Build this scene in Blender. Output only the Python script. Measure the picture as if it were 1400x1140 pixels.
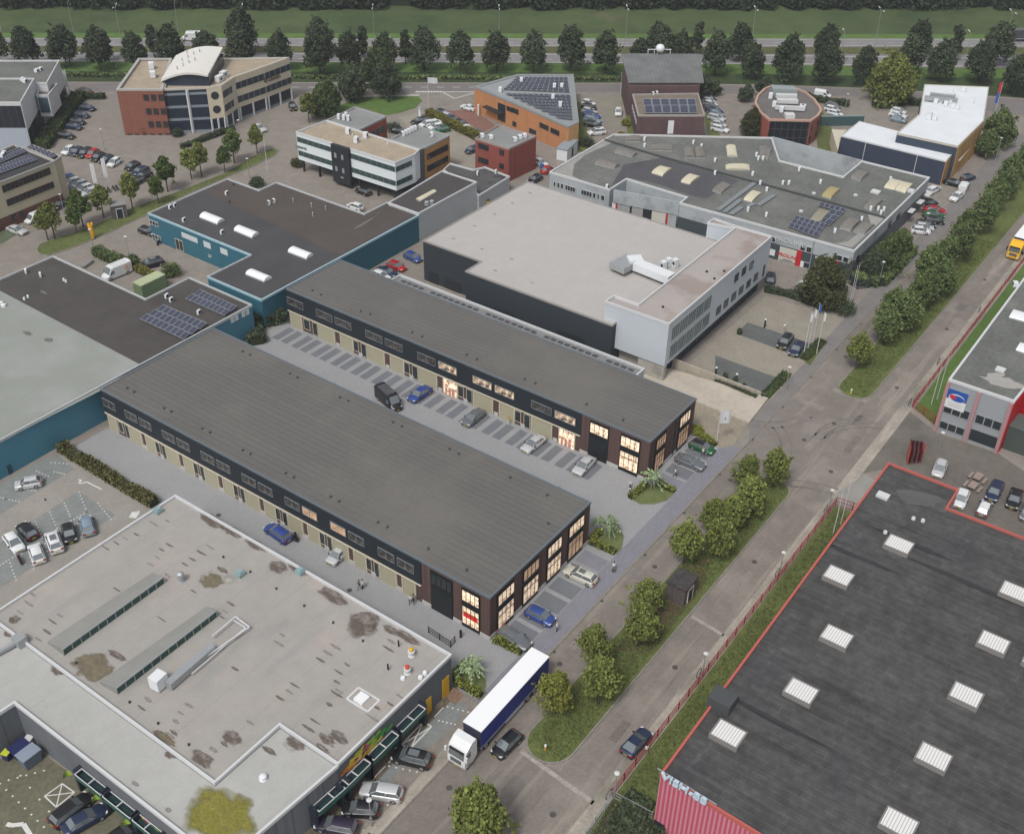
import bpy, math, random
import numpy as np
from mathutils import Vector, Matrix
rnd = random.Random(7)
SC = bpy.context.scene
for o in list(bpy.data.objects): bpy.data.objects.remove(o)
COL = SC.collection
# ---------------------------------------------------------------- camera
FPX, PITCH, ROLL, YAW = 1543.49, math.radians(35.64932), math.radians(1.03665), math.radians(35.43694)
CX, CY = 700.0, 570.0
CAM = Vector((-78.8956, -58.9266, 105.0))
_fw = Vector((math.cos(PITCH)*math.cos(YAW), math.cos(PITCH)*math.sin(YAW), -math.sin(PITCH)))
_r = Vector((math.sin(YAW), -math.cos(YAW), 0)); _u = _r.cross(_fw)
_R = _r*math.cos(ROLL)+_u*math.sin(ROLL); _U = -_r*math.sin(ROLL)+_u*math.cos(ROLL)
cd = bpy.data.cameras.new('camera'); cam = bpy.data.objects.new('camera', cd); COL.objects.link(cam)
cd.sensor_width = 36; cd.lens = FPX/1400*36; cd.clip_start = 1; cd.clip_end = 6000
m = Matrix((_R, _U, -_fw)).transposed().to_4x4(); m.translation = CAM; cam.matrix_world = m
SC.camera = cam
# ---------------------------------------------------------------- world, sun, exposure
SUN_EL, SUN_AZ = math.radians(55), math.radians(188)      # azimuth: direction the light comes from
w = bpy.data.worlds.new('World'); SC.world = w; w.use_nodes = True
nt = w.node_tree; nt.nodes.clear()
sky = nt.nodes.new('ShaderNodeTexSky'); sky.sky_type = 'NISHITA'; sky.sun_disc = False
sky.sun_elevation = SUN_EL; sky.sun_rotation = math.radians(90)-SUN_AZ; sky.dust_density = 4; sky.air_density = 1; sky.ozone_density = 1
hs = nt.nodes.new('ShaderNodeHueSaturation'); hs.inputs['Saturation'].default_value = .28
bg = nt.nodes.new('ShaderNodeBackground'); bg.inputs[1].default_value = .115
ow = nt.nodes.new('ShaderNodeOutputWorld')
nt.links.new(sky.outputs[0], hs.inputs['Color']); nt.links.new(hs.outputs[0], bg.inputs[0]); nt.links.new(bg.outputs[0], ow.inputs[0])
sl = bpy.data.lights.new('sun', 'SUN'); sl.energy = 1.5; sl.angle = math.radians(12); sl.color = (1, .97, .92)
so = bpy.data.objects.new('sun', sl); COL.objects.link(so)
sd = Vector((math.cos(SUN_AZ)*math.cos(SUN_EL), math.sin(SUN_AZ)*math.cos(SUN_EL), math.sin(SUN_EL)))
so.rotation_euler = sd.to_track_quat('Z', 'Y').to_euler()
SC.view_settings.view_transform = 'Standard'; SC.view_settings.look = 'None'
SC.view_settings.exposure = .36; SC.view_settings.gamma = 1
SC.render.engine = 'CYCLES'
# ---------------------------------------------------------------- helpers
def ray(px, py): return _fw*FPX + _R*(px-CX) - _U*(py-CY)
def g(px, py, h=0.0):
    "point of the horizontal plane z=h seen at photograph pixel px,py"
    d = ray(px, py); t = (h-CAM.z)/d.z
    return Vector((CAM.x+d.x*t, CAM.y+d.y*t, h))
MATS = {}
def mat(name, rgb, rough=.85, noise=None, blotch=None, stripes=None, brick=None, metal=0, emit=0, spec=.3, rand=0, soft=0):
    if name in MATS: return MATS[name]
    M = bpy.data.materials.new(name); MATS[name] = M; M.use_nodes = True
    N = M.node_tree.nodes; L = M.node_tree.links; b = N['Principled BSDF']
    b.inputs['Roughness'].default_value = rough; b.inputs['Metallic'].default_value = metal; b.inputs['Specular IOR Level'].default_value = spec
    c = N.new('ShaderNodeRGB'); c.outputs[0].default_value = (*rgb, 1); cur = c.outputs[0]
    tc = N.new('ShaderNodeTexCoord'); co = tc.outputs['Object']
    def mix(a, bcol, fac, typ='MIX'):
        x = N.new('ShaderNodeMix'); x.data_type = 'RGBA'; x.blend_type = typ
        L.new(a, x.inputs[6])
        if isinstance(bcol, tuple): x.inputs[7].default_value = (*bcol, 1)
        else: L.new(bcol, x.inputs[7])
        if isinstance(fac, float) or isinstance(fac, int): x.inputs[0].default_value = fac
        else: L.new(fac, x.inputs[0])
        return x.outputs[2]
    def noiset(scale, det=3, rough_=.6):
        n = N.new('ShaderNodeTexNoise'); n.inputs['Scale'].default_value = scale; n.inputs['Detail'].default_value = det; n.inputs['Roughness'].default_value = rough_
        L.new(co, n.inputs['Vector']); return n.outputs[0]
    def rng(v, a, b_, c_=0., d_=1.):
        r = N.new('ShaderNodeMapRange'); r.inputs[1].default_value = a; r.inputs[2].default_value = b_; r.inputs[3].default_value = c_; r.inputs[4].default_value = d_; r.clamp = True
        L.new(v, r.inputs[0]); return r.outputs[0]
    def gray(v):
        x = N.new('ShaderNodeCombineColor'); [L.new(v, x.inputs[i]) for i in range(3)]; return x.outputs[0]
    if brick:   # (angle deg, brick length, row height, mortar size, mortar colour, tone variation)
        ang, bw, bh, ms, mc, var = brick
        mp = N.new('ShaderNodeMapping'); mp.inputs['Rotation'].default_value = (0, 0, math.radians(ang)); L.new(co, mp.inputs[0])
        bt = N.new('ShaderNodeTexBrick'); bt.inputs['Scale'].default_value = 1; bt.inputs['Brick Width'].default_value = bw; bt.inputs['Row Height'].default_value = bh
        bt.inputs['Mortar Size'].default_value = ms; bt.inputs['Mortar Smooth'].default_value = .3; bt.inputs['Bias'].default_value = 0
        L.new(mp.outputs[0], bt.inputs['Vector']); bt.inputs['Mortar'].default_value = (*mc, 1)
        bt.inputs['Color1'].default_value = tuple(x*(1-var) for x in rgb)+(1,); bt.inputs['Color2'].default_value = tuple(min(1, x*(1+var)) for x in rgb)+(1,)
        cur = bt.outputs[0]
    for bl in (blotch if isinstance(blotch, list) else [blotch] if blotch else []):  # (scale, colour, lo, hi, stretch)
        src = noiset(bl[0], 4)
        if len(bl) > 4:
            mp = N.new('ShaderNodeMapping'); mp.inputs['Scale'].default_value = bl[4]; L.new(co, mp.inputs[0]); L.new(mp.outputs[0], src.node.inputs['Vector'])
        cur = mix(cur, bl[1], rng(src, bl[2], bl[3]))
    for st in (stripes if isinstance(stripes, list) else [stripes] if stripes else []):  # ((a,b,c), period, width fraction, colour, strength)
        dv, per, fr, sc_, stg = st
        dp = N.new('ShaderNodeVectorMath'); dp.operation = 'DOT_PRODUCT'; L.new(co, dp.inputs[0]); dp.inputs[1].default_value = tuple(x/per for x in dv)
        fm = N.new('ShaderNodeMath'); fm.operation = 'FRACT'; L.new(dp.outputs['Value'], fm.inputs[0])
        lt = N.new('ShaderNodeMath'); lt.operation = 'LESS_THAN'; L.new(fm.outputs[0], lt.inputs[0]); lt.inputs[1].default_value = fr
        ml = N.new('ShaderNodeMath'); ml.operation = 'MULTIPLY'; L.new(lt.outputs[0], ml.inputs[0]); ml.inputs[1].default_value = stg
        cur = mix(cur, sc_, ml.outputs[0])
    for nz in (noise if isinstance(noise, list) else [noise] if noise else []):
        cur = mix(cur, gray(rng(noiset(nz[0]), .25, .75, 1-nz[1], 1+nz[1])), 1., 'MULTIPLY')
    if rand:
        ge = N.new('ShaderNodeNewGeometry'); oi = N.new('ShaderNodeObjectInfo')
        cur = mix(cur, gray(rng(ge.outputs['Random Per Island'], 0, 1, 1-rand, 1+rand)), 1., 'MULTIPLY')
        cur = mix(cur, gray(rng(oi.outputs['Random'], 0, 1, .82, 1.18)), 1., 'MULTIPLY')
    L.new(cur, b.inputs['Base Color'])
    if soft:    # flat stain on a unit disc: opacity falls off raggedly towards its rim
        ln = N.new('ShaderNodeVectorMath'); ln.operation = 'LENGTH'; L.new(co, ln.inputs[0]); oi = N.new('ShaderNodeObjectInfo'); ad = N.new('ShaderNodeVectorMath'); ad.operation = 'ADD'
        sc_ = N.new('ShaderNodeMath'); sc_.operation = 'MULTIPLY'; sc_.inputs[1].default_value = 40; L.new(oi.outputs['Random'], sc_.inputs[0]); L.new(co, ad.inputs[0]); L.new(sc_.outputs[0], ad.inputs[1])
        n1 = N.new('ShaderNodeTexNoise'); n1.inputs['Scale'].default_value = 1.6; n1.inputs['Detail'].default_value = 5; L.new(ad.outputs[0], n1.inputs['Vector'])
        ma = N.new('ShaderNodeMath'); ma.operation = 'MULTIPLY_ADD'; ma.inputs[1].default_value = -1.1; L.new(n1.outputs[0], ma.inputs[0]); ma.inputs[2].default_value = 1.45
        sb = N.new('ShaderNodeMath'); sb.operation = 'SUBTRACT'; L.new(ma.outputs[0], sb.inputs[0]); L.new(ln.outputs['Value'], sb.inputs[1])
        L.new(rng(sb.outputs[0], 0, soft, 0, .92), b.inputs['Alpha'])
    if emit: L.new(cur, b.inputs['Emission Color']); b.inputs['Emission Strength'].default_value = emit
    return M
def setp(o, label=None, cat=None, group=None, kind=None):
    if label: o['label'] = label
    if cat: o['category'] = cat
    if group: o['group'] = group
    if kind: o['kind'] = kind
    return o
WL = {}
def wloc(o): return WL.get(o, Vector((0, 0, 0))) if o else Vector((0, 0, 0))
def empty(name, loc, label, cat, group=None, rz=0):
    o = bpy.data.objects.new(name, None); COL.objects.link(o); o.location = loc; o.rotation_euler = (0, 0, rz); o.empty_display_size = .5
    WL[o] = Vector(loc); return setp(o, label, cat, group)
class MB:
    def __init__(s): s.v = []; s.f = []; s.m = []; s.c = 0
    def q(s, pts, mi=None):
        n = len(s.v); s.v += [tuple(p) for p in pts]; s.f.append(tuple(range(n, n+len(pts)))); s.m.append(s.c if mi is None else mi); return s
    def box(s, x0, y0, z0, x1, y1, z1):
        return s.hexa([(x0, y0), (x1, y0), (x1, y1), (x0, y1)], z0, z1)
    def hexa(s, poly, z0, z1, top=True, bot=True, top_poly=None):
        "prism; poly may be any 2D polygon"
        a = sum(poly[i][0]*poly[(i+1) % len(poly)][1]-poly[(i+1) % len(poly)][0]*poly[i][1] for i in range(len(poly)))
        P = list(poly); T = list(top_poly or poly)
        if a < 0: P.reverse(); T.reverse()
        n = len(s.v); k = len(P)
        s.v += [(p[0], p[1], z0) for p in P]+[(p[0], p[1], z1) for p in T]
        for i in range(k):
            j = (i+1) % k; s.f.append((n+i, n+j, n+k+j, n+k+i)); s.m.append(s.c)
        if top: s.f.append(tuple(range(n+k, n+2*k))); s.m.append(s.c)
        if bot: s.f.append(tuple(reversed(range(n, n+k)))); s.m.append(s.c)
        return s
    def obox(s, c, yaw, lx, ly, z0, z1):
        d = Vector((math.cos(yaw), math.sin(yaw))); e = Vector((-d.y, d.x)); c = Vector((c[0], c[1]))
        return s.hexa([c+d*a*lx/2+e*b*ly/2 for a, b in ((-1, -1), (1, -1), (1, 1), (-1, 1))], z0, z1)
    def seg(s, p, q, t, z0, z1, off=0):
        p = Vector((p[0], p[1])); q = Vector((q[0], q[1])); d = (q-p).normalized(); e = Vector((-d.y, d.x))
        return s.hexa([p+e*(off-t/2), q+e*(off-t/2), q+e*(off+t/2), p+e*(off+t/2)], z0, z1)
    def tube(s, p, q, r0, r1=None, n=8, cap=True):
        p = Vector(p); q = Vector(q); r1 = r0 if r1 is None else r1; d = (q-p).normalized()
        a = d.orthogonal().normalized(); b = d.cross(a); k = len(s.v)
        for c, r in ((p, r0), (q, r1)):
            for i in range(n):
                t = 2*math.pi*i/n; s.v.append(tuple(c+(a*math.cos(t)+b*math.sin(t))*r))
        for i in range(n):
            j = (i+1) % n; s.f.append((k+i, k+j, k+n+j, k+n+i)); s.m.append(s.c)
        if cap:
            s.f.append(tuple(reversed(range(k, k+n)))); s.m.append(s.c); s.f.append(tuple(range(k+n, k+2*n))); s.m.append(s.c)
        return s
    def lathe(s, c, prof, n=14):
        k = len(s.v); c = Vector(c)
        for r, z in prof:
            for i in range(n):
                t = 2*math.pi*i/n; s.v.append((c.x+r*math.cos(t), c.y+r*math.sin(t), c.z+z))
        for a in range(len(prof)-1):
            for i in range(n):
                j = (i+1) % n; s.f.append((k+a*n+i, k+a*n+j, k+(a+1)*n+j, k+(a+1)*n+i)); s.m.append(s.c)
        s.f.append(tuple(range(k+(len(prof)-1)*n, k+len(prof)*n))); s.m.append(s.c)
        return s
    def grid(s, rows):
        "rows: list of equal length point lists"
        k = len(s.v); w_ = len(rows[0])
        for r in rows: s.v += [tuple(p) for p in r]
        for a in range(len(rows)-1):
            for i in range(w_-1):
                s.f.append((k+a*w_+i, k+a*w_+i+1, k+(a+1)*w_+i+1, k+(a+1)*w_+i)); s.m.append(s.c)
        return s
    def build(s, name, mats, parent=None, loc=None, smooth=False, local=False):
        if not isinstance(mats, (list, tuple)): mats = [mats]
        me = bpy.data.meshes.new(name)
        off = Vector((0, 0, 0)) if local else (wloc(parent) if parent else Vector(loc or (0, 0, 0)))
        vv = [(x-off.x, y-off.y, z-off.z) for x, y, z in s.v]
        me.from_pydata(vv, [], s.f)
        for mm in mats: me.materials.append(mm)
        me.polygons.foreach_set('material_index', s.m)
        if smooth: me.polygons.foreach_set('use_smooth', [True]*len(me.polygons))
        me.update()
        o = bpy.data.objects.new(name, me); COL.objects.link(o)
        if parent: o.parent = parent; WL[o] = off
        else: o.location = off if not local else Vector(loc or (0, 0, 0)); WL[o] = Vector(o.location)
        return o
def link_mesh(name, me, parent=None, loc=(0, 0, 0), rz=0):
    o = bpy.data.objects.new(name, me); COL.objects.link(o); o.parent = parent; o.location = loc; o.rotation_euler = (0, 0, rz); return o
def copy_tree(o, parent=None):
    c = o.copy(); COL.objects.link(c); c.parent = parent
    for ch in o.children: copy_tree(ch, c)
    return c
def inset(P, d):
    n = len(P); a = sum(P[i].x*P[(i+1) % n].y-P[(i+1) % n].x*P[i].y for i in range(n)); sg = 1 if a > 0 else -1; out = []
    for i in range(n):
        p, q, r = P[i-1], P[i], P[(i+1) % n]
        d1 = (q-p).normalized(); d2 = (r-q).normalized(); n1 = Vector((-d1.y, d1.x))*sg; n2 = Vector((-d2.y, d2.x))*sg
        k = 1+n1.dot(n2)
        out.append(q+(n1+n2)*(d/max(k, .25)))
    return out
def text(body, size, matr, parent, loc, rz, name='lettering', ext=.03, rx=math.pi/2, sx=1, align='CENTER'):
    cu = bpy.data.curves.new(name, 'FONT'); cu.body = body; cu.size = size; cu.extrude = ext; cu.align_x = align; cu.offset = size*.012
    t = bpy.data.objects.new(name, cu); me = bpy.data.meshes.new_from_object(t); me.name = name; bpy.data.objects.remove(t)
    me.materials.clear(); me.materials.append(matr)
    o = bpy.data.objects.new(name, me); COL.objects.link(o); o.parent = parent; o.location = Vector(loc)-wloc(parent); o.rotation_euler = (rx, 0, rz); o.scale = (sx, 1, 1)
    return o
# ---------------------------------------------------------------- palette
WHITE = mat('white_paint', (.62, .64, .66), .6)
TRIM = mat('white_trim', (.52, .53, .54), .5)
GREYTRIM = mat('grey_trim', (.30, .31, .32), .6)
DARK = mat('anthracite_metal', (.022, .026, .031), .5)
BLACK = mat('black_rubber', (.015, .015, .016), .7)
GLASS = mat('dark_glass', (.022, .03, .034), .12, spec=.6)
GLASSB = mat('blue_glass', (.05, .09, .11), .1, spec=.7)
STEEL = mat('galvanised_steel', (.36, .38, .39), .45, metal=.4, noise=(3, .08))
LIGHTM = mat('lamp_head', (.55, .56, .56), .4)
ROOFS = {
 'felt_dark': mat('dark_roofing_felt', (.064, .058, .055), .9, noise=[(.25, .18), (4, .12)], stripes=((1, 0, 0), 1.0, .05, (.035, .033, .032), .6)),
 'felt_green': mat('weathered_green_grey_felt', (.125, .13, .12), .95, noise=[(.15, .2), (1.2, .16), (5, .1)], stripes=((0, 1, 0), 1.0, .05, (.075, .08, .075), .5), blotch=(.06, (.15, .15, .14), .56, .66)),
 'felt_pale': mat('pale_roofing_membrane', (.41, .385, .365), .85, noise=[(.12, .07), (2, .05)], stripes=((0, 1, 0), 1.6, .03, (.33, .31, .30), .6)),
 'gravel': mat('tan_gravel_ballast', (.32, .265, .20), .95, noise=[(.4, .14), (5, .3)]),
 'white': mat('white_membrane', (.62, .65, .68), .6, noise=[(.2, .05)]),
 'grey': mat('mid_grey_roofing', (.21, .22, .215), .9, noise=[(.2, .12), (3, .08)]),
}
def window_mesh(w_, h_, n, fm, gm, sill=False):
    key = ('win', round(w_, 1), round(h_, 1), n, fm.name, gm.name)
    if key in MATS: return MATS[key]
    w_, h_ = round(w_, 1), round(h_, 1)
    f = MB(); t = .07
    f.box(0, -.08, 0, w_, .02, t); f.box(0, -.08, h_-t, w_, .02, h_); f.box(0, -.08, t, t, .02, h_-t); f.box(w_-t, -.08, t, w_, .02, h_-t)
    for i in range(1, n): x = w_*i/n; f.box(x-t/2, -.08, t, x+t/2, .02, h_-t)
    me = bpy.data.meshes.new('window'); me.from_pydata(f.v, [], f.f); me.materials.append(fm)
    p = MB(); p.box(t, -.035, t, w_-t, .01, h_-t); pe = bpy.data.meshes.new('pane'); pe.from_pydata(p.v, [], p.f); pe.materials.append(gm)
    MATS[key] = (me, pe); return MATS[key]
class Bld:
    def __init__(s, name, label, cat, px, h, wall, roof, rim, rimw=.2, rimh=.35, z0=0., world=None, roofname='roof', snap=False, group=None, parent=None, drop=.35, root=True, rimdrop=.45, skip=()):
        P = [Vector(p) for p in world] if world else [g(x, y, h).xy for x, y in px]
        if snap:
            n = len(P)
            for _ in range(3):
                for i in range(n):
                    a, b = P[i], P[(i+1) % n]; d = b-a
                    if abs(d.y) < abs(d.x)*.18: y_ = (a.y+b.y)/2; a.y = b.y = y_
                    elif abs(d.x) < abs(d.y)*.18: x_ = (a.x+b.x)/2; a.x = b.x = x_
        s.P = P; s.h = h; s.z0 = z0; n = len(P)
        a = sum(P[i].x*P[(i+1) % n].y-P[(i+1) % n].x*P[i].y for i in range(n)); s.sg = 1 if a > 0 else -1
        s.root = parent or empty(name, (P[0].x, P[0].y, 0), label, cat, group)
        s.zr = h-drop
        I = inset(P, .02); s.wall = MB().hexa(I, z0, h-.1 if rimh else h, top=False).build('wall', wall, s.root)
        s.roof = MB().hexa(inset(P, .06), s.zr-.3, s.zr, bot=False).build(roofname, roof, s.root)
        if rim:
            O = inset(P, -.05); J = inset(P, rimw); b = MB()
            for i in range(n):
                j = (i+1) % n
                if i in skip: continue
                quad = [O[i], O[j], J[j], J[i]]
                b.hexa(quad, h-rimdrop, h)
            b.build('parapet', rim, s.root)
    def frame(s, i):
        n = len(s.P); a, b = s.P[i], s.P[(i+1) % n]
        if s.sg > 0: p, q = a, b
        else: p, q = b, a
        d = (q-p).normalized()           # outward normal is to the right of d
        return p, d, Vector((d.y, -d.x)), (q-p).length
    def onwall(s, i, px, py):
        p, d, nn, L = s.frame(i); r = ray(px, py); C2 = CAM.xy
        t = (p-C2).dot(nn)/r.xy.dot(nn); X = CAM+r*t
        return (X.xy-p).dot(d), X.z
    def put(s, i, s0, z, off=0):
        p, d, nn, L = s.frame(i); q = p+d*s0+nn*off
        return Vector((q.x, q.y, z)), math.atan2(d.y, d.x)
    def window(s, i, s0, s1, ztop, hh, n=1, fm=None, gm=None, name='window', off=.03):
        me, pe = window_mesh(abs(s1-s0), hh, n, fm or GREYTRIM, gm or GLASS)
        loc, rz = s.put(i, min(s0, s1), ztop-hh, off)
        o = link_mesh(name, me, s.root, loc-wloc(s.root), rz); link_mesh('pane', pe, o); return o
    def wrow(s, i, pa, pb, n, hh, frac=.8, fm=None, gm=None, mul=1):
        s0, za = s.onwall(i, *pa); s1, zb = s.onwall(i, *pb)
        if s0 > s1: s0, s1 = s1, s0
        z = (za+zb)/2; w_ = (s1-s0)/(n-1+frac) if n > 1 else (s1-s0)/frac*1.0
        if n == 1: return s.window(i, s0, s1, z, hh, mul, fm, gm)
        for k in range(n): s.window(i, s0+k*w_, s0+k*w_+w_*frac, z, hh, mul, fm, gm)
    def panel(s, i, s0, s1, z0, z1, m_, name, off=.04, t=.06, parent=None):
        p, d, nn, L = s.frame(i); a = p+d*s0+nn*off; b = p+d*s1+nn*off
        return MB().seg(a, b, t, z0, z1).build(name, m_, parent or s.root)
    def ppx(s, i, pa, pb, m_, name, off=.04, t=.06):
        "panel given by its top-left and bottom-right pixels"
        s0, z0 = s.onwall(i, *pa); s1, z1 = s.onwall(i, *pb)
        return s.panel(i, min(s0, s1), max(s0, s1), min(z0, z1), max(z0, z1), m_, name, off, t)
    def text(s, i, px, body, size, m_, z=None, off=.1, sx=1):
        s0, zz = s.onwall(i, *px); loc, rz = s.put(i, s0, zz if z is None else z, off)
        return text(body, size, m_, s.root, loc, rz, sx=sx)
    # roof furniture, placed by pixel on the roof deck
    def ac(s, pts, yaw=0, sz=(1.0, .45, .9)):
        sz = tuple(v*.78 for v in sz)
        for (x, y) in pts:
            c = g(x, y, s.zr+.4); b = MB(); b.obox(c, yaw, sz[0], sz[1], s.zr+.15, s.zr+.15+sz[2])
            b.obox(c, yaw, sz[0]*.8, sz[1]*.9, s.zr, s.zr+.15)
            o = b.build('air_conditioner', WHITE, s.root)
            d = Vector((math.cos(yaw), math.sin(yaw), 0)); e = Vector((-d.y, d.x, 0)); q = MB()
            for sg in (-1, 1):
                cc = Vector((c.x, c.y, s.zr+.15+sz[2]/2)); q.tube(cc+e*sg*(sz[1]/2), cc+e*sg*(sz[1]/2+.03), .33, n=12)
            q.build('fan_grille', DARK, o)
    def vents(s, pts, r=.14, hh=.55, m_=None):
        for (x, y) in pts:
            c = g(x, y, s.zr+hh/2); c.z = s.zr
            MB().lathe(c, [(r*1.5, 0), (r*1.5, .05), (r, .08), (r, hh*.6), (r*1.45, hh*.62), (r*1.3, hh*.85), (r*.5, hh)], 10).build('vent_pipe', m_ or DARK, s.root)
    def barrel(s, quad, rise=.6, m_=None, base=.25, name='skylight'):
        "quad: pixels; long edges are 0-1 and 3-2"
        A, B, C, D = [g(x, y, s.zr+base) for x, y in quad]; b = MB(); n = 8; R1 = []; R2 = []
        up = Vector((0, 0, 1))
        for k in range(n+1):
            t = math.pi*k/n; f = (1-math.cos(t))/2; R1.append(A.lerp(D, f)+up*rise*math.sin(t)); R2.append(B.lerp(C, f)+up*rise*math.sin(t))
        b.grid([R1, R2]); b.q(R1); b.q(list(reversed(R2)))
        o = b.build(name, m_ or SKYL, s.root, smooth=False)
        MB().hexa([p.xy for p in (A, B, C, D)], s.zr-.05, s.zr+base-.01).build('kerb', GREYTRIM, o)
    def solar(s, quad, nx, ny, tilt=.35, fill=.86):
        A, B, C, D = [g(x, y, s.zr+.3) for x, y in quad]
        for j in range(ny):
            b = MB(); t0, t1 = (j+.04)/ny, (j+.04+fill)/ny
            for i in range(nx):
                u0, u1 = (i+.03)/nx, (i+.97)/nx
                pt = lambda u, v: A.lerp(B, u).lerp(D.lerp(C, u), v)
                q = [pt(u0, t0), pt(u1, t0), pt(u1, t1), pt(u0, t1)]
                q[0].z += tilt; q[1].z += tilt
                b.c = 0; b.q([p+Vector((0, 0, .02)) for p in q] if s.sg else q)
                b.c = 1; cc = sum(q, Vector())/4
                for k in range(4):
                    e0, e1 = q[k], q[(k+1) % 4]; i0 = e0.lerp(cc, .1); i1 = e1.lerp(cc, .1); up = Vector((0, 0, .035)); b.q([e0+up, e1+up, i1+up, i0+up])
                b.q([q[0]-Vector((0, 0, .02)), q[3]-Vector((0, 0, .02)), q[3]-Vector((0, 0, .1)), q[0]-Vector((0, 0, tilt+.1))])
            b.build('solar_panel', [SOLAR, STEEL], s.root)
SKYL = mat('white_skylight', (.70, .72, .73), .35, noise=(2, .04))
SKYO = mat('yellowed_skylight', (.52, .48, .36), .5, noise=(1.5, .12))
SKYG = mat('dirty_skylight', (.17, .16, .145), .6, noise=(1.5, .2))
SOLAR = mat('solar_cells', (.045, .05, .08), .2, spec=.6, noise=(1, .15))
# ================================================================ SETTING
def zone(name, pts, m_, z, px=True, kind='structure'):
    P = [g(x, y).xy for x, y in pts] if px else [Vector(p) for p in pts]
    b = MB(); c = sum(P, Vector((0, 0)))/len(P)
    area = sum(P[i].x*P[(i+1) % len(P)].y-P[(i+1) % len(P)].x*P[i].y for i in range(len(P)))
    if area < 0: P.reverse()
    b.q([(p.x, p.y, z) for p in P]); o = b.build(name, m_, None, (0, 0, 0)); o['kind'] = kind; return o
PAV = mat('old_brick_paving', (.222, .198, .174), .95, noise=[(.035, .10), (.4, .12), (3, .10)], brick=(0, .6, .3, .02, (.165, .147, .13), .07), blotch=[(.05, (.22, .20, .175), .52, .68), (.35, (.12, .11, .10), .66, .78)])
LANE = mat('road_paving', (.182, .160, .143), .95, noise=[(.05, .10), (.5, .10), (4, .08)], brick=(45, .5, .25, .02, (.15, .132, .118), .08), blotch=[(.08, (.23, .205, .18), .55, .7), (.5, (.24, .215, .185), .56, .7, (.06, 1, 1)), (.9, (.135, .12, .108), .6, .72, (.05, 1, 1))])
FOOT = mat('footway_paving', (.31, .28, .24), .95, noise=[(.3, .18), (2, .14)], brick=(0, .6, .6, .025, (.25, .225, .19), .05), blotch=[(.25, (.17, .155, .125), .5, .68, (.3, 1, 1)), (.8, (.36, .33, .28), .55, .7, (.15, 1, 1))])
NEWP = mat('new_grey_paving', (.275, .278, .285), .9, noise=[(.25, .04)], brick=(0, .42, .21, .022, (.22, .222, .23), .05))
BAYM = mat('dark_bay_paving', (.155, .165, .182), .9, noise=[(.4, .06)], brick=(90, .42, .21, .022, (.10, .105, .12), .05))
PURP = mat('blue_grey_walk', (.205, .205, .235), .9, noise=[(.3, .06)], brick=(0, .6, .3, .025, (.13, .13, .155), .06))
CARP = mat('greenish_bay_paving', (.19, .205, .20), .9, noise=[(.3, .12), (2, .1)], brick=(45, .6, .3, .02, (.16, .172, .168), .05))
BEIGE = mat('beige_paving', (.27, .245, .205), .95, noise=[(.3, .10), (2, .1)], brick=(0, .6, .3, .03, (.2, .18, .15), .06))
CONC = mat('concrete', (.36, .345, .31), .9, noise=[(.2, .14), (1.5, .12)], blotch=(.3, (.25, .23, .2), .58, .7))
CONCD = mat('stained_concrete', (.2, .2, .185), .9, noise=[(.4, .3), (3, .2)], blotch=(.5, (.12, .13, .11), .5, .7))
KERB = mat('kerb_stone', (.21, .195, .175), .9, noise=[(1.5, .25)])
ASPH = mat('motorway_asphalt', (.20, .19, .195), .95, noise=[(.05, .08), (1, .05)])
REDP = mat('red_brick_paving', (.21, .11, .085), .95, noise=[(.3, .15), (3, .1)], brick=(45, .6, .3, .03, (.13, .08, .07), .1))
GRASS = mat('grass', (.095, .115, .036), .95, noise=[(.12, .25), (1.2, .3), (6, .3)], blotch=(.4, (.075, .07, .03), .6, .75))
GRASSB = mat('bright_mown_grass', (.080, .135, .032), .95, noise=[(.03, .15), (.5, .18), (3, .2)])
MEAD = mat('rough_meadow', (.058, .082, .030), .95, noise=[(.02, .2), (.15, .2), (1.5, .25)], blotch=[(.03, (.038, .062, .022), .5, .65), (.05, (.085, .083, .045), .62, .75)])
DITCH = mat('ditch_grass', (.036, .056, .02), .95, noise=[(.1, .3), (1, .3)])
SOIL = mat('soil_strip', (.11, .07, .045), .95, noise=[(1, .3)])
zone('ground', [(-1500, -1500), (2500, -1500), (2500, 2500), (-1500, 2500)], PAV, 0, px=False)
zone('field', [(-900, -46), (2300, -46), (1900, 13.5), (-700, 12)], MEAD, .02)
zone('meadow', [(-900, 14), (2300, 8), (2300, 60), (-900, 49)], MEAD, .035)
zone('grass_strip', [(-900, 44), (2300, 49), (2300, 60), (-900, 53)], GRASSB, .05)
zone('motorway', [(-900, 51), (700, 53.5), (2300, 54), (2300, 66), (700, 64), (-900, 62)], ASPH, .065)
zone('central_reservation', [(-900, 62.5), (700, 64.5), (2300, 67), (2300, 78), (700, 73), (-900, 70)], mat('dry_verge', (.085, .09, .035), .95, noise=[(.1, .3), (1, .3)]), .05)
zone('motorway', [(-900, 70), (700, 73.5), (2300, 80), (2300, 103), (1400, 94.5), (1050, 89), (700, 86.5), (-900, 82)], ASPH, .065)
zone('verge', [(-900, 82), (700, 86.5), (1050, 89), (1400, 94.5), (2300, 103), (2300, 118), (1400, 108), (1050, 102), (700, 99.5), (-900, 95)], GRASSB, .05)
zone('ditch', [(-900, 95), (700, 99), (1050, 102), (1400, 108), (2300, 118), (2300, 152), (1400, 134.5), (1200, 121), (1050, 116), (850, 113.5), (-900, 110)], DITCH, .035)
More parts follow.
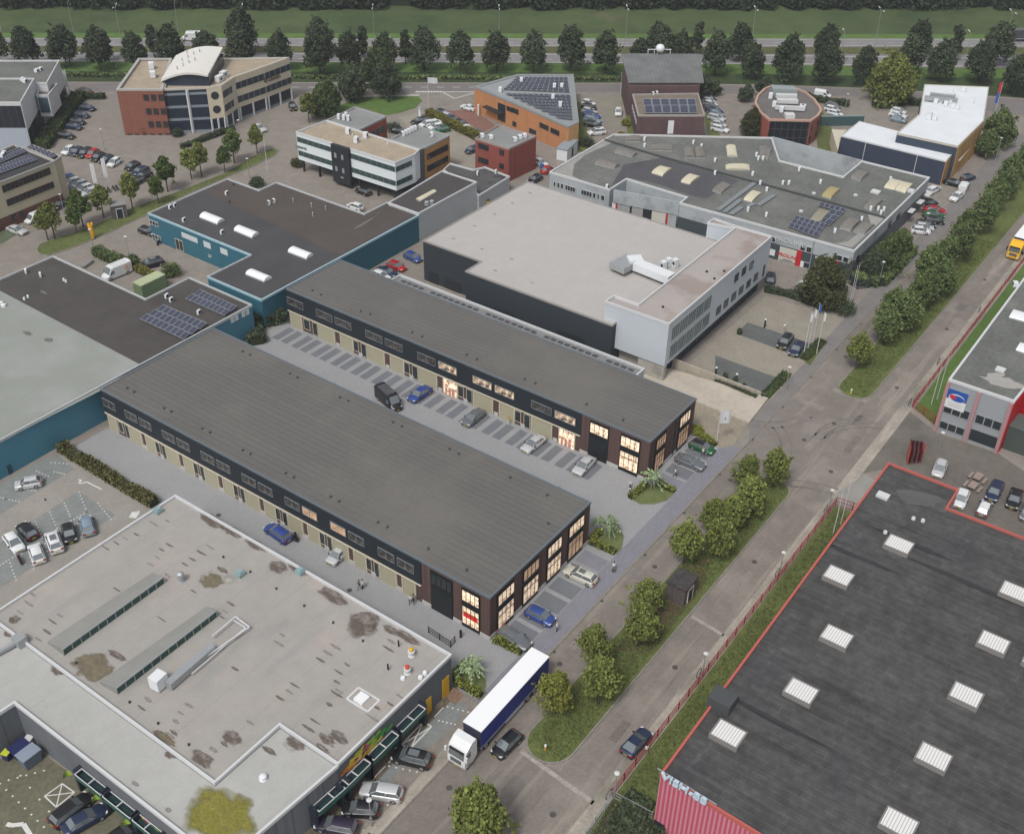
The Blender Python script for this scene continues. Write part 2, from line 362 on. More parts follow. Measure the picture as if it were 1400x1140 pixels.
for nm, y0, y1, yy0, yy1 in (('edge_line', 53.8, 54.2, 56, 56.4), ('edge_line', 62.6, 63.1, 65, 65.5), ('edge_line', 74.2, 74.8, 81.5, 82), ('edge_line', 85.2, 85.9, 99, 99.8)):
    zone('lane_marking', [(-400, y0-.8), (1400, y0+.5), (1800, yy0-1), (1800, yy1-1), (1400, y1+.5), (-400, y1-.8)] if y0 < 70 else [(-400, y0-2.5), (700, y0), (1050, y0+2), (1400, y0+6.4), (1400, y1+6.6), (1050, y1+2.1), (700, y1), (-400, y1-2.5)], mat('road_line', (.42, .42, .41), .8), .085)
b = MB()
for i in range(60):
    for yy in (58.6, 80):
        x = -60+i*26; k = (x/1400)**2*7 if yy > 70 else x/1400*1.2; p = g(x, yy+k); q = g(x+9, yy+k); b.seg(p, q, .25, .08, .085)
b.build('lane_marking', mat('road_line', (.42, .42, .41)), None, (0, 0, 0))['kind'] = 'structure'
zone('service_road', [(-300, 113), (850, 115), (1050, 118.5), (1200, 123), (1400, 137), (1700, 160), (1700, 180), (1400, 158), (1180, 132), (850, 126), (560, 126), (-300, 124)], mat('service_road_asphalt', (.165, .15, .148), .95, noise=[(.1, .08), (1, .07)]), .012)
# local streets: grid aligned with the buildings
zone('road', [(-120, -7.2), (230, -7.2), (230, -12), (-120, -12)], LANE, .012, px=False)
zone('road', [(-120, -18.2), (230, -17.9), (230, -22.7), (-120, -22.9)], mat('road_far_lane', (.195, .172, .153), .95, noise=[(.05, .10), (.5, .10), (4, .08)], brick=(45, .5, .25, .02, (.16, .14, .125), .08), blotch=[(.1, (.235, .21, .185), .5, .65), (.5, (.27, .24, .205), .54, .68, (.06, 1, 1)), (.9, (.14, .125, .11), .6, .72, (.05, 1, 1))]), .012, px=False)
zone('road', [(51.5, -12), (78.5, -12), (78.5, -17.9), (51.5, -17.9)], LANE, .008, px=False)
zone('road', [(-120, -12), (-11, -12), (-11, -18.2), (-120, -18.2)], LANE, .008, px=False)
zone('footway', [(-120, -22.9), (230, -22.7), (230, -24.5), (-120, -24.6)], FOOT, .02, px=False)
zone('footway', [(-60, -3.5), (-24, -6.0), (-8.7, -5.4), (-8.7, -7.3), (-60, -7.3)], FOOT, .024, px=False)
zone('footway', [(62, -5.2), (215, -2.0), (215, -6.6), (130, -7.1), (57, -7.3)], mat('worn_footway', (.175, .165, .16), .95, noise=[(.3, .15), (2, .1)]), .02, px=False)
def kerb(path, wd=.18, h=.12, name='kerb', closed=False):
    P = [Vector(p) for p in path]; b = MB()
    for i in range(len(P)-(0 if closed else 1)): b.seg(P[i], P[(i+1) % len(P)], wd, 0, h+.0007*(i % 2))
    o = b.build(name, KERB, None, (0, 0, 0)); o['kind'] = 'structure'
kerb([(-60, -7.3), (57, -7.3)]); kerb([(57, -7.3), (130, -7.1), (215, -6.6)]); kerb([(-120, -22.9), (31, -22.85)], h=.06); kerb([(84, -22.8), (230, -22.7)], h=.06)
def capsule(x0, x1, y0, y1, r0, r1, skew=0):
    P = []; ym = (y0+y1)/2
    for k in range(13):
        t = math.pi/2+math.pi*k/12; P.append((x0+r0+r0*math.cos(t)+skew*math.sin(t), ym+(y1-y0)/2*math.sin(t)))
    for k in range(13):
        t = -math.pi/2+math.pi*k/12; P.append((x1-r1+r1*math.cos(t), ym+(y1-y0)/2*math.sin(t)))
    return P
for x0, x1 in ((-11.2, 51.4), (78.6, 225)):
    P = capsule(x0, x1, -17.9, -12.2, 3.0, 3.0)
    zone('grass_island', P, GRASS, .10, px=False); kerb(P, .22, .14, closed=True)
# bare soil under the trees of the near island
zone('soil', [(8, -13.5), (20, -12.9), (27, -13.2), (31, -15), (24, -17), (10, -17.2)], mat('leaf_litter', (.085, .065, .035), .95, noise=[(.5, .3), (3, .3)], blotch=(.8, (.06, .075, .025), .48, .6)), .105, px=False)
# cobbled ramp strips across the lanes
STRIP = mat('cobble_strip', (.30, .27, .25), .95, noise=[(1, .3), (6, .3)])
zone('speed_ramp_edge', [(-11.6, -12.9), (-11.1, -12.9), (-11.9, -23.2), (-12.5, -23.2)], STRIP, .02, px=False)
zone('speed_ramp_edge', [(18.6, -18.3), (19.1, -18.3), (18.6, -23.1), (18.1, -23.1)], STRIP, .02, px=False)
zone('tar_patch', [(1164, 578), (1172, 569), (1180, 567), (1179, 573), (1168, 579)], mat('tar', (.10, .092, .088), .95, noise=[(1, .15)]), .02)
# new yard round the two business buildings
zone('yard', [(-8.5, 53), (-8.5, -4.4), (56, -4.4), (56, .5), (53, .5), (53, 76), (24, 76), (24, 74.5), (0, 74.5), (-7.2, 74.5)], NEWP, .02, px=False)
zone('walkway', [(-8.6, -4.4), (56.3, -4.4), (54.6, -7.0), (-8.6, -7.0)], PURP, .024, px=False)
for i in range(16):
    for k in range(2):
        y1 = 73.7-i*4.62-k*2.1
        if y1 < 8: continue
        zone('parking_bay', [(34.2, y1), (38.5, y1), (38.3, y1-1.5), (34.2, y1-1.5)], BAYM, .028, px=False)
for x in (1.6, 4.9, 8.2, 11.5, 14.8, 18.1): zone('parking_bay', [(x+.5, -.5), (x+3.1, -.5), (x+3.1, -4.3), (x+.5, -4.3)], BAYM if x < 18 else PURP, .028, px=False)
for x in (39.6, 42.6, 45.6, 48.6): zone('parking_bay', [(x+.4, -.5), (x+2.8, -.5), (x+2.8, -4.3), (x+.4, -4.3)], PURP if x < 41 else BAYM, .028, px=False)
for k in range(4): zone('parking_bay', [(-8.3, 71.6-k*6.2), (-6.9, 71.6-k*6.2), (-6.9, 66.0-k*6.2), (-8.3, 66.0-k*6.2)], BAYM, .028, px=False)
# planted corner beds
for P in ([(807, 744), (842.6, 758), (850, 750), (853, 735), (848, 722), (842, 718), (822, 727)], [(862, 682), (885, 664), (897, 661.5), (922, 675), (912, 684.3), (893.6, 689.6), (875, 689.5)], [(621, 924), (645, 905), (658, 915), (665.2, 931.4), (662.3, 952.7), (658, 955), (622, 933)]):
    zone('lawn', P, mat('lawn', (.12, .145, .055), .95, noise=[(.5, .2), (4, .2)]), .05); kerb([g(x, y).xy for x, y in P], .1, .09, closed=True)
# verge behind the red fence, lawns, office forecourt
zone('verge', [(-40, -24.7), (51, -24.3), (51, -32), (-40, -34)], GRASS, .03, px=False)
zone('soil', [(838, 1092), (895, 1122), (885, 1160), (800, 1160)], mat('dark_undergrowth_soil', (.05, .05, .03), .95, noise=[(1, .4)]), .035)
zone('verge', [(82, -24.8), (230, -24.5), (230, -31), (78, -31)], GRASSB, .03, px=False)
zone('side_yard', [(1165, 650), (1182, 638), (1240, 560), (1282, 592), (1365, 620), (1480, 700), (1480, 800), (1290, 690), (1215, 640)], mat('side_yard_paving', (.135, .122, .108), .95, noise=[(.15, .15), (1, .12), (4, .1)], blotch=(.1, (.09, .082, .075), .55, .7)), .01)
zone('slab', [(1183, 648), (1196, 657), (1170, 700), (1128, 690), (1141, 676)], mat('slab_concrete', (.25, .245, .225), .95, noise=[(.4, .15)]), .026)
zone('forecourt', [(935, 502), (1047, 405), (1160, 436), (1123, 490), (1065, 548), (1050, 545)], BEIGE, .012)
zone('dark_bay', [(976, 525), (978, 486), (1064, 517), (1040, 545)], mat('charcoal_paving', (.105, .11, .108), .95, noise=[(.4, .15), (3, .15)]), .02)
zone('dark_bay', [(1006, 456), (1022, 441), (1110, 470), (1092, 488)], mat('charcoal_paving', (.1, .1, .1)), .02)
zone('gravel_yard', [(945, 545), (1022, 578), (1002, 610), (985, 612), (952, 598), (930, 570)], mat('pebble_yard', (.25, .22, .17), .95, noise=[(.5, .15), (3, .3)]), .03)
zone('grass_patch', [(1095, 490), (1122, 466), (1130, 468), (1107, 500)], GRASS, .03)
zone('grass_patch', [(1040, 543), (1068, 512), (1080, 515), (1050, 547)], GRASS, .03)
zone('grass_patch', [(1163, 380), (1205, 392), (1250, 345), (1246, 322), (1195, 345)], GRASS, .03)
zone('red_parking', [(610, 152), (640, 150), (662, 160), (705, 195), (740, 215), (700, 215), (655, 192)], REDP, .012)
zone('beige_drive', [(545, 160), (600, 150), (660, 205), (650, 232), (600, 225)], BEIGE, .01)
zone('lawn', [(486, 134), (571, 132), (577, 138), (568, 148), (545, 155), (528, 158), (485, 145), (448, 162), (440, 158)], GRASSB, .05)
zone('path', [(505, 130.5), (575, 129.2), (572, 132), (488, 133.5)], CONC, .055)
zone('grass_verge', [(50, 342), (55, 334), (128, 309), (180, 285), (245, 262), (308, 237), (345, 215), (372, 203), (381, 206), (375, 213), (350, 226), (310, 243), (257, 266), (203, 293), (150, 318), (103, 338), (67, 350), (54, 348)], GRASS, .08)
kerb([g(x, y).xy for x, y in [(50, 342), (55, 334), (128, 309), (180, 285), (245, 262), (308, 237), (345, 215), (372, 203), (381, 206), (375, 213), (350, 226), (310, 243), (257, 266), (203, 293), (150, 318), (103, 338), (67, 350), (54, 348)]], .2, .13, closed=True)
zone('entrance_verge', [(-5, 302), (25, 320), (0, 335), (-40, 350), (-40, 300)], mat('mossy_paving', (.09, .115, .07), .95, noise=[(.5, .3)]), .02)
zone('grass_patch', [(72, 133), (100, 137), (60, 205), (45, 195)], GRASS, .03)
zone('grass_patch', [(788, 140), (798, 140), (806, 208), (790, 208)], GRASS, .03)
zone('grass_patch', [(855, 150), (862, 150), (872, 186), (858, 186)], GRASS, .03)
zone('grass_patch', [(963, 158), (969, 150), (985, 186), (968, 186)], GRASS, .03)
zone('red_strip', [(1116, 185), (1124, 150), (1138, 178), (1136, 212), (1118, 205)], GRASS, .03)
zone('beige_drive', [(812, 132), (850, 132), (858, 172), (838, 178)], mat('beige_drive_p', (.21, .195, .16), .95, noise=[(.3, .12)]), .01)
RPT = mat('road_repair', (.155, .137, .123), .95, noise=[(.6, .12), (4, .1)], brick=(0, .5, .25, .02, (.12, .105, .095), .1)); RPL = mat('road_repair_pale', (.225, .20, .178), .95, noise=[(.6, .12), (4, .1)], brick=(0, .5, .25, .02, (.19, .17, .15), .1))
for x0, y0, sx_, sy_, m_ in ((52, -11.5, 2.4, 3.2, RPT), (61, -16, 3.5, 1.2, RPL), (5, -9.4, 6, 1.0, RPL), (30, -9.9, 2.2, 1.6, RPT), (100, -9.2, 8, .9, RPT), (-17, -16, 2.6, 1.8, RPT), (26, -21.2, 5, .9, RPL), (118, -21, 3, 1.5, RPT), (64, -21, 5, 1.0, RPT), (72, -13, 1.4, 3.5, RPL), (-4, -21.0, 3.4, 1.1, RPT), (140, -20.6, 6, 1.0, RPL)):
    zone('road_repair', [(x0, y0), (x0+sx_, y0), (x0+sx_, y0+sy_), (x0, y0+sy_)], m_, .016, px=False)
def tyre(pts, m_=None):
    P = [Vector(p) for p in pts]; b = MB()
    for off in (-.75, .75):
        for i in range(len(P)-1):
            d = (P[i+1]-P[i]).normalized(); e = Vector((-d.y, d.x))*off; b.q([(*(P[i]+e-e.normalized()*.16), .022), (*(P[i+1]+e-e.normalized()*.16), .022), (*(P[i+1]+e+e.normalized()*.16), .022), (*(P[i]+e+e.normalized()*.16), .022)])
    o = b.build('tyre_track', mat('tyre_track', (.16, .142, .127), .95, noise=[(.4, .2), (3, .15)]), None, (0, 0, 0)); o['kind'] = 'structure'
for R_, cx_, cy_, a0, a1 in ((9, 66, -24.5, 30, 100), (12, 54, -2, -85, -30), (10.5, 64, -26, 20, 95), (8, 70, -3.5, 190, 262), (14, 40, -24.5, 5, 60)):
    tyre([(cx_+R_*math.cos(math.radians(a)), cy_+R_*math.sin(math.radians(a))) for a in range(a0, a1, 5)])
# manholes, gullies and drain covers
for i, (x, y) in enumerate(((-20, -9.5), (2, -9.2), (24, -9.8), (47, -9.4), (63, -14), (90, -9.7), (112, -9.3), (-16, -20.5), (10, -20.8), (33, -20.2), (58, -20.6), (86, -20.3), (110, -20.7), (133, -20.4), (30, 10), (30, 32), (30, 55), (-4, 20), (-4, 45), (20, -5.8), (70, -16))):
    b = MB(); b.tube((x, y, .02), (x, y, .045), .36, n=14); o = b.build('manhole_cover', mat('cast_iron', (.07, .065, .06), .7, noise=(4, .2)), None, (0, 0, 0)); o['kind'] = 'structure'
for i in range(14):
    for yy in (-7.55, -12.35): b = MB(); x = -8+i*11; b.box(x, yy-.2, .02, x+.45, yy+.15, .04); o = b.build('road_gully', mat('cast_iron', (.07, .065, .06)), None, (0, 0, 0)); o['kind'] = 'structure'
# give-way markings
WL_ = mat('white_marking', (.55, .55, .53), .8, noise=[(3, .15)])
def pline(pts, wd, z=.03, m_=WL_, name='road_marking', closed=False):
    P = [g(x, y).xy for x, y in pts]; b = MB()
    for i in range(len(P)-(0 if closed else 1)): b.seg(P[i], P[(i+1) % len(P)], wd, z-.004, z+.0005*(i % 3))
    o = b.build(name, m_, None, (0, 0, 0)); o['kind'] = 'structure'
pline([(604, 126), (653, 126)], .35); pline([(604, 126), (621, 135), (653, 126.5)], .3)
b = MB()
for i in range(9): p = g(570+i*4, 125.8); b.obox(p, .2, .9, .6, .02, .03)
for i in range(14): p = g(360+i*22, 119.6); b.obox(p, -.9, 2.0, .25, .015, .02)
b.build('road_marking', WL_, None, (0, 0, 0))['kind'] = 'structure'
# left car park
zone('car_park', [(0, 675), (70, 630), (102, 612), (215, 698), (0, 833), (-80, 885), (-80, 720)], mat('car_park_paving', (.27, .25, .225), .92, noise=[(.2, .1), (2, .08)], brick=(0, .6, .3, .03, (.2, .19, .17), .05)), .01)
for P in ([(-60, 705), (0, 662), (62, 625), (80, 623), (102, 641), (0, 703), (-60, 742)], [(107, 672), (158, 704), (0, 803), (-60, 842), (-60, 775), (0, 741)]): zone('parking_bay', P, CARP, .016)
def dots(segs, m_=None):
    b = MB()
    for (a, c, n) in segs:
        for i in range(n+1):
            p = g(a[0]+(c[0]-a[0])*i/n, a[1]+(c[1]-a[1])*i/n); b.obox(p, 0, .2, .2, .016, .024)
    o = b.build('bay_markers', WL_, None, (0, 0, 0)); o['kind'] = 'structure'
dots([((108, 673), (119, 700), 6), ((134, 688), (152, 710), 6), ((88, 688), (96, 706), 5), ((68, 700), (78, 722), 5), ((48, 713), (60, 738), 6), ((18, 730), (30, 756), 5), ((119, 700), (97, 712), 5), ((0, 773), (30, 754), 7), ((60, 738), (68, 764), 5), ((38, 750), (46, 778), 5), ((12, 765), (22, 793), 6), ((106, 715), (88, 728), 5), ((126, 722), (106, 738), 4), ((30, 668), (48, 671), 4), ((50, 644), (66, 651), 4), ((74, 645), (88, 648), 4), ((8, 682), (26, 686), 4), ((70, 632), (92, 634), 4), ((0, 680), (8, 682), 2)])
pline([(106, 657), (110, 661), (119, 659), (139, 669)], .22); pline([(106, 657), (112, 657)], .5); pline([(181, 708), (186, 700)], 1.1); pline([(186, 700), (191, 699)], .3)
# bays in front of the grocery, crossed box, courtyard
zone('parking_bay', [(468, 1080), (600, 945), (640, 965), (612, 1000), (560, 1040), (440, 1160), (380, 1160)], CARP, .016)
zone('grocery_strip', [(470, 1070), (622, 935), (628, 945), (440, 1150), (390, 1150)], mat('weedy_strip', (.12, .10, .075), .95, noise=[(.6, .3), (3, .3)]), .02)
zone('courtyard', [(30, 1010), (300, 1200), (100, 1300), (-120, 1150)], mat('mossy_courtyard', (.12, .115, .08), .95, noise=[(.3, .2), (2, .25)], blotch=(.2, (.075, .07, .05), .55, .72)), .016)
pline([(549, 1018), (579, 986), (590, 993), (562, 1022), (549, 1018)], .18, .034); pline([(549, 1018), (590, 993)], .14, .038); pline([(579, 986), (562, 1022)], .14, .042)
pline([(61, 1088), (85, 1071), (102, 1083), (77, 1103), (61, 1088)], .15, .034); pline([(61, 1088), (102, 1083)], .12, .038); pline([(85, 1071), (77, 1103)], .12, .042)
dots([((600, 985), (622, 990), 4), ((612, 966), (640, 973), 4), ((532, 1047), (570, 1055), 4), ((520, 1085), (530, 1100), 1), ((490, 1131), (505, 1139), 2), ((0, 1071), (60, 1130), 7), ((12, 1066), (60, 1053), 4), ((28, 1060), (80, 1125), 4)])
pline([(512, 1062), (527, 1047)], .12); pline([(531, 1043), (537, 1036)], .12); pline([(594, 980), (606, 967)], .12)
pline([(9, 1126), (16, 1128), (32, 1126), (42, 1142)], .5); zone('dark_mat', [(608, 950), (620, 938), (634, 950), (622, 964)], mat('russet_mat', (.2, .13, .09), .95, noise=[(3, .3)]), .03)
# far wood: one lumpy leafy mass on the horizon side of the field
LEAF = {}
def leafmat(name, rgb, rand=.45): return mat(name, rgb, .8, rand=rand, noise=[(.5, .18)], spec=.15)
def leaves(P, size, rng_, flat=0):
    n = len(P); a = rng_.normal(size=(n, 3)); a /= np.linalg.norm(a, axis=1)[:, None]
    t = rng_.normal(size=(n, 3)); t -= (t*a).sum(1)[:, None]*a; t /= np.linalg.norm(t, axis=1)[:, None]; bb = np.cross(a, t)
    s = size*rng_.uniform(.6, 1.3, (n, 1)); V = np.stack([P-t*s*.5-bb*s*.5, P+t*s*.5-bb*s*.35, P+t*s*.4+bb*s*.5, P-t*s*.5+bb*s*.4], 1).reshape(-1, 3)
    return V
def leafobj(name, V, m_, parent=None, loc=(0, 0, 0), extra=None, mats=None):
    me = bpy.data.meshes.new(name); n = len(V)//4
    me.vertices.add(len(V)); me.vertices.foreach_set('co', V.astype(np.float32).ravel()); me.loops.add(n*4); me.polygons.add(n)
    me.loops.foreach_set('vertex_index', np.arange(n*4, dtype=np.int32)); me.polygons.foreach_set('loop_start', np.arange(n, dtype=np.int32)*4)
    me.materials.append(m_); me.update(calc_edges=True); me.validate()
    o = bpy.data.objects.new(name, me); COL.objects.link(o); o.parent = parent; o.location = loc; return o
rg = np.random.default_rng(3)
def far_wood():
    Vs = []
    for i in range(1500):
        px = rg.uniform(-450, 1850); row = rg.uniform(0, 1)**1.5; py = 12.8-row*75+px*.0005
        c = g(px, py); hgt = rg.uniform(3, 6)+row*7; r = rg.uniform(1.6, 3.4)
        n = int(110 if row < .35 else 50); u = rg.normal(size=(n, 3)); u /= np.linalg.norm(u, axis=1)[:, None]
        P = np.array([c.x, c.y, hgt*.5])+u*np.array([r, r, hgt*.5]); Vs.append(leaves(P, .9, rg))
    return np.concatenate(Vs)
wood = leafobj('distant_wood', far_wood(), mat('far_foliage', (.032, .042, .026), .9, rand=.3, noise=[(.03, .3), (.2, .15)], spec=.05)); wood['kind'] = 'stuff'
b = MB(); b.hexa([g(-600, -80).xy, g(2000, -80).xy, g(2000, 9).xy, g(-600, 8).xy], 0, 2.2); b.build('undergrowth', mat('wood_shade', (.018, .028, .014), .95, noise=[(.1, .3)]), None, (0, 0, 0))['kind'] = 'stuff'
# ================================================================ BUILDINGS
def Zc(L, ox, oy, k): return [(ox+x/k, oy+y/k) for x, y in L]
BRKD = mat('dark_brown_brick', (.095, .058, .052), .9, noise=[(3, .15)], brick=(0, .5, .12, .012, (.06, .045, .042), .2))
NAVY = mat('dark_cladding', (.018, .024, .030), .6, stripes=((1, 1, 0), .3, .06, (.01, .013, .016), .7))
ROLL = mat('beige_roller_door', (.36, .34, .245), .6, stripes=((0, 0, 1), .25, .12, (.28, .265, .19), .6))
PLIN = mat('concrete_plinth', (.42, .42, .41), .85, noise=(2, .1))
CREAM = mat('cream_frame', (.55, .50, .40), .6)
LITW = mat('lit_shop_window', (.85, .66, .48), .4, noise=[(.6, .35), (2.4, .5)], blotch=[(1.3, (.30, .17, .10), .52, .62)], emit=.42)
LITD = mat('softly_lit_window', (.34, .22, .14), .3, noise=[(.7, .5), (2.5, .5)], emit=.45)
SEAMR = mat('new_grey_roof', (.116, .111, .104), .85, noise=[(.1, .05), (2, .06)], brick=(90, 60, .98, .045, (.066, .063, .059), .04), blotch=[(.05, (.128, .122, .113), .5, .68)])
BLUEG = mat('blue_grey_trim', (.115, .14, .16), .5)
OFFG = mat('office_window_glass', (.035, .034, .032), .15, blotch=(1.4, (.12, .10, .085), .5, .62), stripes=((0, 1, 0), .75, .1, (.015, .016, .018), .9), spec=.6)
def unit(name, label, x0, x1, y0, y1, mods, per, brick_y, front, street, lit_up, vents_px, lit_roll=()):
    b = Bld(name, label, 'building', None, 7.4, BRKD, SEAMR, BLUEG, rimw=.2, world=[(x0, y0), (x1, y0), (x1, y1), (x0, y1)], drop=.12, rimdrop=.3)
    S = lambda y: y1-y
    b.panel(3, S(y1), S(brick_y), 3.2, 7.18, NAVY, 'upper_cladding', .05, .14); b.panel(2, 0, x1-x0, 3.2, 7.18, NAVY, 'upper_cladding', .05, .14)
    b.panel(1, 12, y1-y0, 3.2, 7.18, NAVY, 'upper_cladding', .05, .14)
    b.panel(3, S(y1), S(brick_y), 3.06, 3.2, CREAM, 'string_course', .12, .3)
    k_ = per/8.46; gw = mat('ground_floor_brick', (.115, .08, .068), .9, brick=(0, .5, .12, .012, (.08, .06, .05), .2))
    def roller(a, c, lit=False):
        r = b.panel(3, S(a), S(c), 0.02, 2.95, LITW if lit else ROLL, 'roller_door', .05, .08)  # lit: an open garage, its inside light put into a glowing panel
        p, d, nn, L = b.frame(3)
        for s in (S(a), S(c)): q = MB(); e = p+d*s+nn*.08; q.obox(e, 0, .2, .14, 0, 3.05); q.build('door_frame', CREAM, r)
        if lit:
            q = MB()
            for t in (.2, .45, .7): e = p+d*(S(a)+(S(c)-S(a))*t)+nn*.12; q.obox(e, 0, .06, .3+.3*t, .02, 1.2+t*.6)
            q.build('display_stand', mat('display_colours', (.5, .25, .2), .6, noise=[(3, .8)]), r)
    for k in range(mods):
        Y = (y1-5.3-(.0 if per < 10 else 1.8))-per*k; w2 = 2.8*k_
        if Y-3.1*k_ < brick_y+.1: break
        for j, (a, c) in enumerate(((Y-.1, Y-.1-w2), (Y-.1-w2-.45*k_, Y-.1-2*w2-.45*k_))):
            if c < brick_y+.2: continue
            lit = (k, j) in lit_up
            b.window(3, S(a), S(c), 5.9, 1.35, 2, mat('window_surround', (.17, .19, .21), .5), (LITTOPM if (k, j) in LITTOP else LITD) if lit else OFFG, off=.15)
        roller(Y-.2, Y-3.0*k_)
        if Y-6*k_ > brick_y: roller(Y-4.0*k_, Y-6.0*k_-.2, (k, 1) in lit_roll)
        b.window(3, S(Y+.95*k_), S(Y+.05), 2.8, 2.6, 1, CREAM, GLASS, 'entrance_door')
        if Y-7.3*k_ > brick_y: b.window(3, S(Y-6.2*k_), S(Y-7.1*k_), 2.75, 2.1, 1, CREAM, GLASS)
        for yy in (Y-3.5*k_, Y-7.4*k_): 
            if yy > brick_y: b.panel(3, S(yy+.4), S(yy-.4), 0.0, .65, PLIN, 'plinth', .1, .16)
    Y = y1-.15; b.window(3, S(Y), S(Y-2.9*k_), 5.9, 1.35, 2, mat('window_surround', (.17, .19, .21), .5), OFFG, off=.15); roller(Y-.3, Y-2.3*k_)
    b.window(3, S(Y-2.6*k_), S(Y-3.7*k_), 2.75, 2.1, 1, CREAM, GLASS)
    Bk = mat('black_window_frame', (.012, .014, .016), .4)
    def bay(i, s0, s1, up, low):
        b.panel(i, s0, s1, 0.05, 6.75, Bk, 'bay_surround', .02, .06)
        loc, rz = None, None
        if up is not None: b.window(i, s0+.12, s1-.12, 6.55, 1.95, 4, Bk, up, off=.08)
        if low is not None:
            b.window(i, s0+.12, s1-.12, 3.75, 3.1, 4, Bk, low, off=.08)
            p, d, nn, L = b.frame(i); a = p+d*(s0+.12)+nn*.1; c = p+d*(s1-.12)+nn*.1; b.root; MB().seg(a, c, .05, 2.72, 2.82).build('transom', Bk, b.root)
        else: b.panel(i, s0+.1, s1-.1, .05, 3.9, mat('black_sectional_door', (.014, .018, .02), .5, stripes=((0, 0, 1), .5, .05, (.03, .035, .04), .8)), 'sectional_door', .08, .06)
        MB_ = None
    for (a, c, up, low) in front: bay(3, S(a), S(c), up, low)
    for (a, c, up, low) in street: bay(0, a-x0, c-x0, up, low)
    pr = [(S(brick_y), S(front[0][0])), (S(front[0][1]), S(front[1][0])), (S(front[1][1]), S(y0))]
    for a, c in pr: b.panel(3, a, c-.01, 0, .6, PLIN, 'plinth', .03, .08)
    xs = [x0]+[v for s in street for v in s[:2]]+[x1]
    for k in range(0, len(xs), 2): b.panel(0, xs[k]-x0, xs[k+1]-x0, 0, .6, PLIN, 'plinth', .03, .08)
    b.vents(vents_px, .13, .3, mat('vent_cowl', (.10, .10, .10), .3, metal=.5))
    return b
LITTOP = set(); LITTOPM = mat('dim_lit_office', (.60, .44, .30), .3, noise=[(.9, .4)], blotch=(1.1, (.06, .05, .045), .42, .6), stripes=((0, 1, 0), .75, .08, (.02, .02, .02), .9), emit=.4)
A = unit('business_unit_building', 'nearer and wider of two long dark grey roofed buildings with lit brick ends', 0, 22.55, 0, 74.2, 8, 8.46, 10.9,
    [(9.4, 5.8, GLASS, None), (4.4, 1.5, LITW, LITW)], [(1.4, 5.0, LITW, LITW), (6.8, 10.4, LITD, LITW), (12.2, 15.6, LITW, LITW), (17.2, 21.0, LITW, LITD)], {(4, 1), (5, 0)},
    Zc([(660, 572), (696, 590), (851, 674), (888, 692), (1050, 780), (1090, 800), (1260, 892), (1300, 912), (1260, 380), (1298, 397)], 0, 380, 3.8)
    + Zc([(153, 175), (196, 197), (387, 298), (432, 322), (633, 430), (681, 455), (894, 567), (1095, 677), (1005, 50), (1053, 75), (1320, 198)], 350, 600, 3.8)
    + Zc([(175, 722), (214, 742), (435, 846), (478, 865), (711, 975), (757, 997)], 350, 320, 3.8)+[(748, 676), (749.5, 715)])
LITTOP = {(3, 0), (3, 1), (2, 1), (4, 1)}
B = unit('business_unit_building', 'farther and narrower of two long dark grey roofed buildings with lit brick ends', 39.2, 52.95, .45, 74.2, 5, 11.4, 12.3,
    [(10.8, 7.4, LITW, None), (5.4, 2.0, LITW, LITW)], [(40.9, 43.9, LITD, LITD), (47.9, 51.3, LITW, LITD)], {(2, 1), (3, 0), (3, 1), (4, 1)},
    Zc([(293, 292), (337, 313), (544, 399), (592, 415), (811, 508), (862, 530), (1094, 625), (1147, 648)], 350, 320, 3.8)+Zc([(66, 674), (121, 697), (387, 806), (577, 887)], 700, 340, 3.8), {(2, 1), (4, 1)})
B.panel(0, 7.5, 7.8, .1, 7.1, DARK, 'downpipe_recess', .03, .08)
# red panel for the car in the lower corner window, its glow added
o = A.panel(3, 74.2-4.1, 74.2-1.8, 1.9, 2.7, mat('glowing_red_car', (.5, .02, .015), .5, emit=.3), 'red_car_panel', .12, .02)
# low annex with louvres behind unit B
X = Bld('rear_annex', 'narrow white edged flat roof strip with dark louvres running behind the farther grey roof', 'annex', None, 5.2, mat('annex_wall', (.5, .5, .5), .8), mat('annex_roof', (.19, .19, .195), .9, noise=(1, .15)), TRIM, world=[(53.1, 12.6), (58.4, 12.6), (58.4, 64.6), (53.1, 64.6)], drop=.5)
for k in range(36):
    y = 14+k*1.38
    if k % 9 != 4: b = MB(); b.box(57.0, y, X.zr, 57.6, y+.95, X.zr+.1); b.build('louvre', mat('louvre_grey', (.06, .063, .068), .6), X.root)

# --- grocery store, front left
GB = mat('grey_painted_brick', (.125, .135, .15), .85, noise=[(.3, .08)], brick=(0, .5, .14, .01, (.09, .1, .11), .1))
PALE = mat('pale_grey_bitumen', (.30, .285, .265), .9, noise=[(.08, .05), (.6, .06), (4, .06)], stripes=[((0, 1, 0), 5.2, .012, (.23, .22, .205), .8), ((1, 0, 0), 1.05, .02, (.27, .255, .24), .6)], blotch=[(.12, (.335, .30, .275), .5, .7), (.3, (.27, .265, .25), .55, .7, (.3, 1, 1))])
C1 = Bld('grocery_store', 'large pale grey flat roofed store with streaky stains, two raised roof lights and green awnings', 'store', [(238, 676), (619, 894), (461, 1043), (382, 990), (293, 1070), (-14, 842)], 6.1, GB, PALE, TRIM, rimw=.22, snap=True)
P0 = C1.P
C2w = [P0[5].copy(), P0[4].copy(), P0[3].copy(), P0[2].copy(), g(303.6, 1182, 5.9).xy, g(19.3, 960.3, 5.9).xy, g(-80, 1025, 5.9).xy, g(-160, 955, 5.9).xy]
